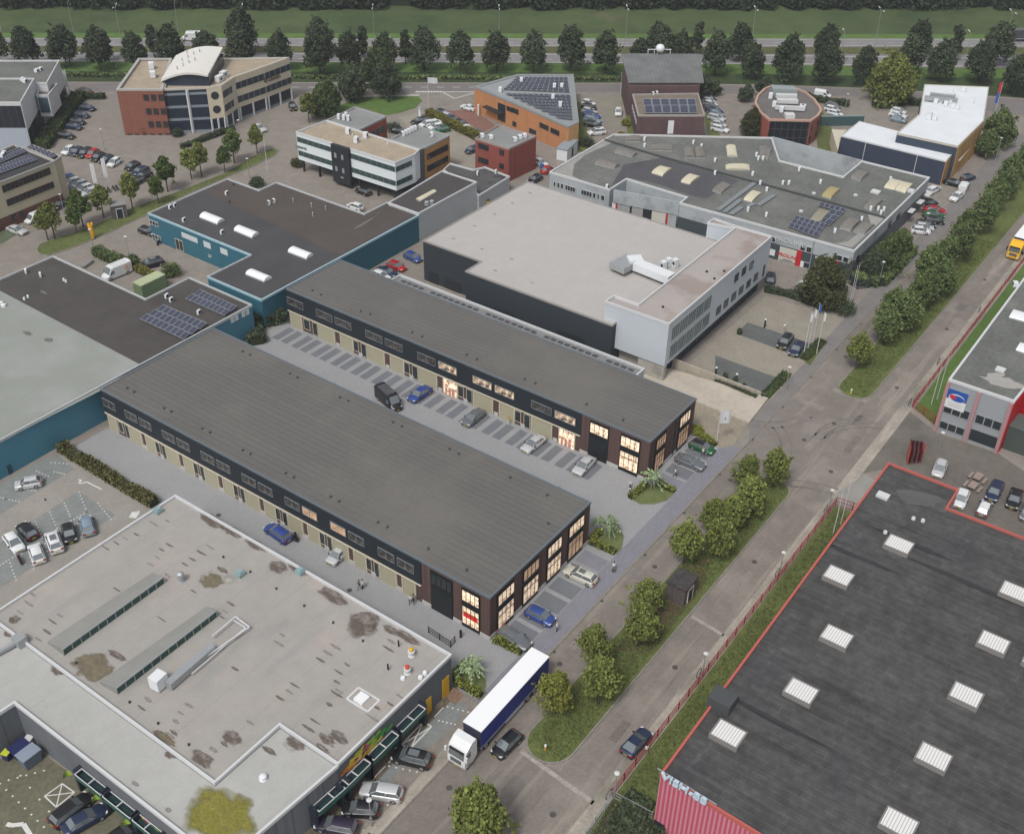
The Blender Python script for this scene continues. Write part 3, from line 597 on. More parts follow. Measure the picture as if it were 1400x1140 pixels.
C2 = Bld('roof', 'x', 'x', None, 5.9, GB, mat('pale_bitumen_lower', (.35, .35, .335), .9, noise=[(.08, .05), (.6, .05), (4, .05)], stripes=((0, 1, 0), 5.2, .01, (.29, .29, .275), .7)), TRIM, rimw=.24, skip=(0, 1, 2), world=C2w, parent=C1.root, roofname='lower_roof')
def patch(b, px, py, lx, ly, m_, yaw=math.pi/2, z=None, n=22, name='roof_stain', j=.35, seed=None):
    if 'disc' not in MATS: q = MB(); q.q([(1.3*math.cos(6.283*k/24), 1.3*math.sin(6.283*k/24), 0) for k in range(24)]); o = q.build('disc', STEEL); MATS['disc'] = o.data; bpy.data.objects.remove(o)
    c = g(px, py, z or b.zr); c.z += .012+rnd.random()*.012; key = ('disc', m_.name)
    if key not in MATS: me = MATS['disc'].copy(); me.name = name; me.materials.clear(); me.materials.append(m_); MATS[key] = me
    k_ = 1.0 if min(lx, ly) > 1 else 1.15; o = link_mesh(name, MATS[key], b.root, c-wloc(b.root), yaw); o.scale = (lx/2*k_, ly/2*k_, 1); return o
def patch_old(b, px, py, lx, ly, m_, yaw=math.pi/2, z=None, n=18, name='roof_stain', j=.35, seed=None):
    r_ = random.Random(seed if seed is not None else int(px*7+py*13)); c = g(px, py, z or b.zr); P = []
    ph = [r_.uniform(0, 6.28) for _ in range(4)]
    for k in range(n):
        t = 2*math.pi*k/n; rr = 1+j*.5*math.sin(2*t+ph[0])+j*.4*math.sin(3*t+ph[1])+j*.35*math.sin(5*t+ph[2])+r_.uniform(-.1, .1)*j*2
        x, y = lx/2*rr*math.cos(t), ly/2*rr*math.sin(t); P.append((c.x+x*math.cos(yaw)-y*math.sin(yaw), c.y+x*math.sin(yaw)+y*math.cos(yaw)))
    q = MB(); q.q([(p[0], p[1], (z or b.zr)+.012+rnd.random()*.006) for p in P]); return q.build(name, m_, b.root)
ST = mat('roof_stain', (.125, .10, .085), .9, noise=[(1.2, .3), (5, .2)], blotch=(1.2, (.22, .2, .18), .5, .7), soft=.35)
STL = mat('faint_roof_stain', (.235, .215, .20), .9, noise=[(1, .12), (5, .1)], soft=.6)
MOSS = mat('moss_patch', (.12, .12, .03), .95, noise=[(.8, .45), (4, .3)], blotch=[(.7, (.065, .05, .025), .5, .65), (2, (.16, .15, .045), .62, .75)], soft=.16)
MOSSD = mat('dry_moss_patch', (.17, .145, .10), .95, noise=[(.8, .3), (4, .3)], blotch=(.8, (.10, .08, .05), .5, .7), soft=.25)
for x, y, l in Zc([(710, 420, ), (650, 440), (605, 465), (550, 490), (800, 365), (870, 350), (840, 500), (880, 475), (820, 540), (780, 575), (870, 632), (605, 705), (310, 840), (272, 872), (245, 925), (200, 965), (170, 730), (105, 825), (150, 780), (840, 860), (1155, 850), (960, 575), (1000, 550), (1090, 485), (1045, 515), (1005, 715), (1170, 820), (1200, 780)], 0, 620, 3.8) and [(a, c, 0) for a, c in Zc([(710, 420), (650, 440), (605, 465), (550, 490), (800, 365), (870, 350), (840, 500), (880, 475), (820, 540), (780, 575), (870, 632), (605, 705), (310, 840), (272, 872), (245, 925), (200, 965), (170, 730), (105, 825), (150, 780), (840, 860), (1155, 850), (960, 575), (1000, 550), (1090, 485), (1045, 515), (1005, 715), (1170, 820), (1200, 780)], 0, 620, 3.8)]:
    dk = rnd.random() < .45; patch(C1, x, y, rnd.uniform(1.0, 2.0), rnd.uniform(.22, .4), ST if dk else STL, j=.25)
for x, y in Zc([(380, 125), (425, 95), (345, 165), (485, 188), (440, 228), (430, 280), (205, 297), (178, 332), (128, 365), (443, 330), (390, 400), (315, 490), (277, 525), (370, 600), (400, 615), (355, 635), (640, 415), (715, 398), (625, 475), (705, 105), (765, 357), (120, 75), (140, 30), (430, 345), (720, 65)], 350, 860, 3.889):
    patch(C1, x, y, rnd.uniform(1.0, 2.2), rnd.uniform(.25, .5), ST if rnd.random() < .55 else STL, j=.25)
for x, y in Zc([(1005, 405), (960, 445), (935, 490), (925, 550), (905, 565), (1135, 640), (1190, 610), (1250, 210), (1330, 497), (790, 375), (755, 420)], 0, 860, 3.889): patch(C1, x, y, rnd.uniform(1, 1.9), rnd.uniform(.3, .5), ST if rnd.random() < .5 else STL, j=.25)
for x, y, a, c, mm in ((222, 1007, 3.4, 1.3, ST), (227, 1009, 3, .8, MOSSD), (277, 1037, 3.6, 1.8, ST), (317, 1008, 3.0, 2.0, ST), (160, 896, 3.2, .9, ST), (127, 912, 5.6, 4.4, MOSSD), (126, 917, 2.6, 1.7, MOSS), (290, 793, 3.6, 3.2, MOSSD), (304, 779, 2.0, .7, ST), (313, 792, 2.6, 2.0, mat('pale_splash', (.36, .36, .32), .9, soft=.8)), (20, 847, 1.8, 1.6, ST), (463, 1007, 3.2, 1.5, ST), (447, 1010, 2.6, 1.1, ST), (440, 1022, 1.8, .7, ST), (497, 853, 5.0, 4.6, ST), (497, 852, 3.2, 3.0, MOSS), (291, 712, 5.6, 2.2, ST), (318, 727, 4.2, 1.8, ST), (350, 745, 4.4, 1.6, ST), (380, 775, 3.4, 2.3, ST), (408, 778, 4.5, 1.4, ST), (456, 815, 5, 2.4, ST), (556, 870, 5, 1.5, ST), (535, 862, 3, 1.2, ST)):
    patch(C1, x, y, a, c, mm, name='moss_patch' if mm in (MOSS, MOSSD) else 'roof_stain')
Q = C2; Q.root = C1.root
for x, y, a, c, mm in ((300, 1115, 9.0, 7.0, mat('bright_moss', (.19, .18, .035), .95, noise=[(3, .25), (12, .25)], blotch=[(2.5, (.13, .11, .035), .5, .7), (5, (.26, .23, .06), .55, .75)], soft=.3)), (405, 1015, 3.2, 1.9, ST), (396, 1020, 2.2, 1.3, mat('pale_splash', (.33, .33, .29))), (368, 1026, 2.2, .7, ST), (78, 917, 2, 1.0, ST), (233, 1031, 1.8, 1.2, ST), (230, 1107, .9, .6, STL), (10, 867, 1.4, .7, ST), (185, 1071, 1.2, .5, STL)):
    patch(C2, x, y, a, c, mm, name='moss_patch' if mm is MOSS else 'roof_stain')
# raised roof lights (long lean-to monitors)
def monitor(b, q, hgt=1.0):
    A_, B_, C_, D_ = [g(x, y, b.zr).xy for x, y in q]     # A-B back low edge, D-C front glazed edge
    z = b.zr; m_ = MB(); 
    a, c, d, e = [Vector((p.x, p.y, z)) for p in (A_, B_, C_, D_)]; t = Vector((0, 0, hgt))
    m_.q([a+t*.35, c+t*.35, d+t, e+t]); m_.q([a, c, c+t*.35, a+t*.35]); m_.q([a, a+t*.35, e+t, e]); m_.q([c, c+t*.35, d+t, d])
    up = Vector((0, 0, .06)); m_.q([a+t*.35+up, c+t*.35+up, d+t+up, e+t+up])
    o = m_.build('roof_light', mat('roof_light_sheet', (.235, .235, .22), .8, noise=(.5, .08)), b.root); gl = MB(); gl.q([e, d, d+t*.92, e+t*.92]); gl.build('glazing', mat('green_glass', (.03, .075, .065), .2), o)
    fr = MB(); fr.seg(e.xy, d.xy, .14, z+hgt-.08, z+hgt+.07)
    for k in range(13): p = e.lerp(d, k/12); fr.obox(p.xy, 0, .1, .1, z, z+hgt*.95)
    fr.build('frame', STEEL, o)
monitor(C1, [(66, 880), (208, 786), (225, 797), (88, 896)]); monitor(C1, [(137, 935), (283, 832), (297, 843), (161, 949)])
def duct(b, pts, w_, hh, name='duct', m_=STEEL, z=.3):
    P = [g(x, y, b.zr+z) for x, y in pts]; q = MB()
    for i in range(len(P)-1): q.seg(P[i].xy, P[i+1].xy, w_, b.zr+z-hh/2, b.zr+z+hh/2+i*.004)
    return q.build(name, m_, b.root)
duct(C1, [(230, 937), (291, 884)], .95, .9, z=.7)
bb = MB(); c = g(217, 932, C1.zr+.8); bb.obox(c, .1, 1.6, 1.4, C1.zr+.2, C1.zr+1.9); bb.build('air_handling_unit', WHITE, C1.root)
duct(C1, [(274, 903), (341, 857), (322, 843), (290, 870)], .16, .16, 'pipe', TRIM, .6); duct(C1, [(262, 921), (336, 858), (320, 848)], .13, .13, 'pipe', TRIM, .45)
duct(C2, [(-20, 902), (22, 879)], .4, .4, 'duct', STEEL, .5); bb = MB(); bb.obox(g(27, 875, C1.zr+.5), 0, 1.2, 1.4, C2.zr, C2.zr+1.3); bb.build('exhaust_box', STEEL, C1.root)
C1.vents([(247, 788)], .35, 1.5, STEEL); C1.vents(Zc([(1160, 535), (1300, 612), (235, 238), (395, 1085)], 0, 620, 3.8)+[(377.6, 804), (415.8, 827.4), (455.4, 850.4), (496, 875.5), (216, 988), (258, 1017), (177, 959)], .09, .3)
for (x, y) in ((216, 697), (328, 783), (410.5, 780)):
    q = MB(); c = g(x, y, C1.zr+.4); q.obox(c, 0, 1.0, 1.0, C1.zr, C1.zr+.55); q.obox(c, 0, .7, .7, C1.zr+.55, C1.zr+.75); q.build('roof_hatch', mat('glass_hatch', (.22, .32, .33), .3), C1.root)
for (x, y, m_) in ((562.5, 893, mat('yellow_cap', (.55, .33, .02), .5)), (557, 917, mat('red_cap', (.5, .05, .04), .5))):
    q = MB(); c = g(x, y, C1.zr+.4); c.z = C1.zr; q.lathe(c, [(.42, 0), (.42, .1), (.3, .15), (.3, .7), (.45, .75), (.4, .9)], 14); o = q.build('chimney', TRIM, C1.root)
    q = MB(); q.lathe(c+Vector((0, 0, .9)), [(.26, 0), (.28, .3), (.15, .42)], 12); q.build('cowl', m_, o)
C1.vents([(551, 926), (575, 925), (581, 919)], .2, .4, WHITE); C2.vents([(359.5, 1062)], .3, .6, WHITE)
for (x, y) in ((545, 881), (530.5, 913)): q = MB(); c = g(x, y, C1.zr+.3); q.obox(c, .2, .1, .18, C1.zr, C1.zr+1.0); q.build('vent_pipe', BLACK, C1.root)
q = MB(); q.obox(g(494.5, 954.5, C1.zr+.2), 0, 1.3, 1.3, C1.zr, C1.zr+.4); q.build('skylight', SKYL, C1.root)
q = MB(); PP = [g(x, y, C1.zr).xy for x, y in ((474, 955), (490, 939.5), (518.5, 957), (502.5, 972.5))]
for i in range(4): q.seg(PP[i], PP[(i+1) % 4], .25, C1.zr+.01, C1.zr+.03+.001*i)
q.build('painted_square', TRIM, C1.root)
# street facade: yellow doors, awning frames, mural
YEL = mat('yellow_door', (.62, .35, .02), .6)
C1.ppx(1, (604, 931), (614, 952), YEL, 'door'); C1.ppx(1, (582, 957.5), (590, 972), YEL, 'door')
GRN = mat('green_fascia', (.025, .10, .075), .5); BLU = mat('blue_black_post', (.02, .025, .04), .5)
def awning(b, i, s0, s1, z=3.2, out=1.1):
    p, d, nn, L = b.frame(i); fr = MB(); a = p+d*s0; c = p+d*s1
    fr.seg(a+nn*out, c+nn*out, .07, z-.06, z+.06); fr.seg(a+nn*.1, c+nn*.1, .07, z-.059, z+.061)
    for k in range(3): e = a.lerp(c, k/2); fr.seg(e+nn*.05, e+nn*out, .1, z-.075, z+.076)
    o = fr.build('awning', TRIM, b.root); q = MB(); q.seg(a+nn*(out-.02), c+nn*(out-.02), .06, z-.8, z-.1); q.build('fascia', GRN, o)
    q = MB(); q.q([(*(a+nn*.1), z-.55), (*(c+nn*.1), z-.55), (*(c+nn*out*.95), z-.5), (*(a+nn*out*.95), z-.5)]); q.build('canopy_glass', mat('awning_glass', (.02, .045, .05), .2), o)
    for e in (a-d*.25, c+d*.25): q = MB(); q.obox(e+nn*.45, math.atan2(d.y, d.x), .4, .9, 0, 3.5); q.build('post', BLU, o)
def sx(b, i, x, y): return b.onwall(i, x, y)[0]
s_a = [sx(C1, 1, x, y+12) for x, y in ((470, 1066), (507, 1042), (545, 1000), (541, 992), (578, 963))]
for (pa, pb) in (((464, 1072), (505, 1042)), ((507, 1036), (543, 1004)), ((544, 996), (577, 966))): 
    p, d, nn, L = C1.frame(1); f = lambda q: (g(q[0], q[1], 3.2).xy-p).dot(d); s0, s1 = sorted((f(pa), f(pb))); awning(C1, 1, s0, s1)
s0, s1 = sorted(((lambda q: (g(q[0], q[1], 3.2).xy-C2.frame(3)[0]).dot(C2.frame(3)[1]))(q) for q in ((422, 1097), (461, 1060)))); awning(C2, 3, s0, s1)
for (pa, pb) in (((100, 1060), (137, 1087)), ((138, 1090), (178, 1118)), ((180, 1121), (214, 1145))):
    p, d, nn, L = C2.frame(4); f = lambda q: (g(q[0], q[1], 3.2).xy-p).dot(d); s0, s1 = sorted((f(pa), f(pb))); awning(C2, 4, s0, s1, out=1.0)
def mural(b, i, cpx, W_, Hh, seed):
    "graffiti style painting: bands of green, yellow and orange scale shapes on the wall, no lettering recognisable"
    s0, z0 = b.onwall(i, *cpx); r_ = random.Random(seed); cols = [(.45, .08, .03), (.55, .2, .03), (.6, .42, .05), (.3, .45, .06), (.05, .3, .08), (.03, .18, .1), (.5, .12, .15), (.02, .02, .02), (.6, .6, .55)]
    ms = [mat('mural_paint_%d' % k, c, .6) for k, c in enumerate(cols)]; q = MB(); p, d, nn, L = b.frame(i)
    for k in range(170):
        u = r_.uniform(-1, 1); hmax = (1-abs(u)**1.6)*Hh; v = r_.uniform(-.45, .5)*hmax; s = s0+u*W_/2; zz = z0+v; ci = min(5, max(0, int((u+1)*1.7+(v/Hh+.5)*2.2+r_.uniform(-.6, .6))))
        if r_.random() < .12: ci = 8 if r_.random() < .5 else 7
        if abs(u-.0) < .12 and v > .1: ci = 6
        a = r_.uniform(.1, .35); ang = r_.uniform(-.4, .9); n_ = 5; pts = []
        for j in range(n_):
            t = 6.283*j/n_; x_, y_ = a*1.9*math.cos(t), a*.7*math.sin(t); w_ = p+d*(s+x_*math.cos(ang)-y_*math.sin(ang))+nn*(.03+.0004*k); pts.append((w_.x, w_.y, zz+x_*math.sin(ang)+y_*math.cos(ang)))
        q.c = ci; q.q(pts)
    q.build('mural', ms, b.root)
mural(C1, 1, (501, 1024), 7.6, 2.3, 4); mural(C2, 4, (203, 1128), 6.0, 2.0, 9)

# --- teal warehouses, left and centre
TEAL = mat('teal_corrugated_cladding', (.065, .20, .28), .55, noise=[(.2, .06)], stripes=((1, 1, 0), .35, .3, (.035, .125, .18), .6))
TEALT = mat('light_blue_trim', (.26, .45, .52), .5)
D = Bld('teal_warehouse', 'teal corrugated warehouse at the left edge with half green grey and half dark brown roof', 'warehouse', [(342, 414), (139, 531), (-60, 633), (-100, 425), (70.7, 349.7), (200, 407.6), (258.4, 379.5)], 6.3, TEAL, ROOFS['felt_dark'], mat('pale_rim', (.40, .42, .43), .6), snap=True, drop=.3)
D.panel(0, 0, D.frame(0)[3], 5.9, 6.32, TEALT, 'eaves_trim', .08, .12) if False else None
q = MB(); q.q([g(x, y, D.zr+.02) for x, y in ((-60, 366), (191, 498), (139.5, 533), (-60, 634))]); q.build('pale_roof', mat('pale_green_grey_felt', (.235, .25, .23), .9, noise=[(.1, .05), (2, .05)], stripes=((0, 1, 0), 1.0, .06, (.205, .22, .20), .6), blotch=(.1, (.265, .28, .265), .5, .7)), D.root)
for i in range(len(D.P)):
    p, d, nn, L = D.frame(i)
    if nn.x < -.5 and L > 20 or (nn.x < -.5): q = MB(); q.seg(p+nn*.06, p+d*L+nn*.06, .14, 5.85, 6.33); q.build('eaves_trim', TEALT, D.root)
D.solar([(274, 397.5), (325, 421), (306, 432.5), (252, 409)], 9, 2); D.solar([(224, 418.5), (284, 444), (250, 465), (190, 437)], 9, 3)
D.ac([(228, 405), (234, 410), (272, 427)], .2); D.ac([(55, 376), (35, 371)], 1.0); D.vents([(38, 405), (33, 408), (87, 382), (90, 384)], .15, .5, WHITE)
for x, y, a, c in ((38, 456, 2.6, 1.2), (67, 465, 2.2, 1.4), (80, 478, 5, 1.2), (120, 493, 2.4, 1.0), (135, 503, 4, .7), (3, 562, 3, 1.5), (12, 438, 4, .4), (60, 400, 3, 1)): patch(D, x, y, a, c, mat('roof_puddle', (.14, .14, .125), .8, noise=(1, .2), soft=.6))
D.vents([(1, 414), (5, 417)], .3, .5, WHITE)
iw = [i for i in range(len(D.P)) if D.frame(i)[2].x < -.5 or D.frame(i)[2].y < -.5]
def edge_near(b, px, py, z=3):
    "edge whose wall plane passes closest to this pixel, facing the camera"
    best = None
    for i in range(len(b.P)):
        p, d, nn, L = b.frame(i)
        if nn.dot(CAM.xy-p) < 0: continue
        s, zz = b.onwall(i, px, py)
        e = max(0, -s, s-L)+max(0, -zz, zz-b.h)
        if best is None or e < best[0]: best = (e, i)
    return best[1]
e = edge_near(D, 300, 440); D.wrow(e, (315, 434.5), (325, 430), 2, 1.0, .8, TRIM, mat('white_pane', (.5, .55, .58), .3)); D.wrow(e, (330, 427), (340, 422), 2, 1.0, .8, TRIM, mat('white_pane', (.5, .55, .58)))
e = edge_near(D, 14, 645); D.ppx(e, (9, 637), (19, 650), mat('dark_teal_door', (.02, .06, .09), .5), 'door')
E_ = Bld('teal_warehouse', 'teal clad warehouse with dark roof and three white barrel skylights in the centre left', 'warehouse', [(203, 291), (311, 244), (355, 260), (377, 249), (497, 291), (531, 277), (572.4, 291.6), (360.5, 410.8), (283, 378), (342, 348.4)], 5.9, mat('deep_teal_cladding', (.035, .13, .18), .55, noise=[(.2, .06)], stripes=((1, 1, 0), .35, .3, (.014, .065, .10), .6)), mat('dark_grey_roof', (.058, .058, .062), .9, noise=[(.15, .15), (4, .1)], stripes=((0, 1, 0), 1.0, .05, (.045, .045, .047), .6)), mat('pale_rim', (.4, .42, .43)), snap=True, drop=.3)
for i in range(len(E_.P)):
    p, d, nn, L = E_.frame(i)
    if nn.dot(CAM.xy-p) > 0: q = MB(); q.seg(p+nn*.06, p+d*L+nn*.06, .14, 5.6, 5.92); q.build('eaves_trim', TEALT, E_.root)
q = MB(); q.q([g(x, y, E_.zr+.02) for x, y in ((278, 263), (309, 247), (355, 264), (378, 252), (497, 294), (530, 280), (568, 291), (466, 349))]); q.build('brown_roof', mat('brown_felt', (.075, .062, .056), .9, noise=[(.15, .15), (4, .1)], stripes=((0, 1, 0), 1.0, .05, (.05, .042, .04), .7)), E_.root)
def zq(L, ox, oy, k): return Zc(L, ox, oy, k)
E_.barrel(zq([(1060, 455), (1155, 492), (1195, 470), (1100, 432)], 0, 180, 3.889)); E_.barrel(zq([(1243, 525), (1340, 565), (1380, 542), (1280, 503)], 0, 180, 3.889)); E_.barrel(zq([(165, 92), (262, 130), (300, 108), (205, 70)], 350, 320, 3.8)); E_.barrel(zq([(-55, 208), (42, 247), (85, 227), (-10, 188)], 350, 320, 3.8))
E_.ac(zq([(905, 402), (930, 392), (978, 470), (1180, 535), (1205, 328)], 0, 180, 3.889), .2); E_.ac(zq([(68, 690), (95, 680)], 350, 100, 3.889), 1.3); E_.vents(zq([(197, 675), (295, 700), (302, 750), (370, 715)], 350, 100, 3.889), .12, .9, STEEL); E_.vents(zq([(1240, 280), (1220, 372)], 0, 180, 3.889), .1, .6)
patch(E_, 497, 306, 9, 1.1, mat('dry_puddle', (.15, .13, .115), .9, noise=(2, .2), soft=.3), yaw=math.radians(5)); 
e = edge_near(E_, 206, 305); E_.window(e, *sorted((sx(E_, e, 205, 303), sx(E_, e, 217, 309))), E_.onwall(e, 205, 300)[1], 1.0, 3, TRIM, GLASS); E_.window(e, *sorted((sx(E_, e, 208, 320), sx(E_, e, 220, 327))), E_.onwall(e, 208, 319)[1], 1.0, 3, TRIM, GLASS)
e = edge_near(E_, 270, 335); WP = mat('white_panel', (.5, .53, .55), .5)
for pa, pb in (((248, 317), (271, 333)), ((278, 329), (289, 341)), ((301, 338), (312, 350))): E_.ppx(e, pa, pb, WP, 'translucent_panel')
E_.window(e, *sorted((sx(E_, e, 241, 335), sx(E_, e, 252, 343))), 2.6, 2.4, 2, CREAM, GLASS, 'door'); E_.text(e, (288, 352), 'LV', .9, WP)
W1 = Bld('white_warehouse', 'white sided dark roofed warehouse joined to the teal one, with one cream skylight', 'warehouse', [(531, 277), (604.6, 233.2), (652, 248.6), (572.4, 291.6)], 6.3, mat('white_cladding_wall', (.40, .43, .45), .7, noise=[(.15, .08)], stripes=((1, 1, 0), 1.2, .03, (.33, .35, .37), .6)), mat('black_felt', (.06, .056, .054), .9, noise=[(.2, .12), (4, .1)]), TRIM, drop=.3)
q = W1; W1.barrel(zq([(850, 668), (940, 622), (960, 630), (872, 682)], 350, 100, 3.889), .25, SKYO); W1.vents(zq([(908, 690), (935, 685)], 350, 100, 3.889), .35, .8, STEEL)
# low dark-roofed annexe between white warehouse and the red block
W2 = Bld('low_annexe', 'low dark flat roofed annexe with white wall below the red brick block', 'annexe', [(615.5, 223), (647, 231.5), (663, 228), (697, 241), (655, 267), (640, 255), (606, 232)], 3.6, mat('annexe_wall', (.38, .40, .42), .8), mat('patchy_dark_roof', (.085, .085, .085), .9, noise=[(.2, .25), (3, .15)], blotch=(.2, (.04, .035, .04), .5, .6)), TRIM)
W2.ac([(653, 237), (678, 235)], .4)
# --- grey hall with white office
FD = mat('anthracite_panels', (.032, .039, .048), .6, noise=[(.1, .05)], stripes=((1, 1, 0), 1.0, .03, (.02, .025, .03), .6))
F = Bld('flat_roofed_hall', 'large hall with pale beige roof and dark blue black walls behind the new units', 'hall', [(580.3, 329), (719.3, 247.4), (985, 330.5), (837, 444.5), (637.2, 370.6), (656.6, 357)], 8.4, FD, mat('pale_beige_roof', (.375, .357, .342), .9, noise=[(.07, .05), (.5, .04), (3, .04)], stripes=((0, 1, 0), 2.0, .02, (.31, .285, .27), .6)), mat('grey_beige_rim', (.27, .26, .25), .7), snap=True, drop=.15, rimdrop=.3)
for x, y in zq([(600, 378), (460, 462), (310, 552), (513, 625), (723, 695), (606, 777), (868, 865), (855, 228), (730, 300)], 560, 220, 5.18): patch(F, x, y, .9, .5, mat('drain_stain', (.22, .205, .19), .9, soft=.7), n=10)
e = edge_near(F, 610, 380)
for pa, pb in (((587, 371), (600, 391)), ((608, 380), (630, 402))): F.ppx(e, pa, pb, mat('dark_gate', (.02, .024, .03), .5, stripes=((0, 0, 1), .6, .06, (.07, .075, .08), .8)), 'loading_door')
e = edge_near(F, 700, 430)
F.ppx(e, (680, 421), (705, 440), mat('dark_gate', (.02, .024, .03)), 'loading_door'); F.ppx(e, (763, 449), (800, 470), mat('dark_gate', (.02, .024, .03)), 'loading_door')
# air duct group
q = MB()
P = [g(x, y, F.zr+1.5) for x, y in ((843, 366), (866, 354), (870, 362), (918, 381))]
q.seg(P[0].xy, P[1].xy, 3.4, F.zr+.8, F.zr+1.9); q.build('duct', STEEL, F.root)
q = MB(); q.seg(P[1].xy, P[2].xy, 2.6, F.zr+.7, F.zr+2.3); q.seg(P[2].xy, P[3].xy, 2.2, F.zr+.8, F.zr+2.2); q.build('air_handling_unit', WHITE, F.root)
q = MB()
for k in range(6): c = P[2].lerp(P[3], k/5); q.obox(c.xy, 0, .12, 1.6, F.zr, F.zr+.8)
q.build('support_frame', STEEL, F.root)
F.ac([(914, 362), (923, 363), (907, 366)], 1.2, (1.2, 1.1, 2.0))
WOFF = mat('white_office_panels', (.45, .49, .53), .55, noise=[(.1, .03)], stripes=[((0, 0, 1), 1.1, .02, (.38, .41, .45), .7)])
pk = g(915, 442.4, 11.6).xy; top = 11.6
OFF = Bld('white_office', 'white three storey office block with strip windows standing over a dark ground floor', 'office', [(827.4, 411.3), (839.7, 403.4), (873.2, 415.3), (1004, 311.5), (967.4, 304), (976.4, 298), (1008.6, 309.1), (1056, 322.5), (915, 442.4)], 11.6, WOFF, mat('office_roof', (.33, .30, .285), .9, noise=[(.1, .06), (2, .05)], blotch=(.06, (.27, .225, .205), .52, .58)), TRIM, z0=3.3, drop=.4)
OP = OFF.P; base = [OP[0]+Vector((6, 2)), OP[8]+Vector((4, 1.2)), OP[7]+Vector((-.3, 1.2)), OP[5]+Vector((-.5, -1))]
MB().hexa(base, 0, 3.32).build('ground_floor', mat('navy_base', (.03, .037, .055), .6, stripes=((1, 1, 0), .6, .04, (.02, .025, .035), .6)), OFF.root)
q = MB(); c0 = OP[8].lerp(OP[0], .22); q.obox(c0+Vector((.7, 0)), math.pi/2, 5.0, .9, 0, 3.3); q.obox(OP[8].lerp(OP[0], .6)+Vector((2, 0)), math.pi/2, 9.0, .5, 0, 3.28); q.build('concrete_pier', CONC, OFF.root)
e = 7
def offwin(pa, pb, n, hh, frac=.8, mul=1): OFF.wrow(e, pa, pb, n, hh, frac, GREYTRIM, GLASSB, mul)
offwin(zq([(878, 560)], 780, 360, 6.33)[0], zq([(1222, 262)], 780, 360, 6.33)[0], 5, 2.6, .95, 4); offwin(zq([(862, 705)], 780, 360, 6.33)[0], zq([(1205, 425)], 780, 360, 6.33)[0], 5, 2.6, .95, 4)
for L_ in ([(370, 92), (398, 72)], [(428, 40), (457, 22)], [(487, -4), (514, -22)], [(520, 88), (548, 70)], [(462, 140), (492, 122)], [(404, 190), (435, 170)], [(346, 240), (377, 220)], [(287, 292), (318, 272)], [(228, 345), (259, 325)]):
    (a, c), (a2, c2) = zq(L_, 940, 360, 5.7); s0, z0 = OFF.onwall(e, a, c); s1, z1 = OFF.onwall(e, a2, c2); OFF.window(e, min(s0, s1), max(s0, s1), (z0+z1)/2, 1.5, 2, DARK, GLASSB)
s0, z0 = OFF.onwall(e, 1044, 369); OFF.window(e, s0-.3, s0+.3, z0+1, 2.3, 1, DARK, GLASSB)
gf = OFF.frame(7)
for k in range(22):
    if 5 < k < 12 or k % 3 != 2: 
        s0 = 5+k*(gf[3]-8)/22; p, d, nn, L = gf; me, pe = window_mesh(.9, 2.2, 1, DARK, mat('greenish_pane', (.06, .09, .1), .2)); cc = p+d*s0-nn*1.15
        o = link_mesh('window', me, OFF.root, Vector((cc.x, cc.y, .6))-wloc(OFF.root), math.atan2(d.y, d.x)); link_mesh('pane', pe, o)
OFF.text(7, (966, 462), 'hrc', .6, TRIM, z=3.6)
OFF.vents(zq([(800, 375), (1245, 130), (1330, 65), (1180, 70)], 780, 360, 6.33), .15, .3)
# --- ramp with its retaining wall beside the office
q = MB(); Rm = [g(x, y).xy for x, y in ((887, 502), (940, 505), (1050, 545.5), (1023, 578.5), (905, 528))]
q = MB(); L0 = [g(895, 499, .05), g(1050, 545.5, .05), g(1024, 579, .05), g(875, 520, .05)]
q.hexa([p.xy for p in L0], 0, .32); ro = q.build('loading_ramp', mat('pale_ramp_concrete', (.42, .375, .315), .9, noise=[(.15, .12), (1.5, .1)], blotch=(.12, (.24, .21, .18), .58, .72)), None, L0[0]); setp(ro, 'pale concrete loading ramp leading from the street under the white office', 'ramp')
q = MB(); a, c = g(905, 498).xy, g(1050, 543).xy; d = (c-a).normalized(); n_ = Vector((-d.y, d.x))*.18
q.v += [(*(a-n_), .0), (*(c-n_), .0), (*(c+n_), .0), (*(a+n_), .0), (*(a-n_), 2.0), (*(c-n_), .45), (*(c+n_), .45), (*(a+n_), 2.0)]
for f_ in ((4, 5, 6, 7), (0, 1, 5, 4), (1, 2, 6, 5), (2, 3, 7, 6), (3, 0, 4, 7)): q.f.append(f_); q.m.append(0)
o = q.build('retaining_wall', mat('board_marked_concrete', (.33, .30, .245), .9, noise=[(.5, .15), (3, .1)], stripes=((0, 1, 0), 2.4, .03, (.18, .16, .13), .8)), None, (a.x, a.y, 0)); setp(o, 'tapering stained concrete wall along the upper side of the loading ramp', 'wall')
# --- multi unit complex, centre right
GW = mat('pale_grey_panel_wall', (.34, .37, .39), .75, noise=[(.3, .12), (2, .06)], stripes=[((0, 0, 1), 1.1, .02, (.27, .29, .31), .6)], blotch=(.2, (.22, .23, .23), .55, .72))
Gb = Bld('multi_unit_complex', 'sprawling grey green flat roof complex with many domed skylights and red piers on its front', 'business complex', [(751.4, 234.6), (838.9, 183.1), (1055.4, 187.8), (1065.7, 219), (1153, 241), (1178.9, 219.7), (1271.4, 242.3), (1168.6, 342.6), (928.9, 277), (939, 269.3), (856.9, 244.3), (833.7, 259)], 6.4, GW, ROOFS['felt_green'], TRIM, rimw=.25, drop=.35)
GP = Gb.P
q = MB(); q.seg(GP[8], GP[11].lerp(GP[8], .06), .3, 3.6, 6.4); q.seg(GP[8], GP[11].lerp(GP[8], .06), .36, 6.4, 6.46); q.build('screen_wall', GW, Gb.root)
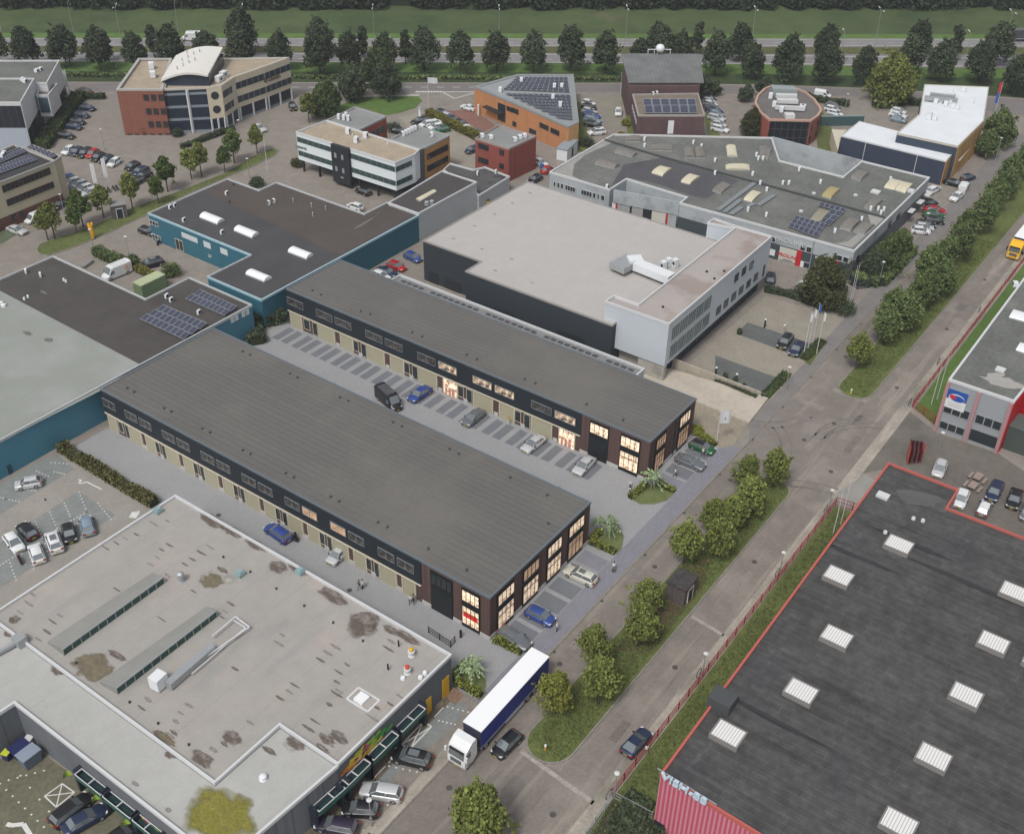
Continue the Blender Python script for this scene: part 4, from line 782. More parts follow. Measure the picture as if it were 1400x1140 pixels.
q = MB(); q.seg(GP[2]+Vector((.2, 0)), GP[5], .25, 0, 6.4); q.seg(GP[2]+Vector((.2, 0)), GP[5], .31, 6.4, 6.45); q.build('rear_screen_wall', GW, Gb.root)
ridge = [g(x, y, Gb.zr+.3).xy for x, y in ((826, 190.5), (908, 215), (1060, 256), (1210, 297))]; q = MB()
for i in range(3): q.seg(ridge[i], ridge[i+1], .35, Gb.zr, Gb.zr+.4+.003*i)
q.build('ridge_upstand', mat('dark_upstand', (.06, .065, .065), .7), Gb.root)
q = MB(); q.q([g(x, y, Gb.zr+.015) for x, y in ((853, 225), (905, 216), (1000, 243), (1010, 248), (965, 272), (945, 268), (900, 252), (860, 243), (835, 255))]); q.build('roof_patch', mat('dark_blue_grey_felt', (.075, .075, .082), .9, noise=[(.2, .15), (3, .1)]), Gb.root)
def spatch(b, pts, m_, name='roof_patch', dz=.03): q = MB(); q.q([g(x, y, b.zr+dz) for x, y in pts]); return q.build(name, m_, b.root)
PG = mat('light_grey_felt', (.27, .265, .25), .9, noise=[(.3, .12), (3, .1)])
spatch(Gb, [(756, 234), (826, 192), (838, 195), (800, 212), (785, 225), (782, 245)], PG); spatch(Gb, [(1140, 333), (1165, 338.5), (1212, 296), (1186, 291), (1190, 305), (1160, 330)], PG); spatch(Gb, [(758, 236), (770, 232), (792, 246), (786, 247)], PG, dz=.04)
K = (700, 160, 3.889)
for L_, mm, r_ in (([(545, 185), (640, 213), (668, 197), (572, 168)], SKYG, .5), ([(440, 248), (545, 273), (572, 256), (470, 228)], SKYG, .5), ([(742, 297), (800, 315), (852, 275), (795, 262)], SKYO, .5), ([(897, 345), (945, 358), (1003, 318), (950, 303)], SKYO, .5),
    ([(603, 108), (603, 130), (685, 130), (685, 104)], SKYG, .4), ([(728, 152), (730, 176), (855, 180), (855, 152)], SKYG, .4), ([(912, 168), (920, 215), (975, 217), (965, 168)], SKYG, .5), ([(968, 168), (978, 217), (1033, 217), (1020, 168)], SKYG, .5), ([(1137, 157), (1145, 210), (1200, 212), (1190, 157)], SKYO, .5), ([(1135, 256), (1138, 280), (1265, 282), (1262, 256)], SKYO, .4), ([(1312, 162), (1322, 212), (1380, 214), (1370, 165)], SKYG, .5), ([(1065, 390), (1110, 408), (1170, 365), (1125, 345)], SKYG, .4), ([(1230, 440), (1275, 452), (1330, 405), (1285, 392)], SKYO, .5)):
    Gb.barrel(zq(L_, *K), r_, mm)
K = (1040, 160, 3.889)
for L_, mm in (([(655, 375), (712, 388), (755, 345), (700, 330)], SKYO), ([(715, 388), (768, 405), (812, 358), (755, 345)], SKYO), ([(480, 322), (530, 340), (578, 300), (528, 285)], SKYG), ([(325, 420), (372, 435), (425, 385), (375, 372)], mat('ochre_skylight', (.33, .27, .13), .6, noise=(1.5, .2))), ([(552, 480), (600, 492), (650, 445), (600, 432)], SKYG), ([(265, 545), (318, 560), (372, 505), (320, 490)], mat('dusty_skylight', (.24, .22, .17), .6)), ([(420, 590), (478, 605), (535, 550), (478, 535)], SKYG), ([(495, 608), (550, 625), (608, 575), (555, 562)], SKYG), ([(-10, 215), (40, 222), (58, 170), (10, 160)], SKYG)):
    Gb.barrel(zq(L_, *K), .55, mm)
Gb.solar(zq([(318, 458), (455, 495), (440, 512), (305, 474)], *K), 5, 1); Gb.solar(zq([(375, 497), (440, 512), (365, 580), (300, 563)], *K), 2, 3); Gb.solar(zq([(185, 530), (345, 575), (300, 645), (145, 585)], *K), 6, 3)
q = MB(); K7 = (700, 160, 3.889)
for a, c in (((1098, 495), (1290, 352)), ((1130, 505), (1215, 440)), ((1165, 517), (1220, 480)), ((1310, 470), (1395, 415)), ((1250, 478), (1290, 460))):
    (a0, a1), (c0, c1) = zq([a, c], *K7); q.seg(g(a0, a1, Gb.zr+.2).xy, g(c0, c1, Gb.zr+.2).xy, 1.0, Gb.zr+.1, Gb.zr+.3+rnd.random()*.02)
q.build('tilted_panels', mat('grey_panel_array', (.17, .19, .2), .35, stripes=((1, -1, 0), 1.2, .08, (.35, .36, .36), .8)), Gb.root)
Gb.ac(zq([(705, 118), (705, 152), (965, 135), (1008, 155), (1080, 230), (1300, 200), (1310, 220), (1335, 220), (1280, 302), (1320, 350), (1355, 385), (1080, 298), (1255, 492), (505, 370)], *K7), .3, (.9, .6, .9))
Gb.ac(zq([(118, 350), (150, 350), (205, 278), (318, 345), (585, 487), (625, 487), (655, 490), (640, 508), (537, 542), (395, 605), (690, 330), (30, 520)], *K), .3, (.9, .6, .9)); Gb.vents(zq([(283, 405), (505, 415), (215, 500)], *K), .3, .3, TRIM)
for x, y in zq([(612, 397), (798, 392)], *K): q = MB(); q.obox(g(x, y, Gb.zr+.2).xy, 0, 1.6, 1.8, Gb.zr, Gb.zr+.35); q.build('roof_hatch', TRIM, Gb.root)
e = edge_near(Gb, 790, 262)
for a, c in ((757, 760), (762, 765.5), (767, 770.5), (773, 787), (795, 810), (811, 815), (817, 820), (822, 827)): 
    t = (a-756)/72; y = 247.5+t*20.5; s0, z0 = Gb.onwall(e, a, y); s1, _ = Gb.onwall(e, c, y+(c-a)*.29); Gb.window(e, min(s0, s1), max(s0, s1), z0, 1.2, 1 if c-a < 6 else 4, TRIM, GLASS)
e = edge_near(Gb, 1100, 345); RED = mat('red_pier', (.42, .02, .025), .6); p, d, nn, L = Gb.frame(e)
Gb.panel(e, 0, L, 0, 3.3, mat('dark_teal_ground_floor', (.05, .065, .075), .6), 'lower_facade', .02, .05)
K5 = (1040, 300, 10)
for a, c in (((504, 415), (530, 680)), ((990, 545), (1028, 730))): Gb.ppx(e, *zq([a, c], *K5), RED, 'pier', .12, .2)
Gb.ppx(e, *zq([(270, 365), (475, 640)], *K5), mat('cream_roller_door', (.5, .49, .45), .6), 'roller_door', .08, .1)
Gb.ppx(e, *zq([(750, 500), (985, 590)], *K5), mat('cream_roller_door', (.5, .49, .45)), 'roller_door', .08, .1)
Gb.wrow(e, *zq([(548, 345), (705, 385)], *K5), 2, 1.2, .88, TRIM, GLASS); Gb.wrow(e, *zq([(1048, 485), (1212, 520)], *K5), 2, 1.2, .88, TRIM, GLASS); Gb.wrow(e, *zq([(160, 235), (212, 250)], *K5), 1, 1.1, .9, TRIM, GLASS)
Gb.wrow(e, *zq([(585, 575), (680, 600)], *K5), 1, 1.3, .9, TRIM, GLASS); Gb.wrow(e, *zq([(1065, 705), (1170, 735)], *K5), 1, 1.3, .9, TRIM, GLASS)
for a, c in (((520, 555), (575, 690)), ((1020, 695), (1062, 780)), ((735, 600), (820, 700)), ((135, 400), (190, 500))): Gb.ppx(e, *zq([a, c], *K5), WHITE, 'entrance_door', .1, .08)
for x, y in zq([(735, 300)], *K5): s0, z0 = Gb.onwall(e, x, y); loc, rz = Gb.put(e, s0, 0, .25); MB().tube(loc, loc+Vector((0, 0, 6.2)), .09).build('downpipe', STEEL, Gb.root)
Gb.text(e, zq([(398, 330)], *K5)[0], 'PROLINE', 1.25, TRIM, off=.1, sx=1.3); Gb.text(e, zq([(372, 520)], *K5)[0], 'PROLINE', .95, mat('red_lettering', (.45, .03, .02), .6), off=.18, sx=1.2)
q = MB(); s0, z0 = Gb.onwall(e, *zq([(375, 550)], *K5)[0])
for dz, w_ in ((-.1, 1.0), (-.45, 1.7)): a = p+d*(s0-w_)+nn*.17; c = p+d*(s0+w_)+nn*.17; q.seg(a, c, .03, z0+dz-.07, z0+dz+.07)
q.build('door_lettering_line', mat('dark_lettering', (.06, .06, .07), .6), Gb.root)
e = edge_near(Gb, 900, 285)
for k, m_ in enumerate((GW, RED, CREAM, DARK, CREAM, DARK, WHITE, RED, CREAM)):
    s = 4+k*(5.0 if True else 0); 
    p, d, nn, L = Gb.frame(e)
e = edge_near(Gb, 1240, 290); p, d, nn, L = Gb.frame(e); Gb.panel(e, 0, L*.97, 0, 3.6, mat('dark_grey_brick_base', (.11, .115, .13), .8, noise=(.4, .1)), 'lower_facade', .03, .06)
for a, c in (((1171, 353), (1175, 346)), ((1215, 305), (1219, 300)), ((1226, 296), (1231, 290))): Gb.wrow(e, a, c, 1, 1.3, .9, DARK, GLASS)
for x, y in ((1236, 312), (1248, 300), (1259, 287)): s0, z0 = Gb.onwall(e, x, y); loc, rz = Gb.put(e, s0, 1.2, .7); q = MB(); q.obox(loc.xy, rz, 2.4, 1.1, 2.9, 3.0); q.build('canopy', TRIM, Gb.root)
q = MB(); pf = MB()
pe_ = Gb.P[11].lerp(Gb.P[8], .0)
# recessed ground floor fronts with red piers behind the hall
q0, q1 = Gb.P[8], Gb.P[11]; dd = (q1-q0).normalized(); nn2 = Vector((dd.y, -dd.x)); nn2 = nn2 if nn2.dot(CAM.xy-q0) > 0 else -nn2
for f0, f1, m_, nm in ((.02, .14, GW, 'roller_door'), (.14, .165, RED, 'pier'), (.17, .37, mat('cream_roller_door', (.5, .49, .45)), 'roller_door'), (.37, .5, DARK, 'entrance_door'), (.5, .66, mat('grey_roller_door', (.3, .31, .31), .6), 'roller_door'), (.66, .69, DARK, 'pier'), (.69, .87, mat('grey_roller_door', (.3, .31, .31)), 'roller_door'), (.87, .9, RED, 'pier'), (.9, .95, WHITE, 'entrance_door')):
    MB().seg(q0.lerp(q1, f0)-nn2*.1, q0.lerp(q1, f1)-nn2*.1, .2, 0, 3.55).build(nm, m_, Gb.root)

# --- blue and ochre hall top right
NB = mat('dark_blue_cladding', (.035, .048, .075), .6, noise=[(.1, .06)], stripes=((1, 1, 0), 1.0, .03, (.025, .035, .055), .5)); OCH = mat('ochre_brick', (.42, .25, .095), .85, noise=[(1, .1)], brick=(0, .5, .14, .012, (.33, .2, .09), .12))
H1 = Bld('blue_hall', 'dark blue hall with white roof and ochre brick street side in the upper right', 'hall', [(1150.6, 185.7), (1175, 165.9), (1262, 188), (1344, 160), (1293.3, 220.4)], 5.8, NB, ROOFS['white'], TRIM, drop=.12, rimdrop=.3)
H2w = [(1226.4, 181.9), (1257.3, 155.6), (1264, 115.5), (1352, 119), (1345, 165), (1310, 199.9)]
H2 = Bld('x', 'x', 'x', H2w, 8.0, NB, ROOFS['white'], mat('stone_rim', (.42, .40, .34), .7), parent=H1.root, roofname='upper_roof', drop=.15)
e = edge_near(H2, 1330, 185); p, d, nn, L = H2.frame(e); H2.panel(e, 0, L, 0, 7.6, OCH, 'ochre_wall', .04, .1)
for k in range(6): H2.window(e, 2.5+k*(L-4)/6, 4.2+k*(L-4)/6, 6.6, 2.4, 1, DARK, GLASS)
e = edge_near(H1, 1315, 205); p, d, nn, L = H1.frame(e); H1.panel(e, 0, L, 0, 5.6, OCH, 'ochre_wall', .04, .1); q = MB(); q.seg(p+d*8+nn*.8, p+d*(L*.9)+nn*.8, 1.5, 3.3, 3.5); q.build('canopy', CONC, H1.root)
e = edge_near(H1, 1220, 215)
for x, y in ((1182, 205), (1251, 228)): s0, z0 = H1.onwall(e, x, y); loc, rz = H1.put(e, s0, 0, .12); MB().tube(loc, loc+Vector((0, 0, 5.6)), .08).build('downpipe', TRIM, H1.root)
H2.ac(zq([(470, 810), (555, 840), (600, 830), (650, 860), (690, 840), (720, 880), (760, 890), (640, 800), (500, 960), (545, 995), (490, 990), (700, 740), (820, 725), (900, 830), (720, 790), (745, 800)], 1200, 20, 7), .2, (1.4, 1.2, 1.3))
q = MB(); 
for a, c in (((450, 800), (760, 830)), ((500, 770), (740, 800))): A0, A1 = [g(x, y, H2.zr+.8).xy for x, y in zq([a, c], 1200, 20, 7)]; q.seg(A0, A1, 1.2, H2.zr+.5, H2.zr+1.3+rnd.random()*.05)
q.build('duct', STEEL, H2.root); H1.ac([(1266.5, 197)], .2, (1.6, 1.2, 1.5))
q = MB(); q.hexa([g(x, y, 3.4).xy for x, y in ((1137, 177), (1158, 178), (1150, 186), (1145.5, 206))], 0, 3.4); o = q.build('cream_shed', mat('cream_roof', (.5, .46, .37), .8), None, g(1145.5, 206)); setp(o, 'small wedge shaped cream roofed shed against the end of the blue hall', 'shed')
# --- brick building with pitched metal roof
PB = mat('purple_brown_brick', (.105, .062, .065), .9, noise=[(.4, .12), (3, .1)], brick=(0, .5, .14, .012, (.08, .06, .06), .15))
I1 = Bld('brick_building', 'dark purple brick building with sloping streaked grey metal roof and satellite dish', 'building', [(864.6, 128.6), (954.5, 127.3), (963.6, 157.4), (872.3, 157.4)], 6.5, PB, mat('brown_gravel_roof', (.17, .14, .11), .9, noise=[(.3, .2), (3, .15)]), mat('stone_rim2', (.3, .28, .26), .7), rimw=.3)
I1.solar([(878, 138), (951, 138), (954, 156), (882, 156)], 6, 2, .6)
zt, zb = 10.5, 8.0; T = [g(849, 74.6, zt), g(957, 75.3, zt), g(962.3, 114.4, zb), g(859.4, 114.4, zb)]
q = MB(); cc = [g(859.4, 116, 8).xy, g(957, 116, 8).xy, g(952, 80, 9.8).xy, g(853, 80, 9.8).xy]; q.hexa(cc, 0, 7.6); q.build('upper_wall', PB, I1.root); q = MB(); q.seg(g(860, 116.4, 7).xy, g(956.5, 116.4, 7).xy, .2, 6.2, 7.55); q.build('render_band', mat('white_render', (.42, .44, .45), .8), I1.root)
q = MB(); q.hexa([p.xy for p in (g(853, 80, 8).xy.to_3d(), g(953, 79, 8).xy.to_3d(), g(957, 122, 6).xy.to_3d(), g(862, 122, 6).xy.to_3d())], 0, 6.6); q.build('rear_wall', PB, I1.root)
q = MB(); up = Vector((0, 0, .25)); q.q([p+up for p in T]); q.q([T[3], T[2], T[2]+up, T[3]+up]); q.q([T[0], T[3], T[3]+up, T[0]+up]); q.q([T[1], T[2], T[2]+up, T[1]+up]); q.q([T[0], T[1], T[1]+up, T[0]+up]); q.q(T)
q.build('pitched_roof', mat('streaked_metal_roof', (.14, .145, .145), .7, noise=[(.3, .25), (2, .15)], stripes=((.629, -.777, 0), .9, .12, (.09, .095, .095), .8), blotch=(.15, (.09, .088, .085), .5, .7)), I1.root)
q = MB(); p0 = T[0].lerp(T[1], .33); p1 = T[0].lerp(T[1], .63)
q.tube(p0+Vector((0, 0, 1.3)), p1+Vector((0, 0, 1.3)), .12)
for t in (.34, .42, .52, .62): e0 = T[0].lerp(T[1], t); q.tube(e0, e0+Vector((0, 0, 1.3)), .1)
o = q.build('antenna_frame', TRIM, I1.root); q = MB(); c = T[0].lerp(T[1], .49)+Vector((0, 0, 1.6)); q.lathe(c, [(.1, -1), (.9, -.7), (1.25, 0), (.9, .8), (.2, 1.1)], 16); q.build('radome', WHITE, o, smooth=True)
e = edge_near(I1, 915, 168); I1.ppx(e, (914, 165), (920, 183), WHITE, 'entrance_door'); 
e = edge_near(I1, 868, 150)
for k in range(5): I1.window(e, 2+k*2.4, 3.2+k*2.4, 4.5, .9, 1, TRIM, GLASS)
I1.ac([(893, 128), (898, 127)], .9, (1.0, .6, .8))
# --- lens shaped red brick building
RB = mat('red_brick', (.26, .075, .05), .9, noise=[(.5, .08)], brick=(0, .5, .14, .012, (.22, .1, .08), .12))
lens = [(1051.6, 163.3), (1038, 152), (1031.7, 140), (1035, 130), (1045, 120.5), (1056, 116), (1090, 120.5), (1103, 126.5), (1114, 135), (1122, 146), (1123.6, 151), (1119, 158), (1109.4, 164.6)]
J = Bld('curved_brick_building', 'lens shaped red brick building with a dark glass front and grey roof', 'building', lens, 6.6, RB, mat('grey_brown_roof', (.13, .12, .115), .9, noise=[(.3, .15), (3, .1)]), mat('pink_rim', (.42, .27, .21), .7), rimw=.5, snap=False)
e = len(lens)-1; L = J.frame(e)[3]; J.panel(e, .3, L-.3, .1, 6.1, mat('black_curtain_wall', (.012, .015, .02), .15, stripes=[((1, -1, 0), 2.2, .06, (.1, .1, .1), .8), ((0, 0, 1), 2.1, .05, (.1, .1, .1), .8)]), 'glazed_front', .05, .1)
for i in (10, 11):
    L = J.frame(i)[3]
    for z in (2.3, 5.0):
        for k in range(max(1, int(L/2.4))): J.window(i, .5+k*2.3, 1.3+k*2.3, z, 1.3, 1, DARK, GLASS)
J.ac(zq([(95, 510), (130, 590), (390, 620), (410, 620), (200, 640)], 1040, 60, 7), .3, (1.4, 1.2, 1.6)); 
q = MB()
for a, c, ww in (((140, 610), (420, 625), .8), ((145, 500), (345, 505), 1.2), ((155, 550), (355, 555), 1.2), ((230, 690), (320, 690), 2.0)): A0, A1 = [g(x, y, J.zr+.7).xy for x, y in zq([a, c], 1040, 60, 7)]; q.seg(A0, A1, ww, J.zr+.3, J.zr+1.2+rnd.random()*.05)
q.build('duct', TRIM, J.root); q = MB(); q.hexa([g(x, y, 8.3).xy for x, y in ((1054, 114.5), (1085, 116), (1091, 121.5), (1057, 120))], 5.6, 8.0); q.build('glazed_lantern', mat('lantern_grey', (.25, .28, .28), .5), J.root)
# --- orange office with solar roof
OR = mat('orange_brick', (.42, .19, .085), .85, noise=[(.5, .07)], brick=(0, .5, .14, .012, (.35, .18, .09), .1)); ORL = mat('buff_brick', (.50, .30, .13), .85, noise=[(.5, .07)])
K1 = Bld('orange_office', 'orange and buff brick office with overhanging roof covered in rows of solar panels', 'office', [(648.3, 118.3), (707.7, 101.6), (784, 101.6), (791.3, 167.1), (777, 173.6), (710, 144)], 6.6, OR, mat('zinc_roof', (.25, .265, .27), .7, noise=(.2, .06)), mat('zinc_rim', (.22, .235, .24), .6), rimw=.9, drop=.2)
n = len(K1.P); e = edge_near(K1, 785, 190); K1.panel(e, 0, K1.frame(e)[3], 0, 6.3, ORL, 'buff_wall', .04, .1)
K1.solar([(706, 106), (776, 106), (779, 128), (686, 124)], 12, 6, .12, .5); K1.solar([(690, 128), (780, 130.5), (783, 166), (768, 164)], 12, 8, .12, .5)
K1.ac([(758, 119), (768, 119), (756, 134), (766, 144), (684, 124), (713, 111)], .5, (1.2, 1.0, 1.4))
e = edge_near(K1, 745, 180)
for pa, pb in (((701, 147), (709, 151)), ((738, 167), (750, 173)), ((753, 174), (765, 180)), ((724, 174), (733, 180)), ((701, 165), (706, 168))): K1.wrow(e, pa, pb, 1, 1.2, .9, DARK, GLASS, 2)
e = edge_near(K1, 675, 148); K1.ppx(e, (681, 140), (691, 168), GLASS, 'glazed_entrance', .06); p, d, nn, L = K1.frame(e)
sA, zA = K1.onwall(e, 666, 152); sB, zB = K1.onwall(e, 690, 165); q = MB(); q.seg(p+d*min(sA, sB)+nn*.9, p+d*max(sA, sB)+nn*.9, 1.6, 3.0, 3.2); q.build('canopy', DARK, K1.root)
K1.wrow(e, (693, 144), (701, 149), 1, 1.1, .9, DARK, GLASS)
# --- white office with its brick wings, upper centre
WR = mat('white_render_wall', (.60, .64, .66), .6)
M1 = Bld('banded_office', 'white banded office with tan gravel roof, dark entrance tower and open parking underneath', 'office', [(404.5, 180.2), (446.4, 164.3), (573.7, 204.1), (567.3, 210.6), (540.3, 222.1)], 9.4, WR, ROOFS['gravel'], TRIM, z0=2.9)
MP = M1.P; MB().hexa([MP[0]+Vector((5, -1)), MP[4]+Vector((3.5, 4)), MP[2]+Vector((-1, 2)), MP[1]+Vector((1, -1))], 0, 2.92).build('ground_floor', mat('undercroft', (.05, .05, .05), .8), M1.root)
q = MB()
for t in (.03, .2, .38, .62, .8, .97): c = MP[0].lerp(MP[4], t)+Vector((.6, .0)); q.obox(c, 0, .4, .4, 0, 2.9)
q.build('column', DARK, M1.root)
GG = mat('strip_glass', (.04, .065, .065), .15, stripes=((1, -1, 0), 1.7, .08, (.16, .18, .18), .8)); K3 = (395, 170, 16.28)
e = edge_near(M1, 450, 215); p, d, nn, L = M1.frame(e)
for z in (8.3, 5.1): M1.panel(e, .2, L-.1, z-1.15, z, GG, 'strip_window', .02, .06)
s0 = sx(M1, e, 457.5, 225); s1 = sx(M1, e, 481, 232); s0, s1 = min(s0, s1), max(s0, s1); M1.panel(e, s0, s1, .8, 9.45, DARK, 'entrance_tower', .35, .9)
for k in (0, 1):
    for z in (7.7, 4.6): M1.panel(e, s0+(s1-s0)*(.18+.4*k), s0+(s1-s0)*(.3+.4*k), z-1.1, z, mat('tower_window', (.25, .26, .28), .3), 'window', .82, .04)
M1.text(e, (412, 203), 'hypsarch', .95, mat('grey_lettering', (.12, .14, .16), .6), off=.1); M1.text(e, (471.5, 242), 'idee', .45, TRIM, off=.86)
e = edge_near(M1, 550, 235); L = M1.frame(e)[3]
for z in (8.3, 5.1): M1.panel(e, .1, L*.82, z-1.15, z, GG, 'strip_window', .02, .06)
M1.ac([(476, 181), (487, 193), (500, 187)], .3, (1.3, 1.1, 1.6)); M1.vents([(530, 196), (495, 190), (482, 184)], .15, .5, TRIM)
M2 = Bld('brick_wing', 'red brick wing with grey roof and air conditioners behind the white banded office', 'building', [(446.4, 164.3), (485, 146.3), (528.2, 159.1), (491.4, 177.1)], 9.2, RB, ROOFS['grey'], GREYTRIM)
M2.ac([(463, 161), (470, 162), (473, 159), (476, 163)], .6, (1.2, .8, 1.4)); e = edge_near(M2, 515, 175)
for dz in (2.0, 5.2): M2.panel(e, 1, M2.frame(e)[3]-1, 9.2-dz-1.2, 9.2-dz, GG, 'strip_window', .02, .06)
M3 = Bld('ochre_wing', 'ochre clad wing with grey roof at the right of the white banded office', 'building', [(533.9, 190), (571, 172), (614.9, 184.9), (576.3, 204.1)], 8.6, mat('ochre_cladding', (.38, .20, .07), .7, stripes=((0, 0, 1), .8, .03, (.3, .16, .06), .6)), ROOFS['grey'], GREYTRIM)
e = edge_near(M3, 598, 205); L = M3.frame(e)[3]
for dz in (1.3, 4.8): M3.wrow(e, (584, 204+dz*4.6), (612, 192+dz*4.6), 5, 1.4, .9, DARK, GLASS)
M3.panel(e, -2.5, .8, 0, 8.6, mat('slate_panel', (.08, .085, .09), .6), 'slate_return', .06, .12)
M3.ac([(551, 184), (555, 182), (559, 180), (563, 178), (567, 176), (590, 185)], 1.0, (1.0, .9, 1.2))
L1 = Bld('red_brick_block', 'square red brick block with grey flat roof beside the olive hedge', 'building', [(649.6, 188.7), (681.7, 170.7), (733.4, 185.7), (695.9, 202.9)], 8.0, mat('deep_red_brick', (.23, .06, .045), .9, noise=[(.5, .08)], brick=(0, .5, .14, .012, (.19, .07, .06), .12)), ROOFS['grey'], mat('grey_pink_rim', (.3, .24, .22), .7))
e = edge_near(L1, 670, 215); 
for pa, pb in (((654, 195), (668, 200)), ((654, 214), (668, 219)), ((683, 204), (689, 206)), ((683, 223), (689, 225))): L1.wrow(e, pa, pb, 1, 1.2, .9, DARK, GLASS, 3 if pb[0]-pa[0] > 10 else 1)
L1.ac([(671, 188), (659, 186), (704, 191), (711, 188), (717, 186)], .9, (1.3, 1.1, 1.0))
# --- curved office top left
TN = mat('tan_stone', (.50, .445, .35), .8, noise=[(.3, .05)], stripes=((0, 0, 1), 1.1, .015, (.4, .36, .29), .6))
N1 = Bld('curved_roof_office', 'four storey office of red brick, blue glass and cream stone with a curved white roof', 'office', [(158.9, 122.1), (189, 79.7), (235, 79.7), (222.4, 122.1)], 11.3, mat('orange_red_brick', (.205, .08, .055), .9, noise=[(.5, .07)], brick=(0, .5, .14, .012, (.22, .1, .08), .12)), ROOFS['gravel'], mat('grey_stone_rim', (.36, .35, .33), .7), rimw=.6, drop=.6)
K1_ = (150, 50, 5.385)
e = edge_near(N1, 195, 150); BR = mat('brown_frame', (.07, .03, .025), .6)
for L_ in ([(245, 428), (395, 428)], [(265, 530), (410, 530)], [(283, 625), (428, 625)]): N1.wrow(e, *zq(L_, *K1_), 3, 1.5, .7, BR, GLASS)
N1.wrow(e, *zq([(130, 715), (440, 715)], *K1_), 6, .5, .55, BR, GLASS)
N1.ac([(209, 104), (207, 92)], .9, (2.2, 1.6, 1.8))
N2w = [(222.4, 122.1), (235, 82), (312, 79.7), (395, 78.4), (360, 91.5), (320, 105), (302, 117), (281.6, 119.6)]
N2 = Bld('x', 'x', 'x', N2w, 11.0, mat('blue_black_glazing', (.018, .025, .04), .15, stripes=[((0, 0, 1), 3.1, .2, (.2, .23, .26), 1.0)]), ROOFS['gravel'], mat('cream_rim', (.42, .40, .35), .7), parent=N1.root, roofname='tan_roof', drop=.5, rimw=.5)
for i in (3, 4, 5, 6):
    L = N2.frame(i)[3]; N2.panel(i, 0, L, 3.2, 10.9, TN, 'stone_facade', .06, .16)
    if i == 6:
        for z in (8.8, 5.4):
            loc, rz = N2.put(i, L*.5, z, .16); p, d, nn, _ = N2.frame(i); MB().tube(loc, loc+Vector((nn.x, nn.y, 0))*.06, .95, n=20).build('round_window', GLASS, N1.root)
    else:
        for z in (9.4, 6.0): N2.panel(i, .1 if i != 5 else L*.0, L-.1 if i != 5 else L*.7, z-1.6, z, mat('ribbon_glass', (.035, .045, .06), .15, stripes=((1, -1, 0), 1.9, .1, (.25, .24, .23), .8)), 'strip_window', .16, .06)
    q = MB(); p, d, nn, _ = N2.frame(i)
    for t in (.05, .5, .95): q.obox(p+d*L*t+nn*.1, 0, .35, .35, 0, 3.2)
    q.build('column', TRIM, N1.root)
N2.text(4, (373, 120), '© Dustin', 1.5, mat('dark_red_lettering', (.04, .015, .012), .6), z=7.0, off=.2)
q = MB(); p, d, nn, L = N2.frame(7); 
q.obox(p+d*L*.55+nn*.15, 0, .5, .5, 0, 10.5); q.build('white_fin', TRIM, N1.root)
# curved roof volume
zz = 13.6; crn = [g(x, y, h_) for x, y, h_ in ((219.8, 109.3, 12.2), (240.4, 76, 12.2), (304.7, 64.8, 14.6), (284, 102.8, 13.4))]
q = MB(); rows = []; n_ = 10
for k in range(n_+1):
    t = k/n_; f0 = crn[0].lerp(crn[3], t); f1 = crn[1].lerp(crn[2], t); bul = Vector((0, 0, 1.1*math.sin(math.pi*t))); rows.append([f0+bul, f1+bul])
q.grid(rows); q.grid([[a-Vector((0, 0, .5)), c-Vector((0, 0, .5))] for a, c in rows])
q.grid([[a for a, c in rows], [a-Vector((0, 0, .5)) for a, c in rows]]); q.grid([[c for a, c in rows], [c-Vector((0, 0, .5)) for a, c in rows]]); q.q([rows[-1][0], rows[-1][1], rows[-1][1]-Vector((0, 0, .5)), rows[-1][0]-Vector((0, 0, .5))])
q.build('curved_roof', mat('cream_white_roof', (.60, .585, .55), .6), N1.root)
q = MB(); fr = [(a.xy+(c.xy-a.xy)*.04) for a, c in rows]; bk = [(a.xy+(c.xy-a.xy)*.96) for a, c in rows]
for k in range(n_):
    q.hexa([fr[k], fr[k+1], bk[k+1], bk[k]], 10.4, min(rows[k][0].z, rows[k+1][0].z, rows[k][1].z)-.2, top=False)
q.build('attic_storey', mat('attic_glass', (.03, .04, .06), .2), N1.root)
N2.ac([(306, 104), (300, 110)], .2, (2.4, 1.6, 1.8)); q = MB()
for k in range(9): c = rows[3+k % 4][0].lerp(rows[3+k % 4][1], .2+.08*k); q.tube(c, c+Vector((0, 0, .8)), .12)
q.build('roof_vents', GREYTRIM, N1.root)
# --- white office top left corner, with the beige solar office below it
O1w = mat('white_cement_panels', (.55, .575, .585), .6, stripes=((0, 0, 1), 1.2, .02, (.45, .47, .48), .7))
O1 = Bld('white_box_office', 'white clad office of stacked boxes at the upper left corner of the view', 'office', [(-30, 82.5), (81, 82.3), (64, 113), (-60, 113)], 10.5, O1w, ROOFS['felt_green'], TRIM, z0=0)
K0 = (0, 60, 6.087)
O2 = Bld('x', 'x', 'x', zq([(-240, 285), (285, 285), (170, 485), (-240, 485)], *K0), 11.5, O1w, ROOFS['felt_green'], TRIM, parent=O1.root, roofname='front_roof')
e = edge_near(O2, 15, 155); p, d, nn, L = O2.frame(e); O2.panel(e, 0, L-.2, 5.4, 10.6, mat('dark_office_glass', (.02, .022, .03), .15, stripes=((1, -1, 0), 2.4, .04, (.1, .1, .12), .8)), 'curtain_wall', .05, .1); O2.panel(e, 0, L-.2, 0, 5.2, mat('pale_blue_wall', (.33, .37, .43), .6), 'lower_wall', .05, .1)
e = edge_near(O2, 45, 140); L = O2.frame(e)[3]; O2.panel(e, .4, L, 0, 4.6, GLASS, 'ground_glazing', .05, .1)
e = edge_near(O1, 80, 110); L = O1.frame(e)[3]; O1.panel(e, .4, L, 0, 4.0, GLASS, 'ground_glazing', .05, .1)
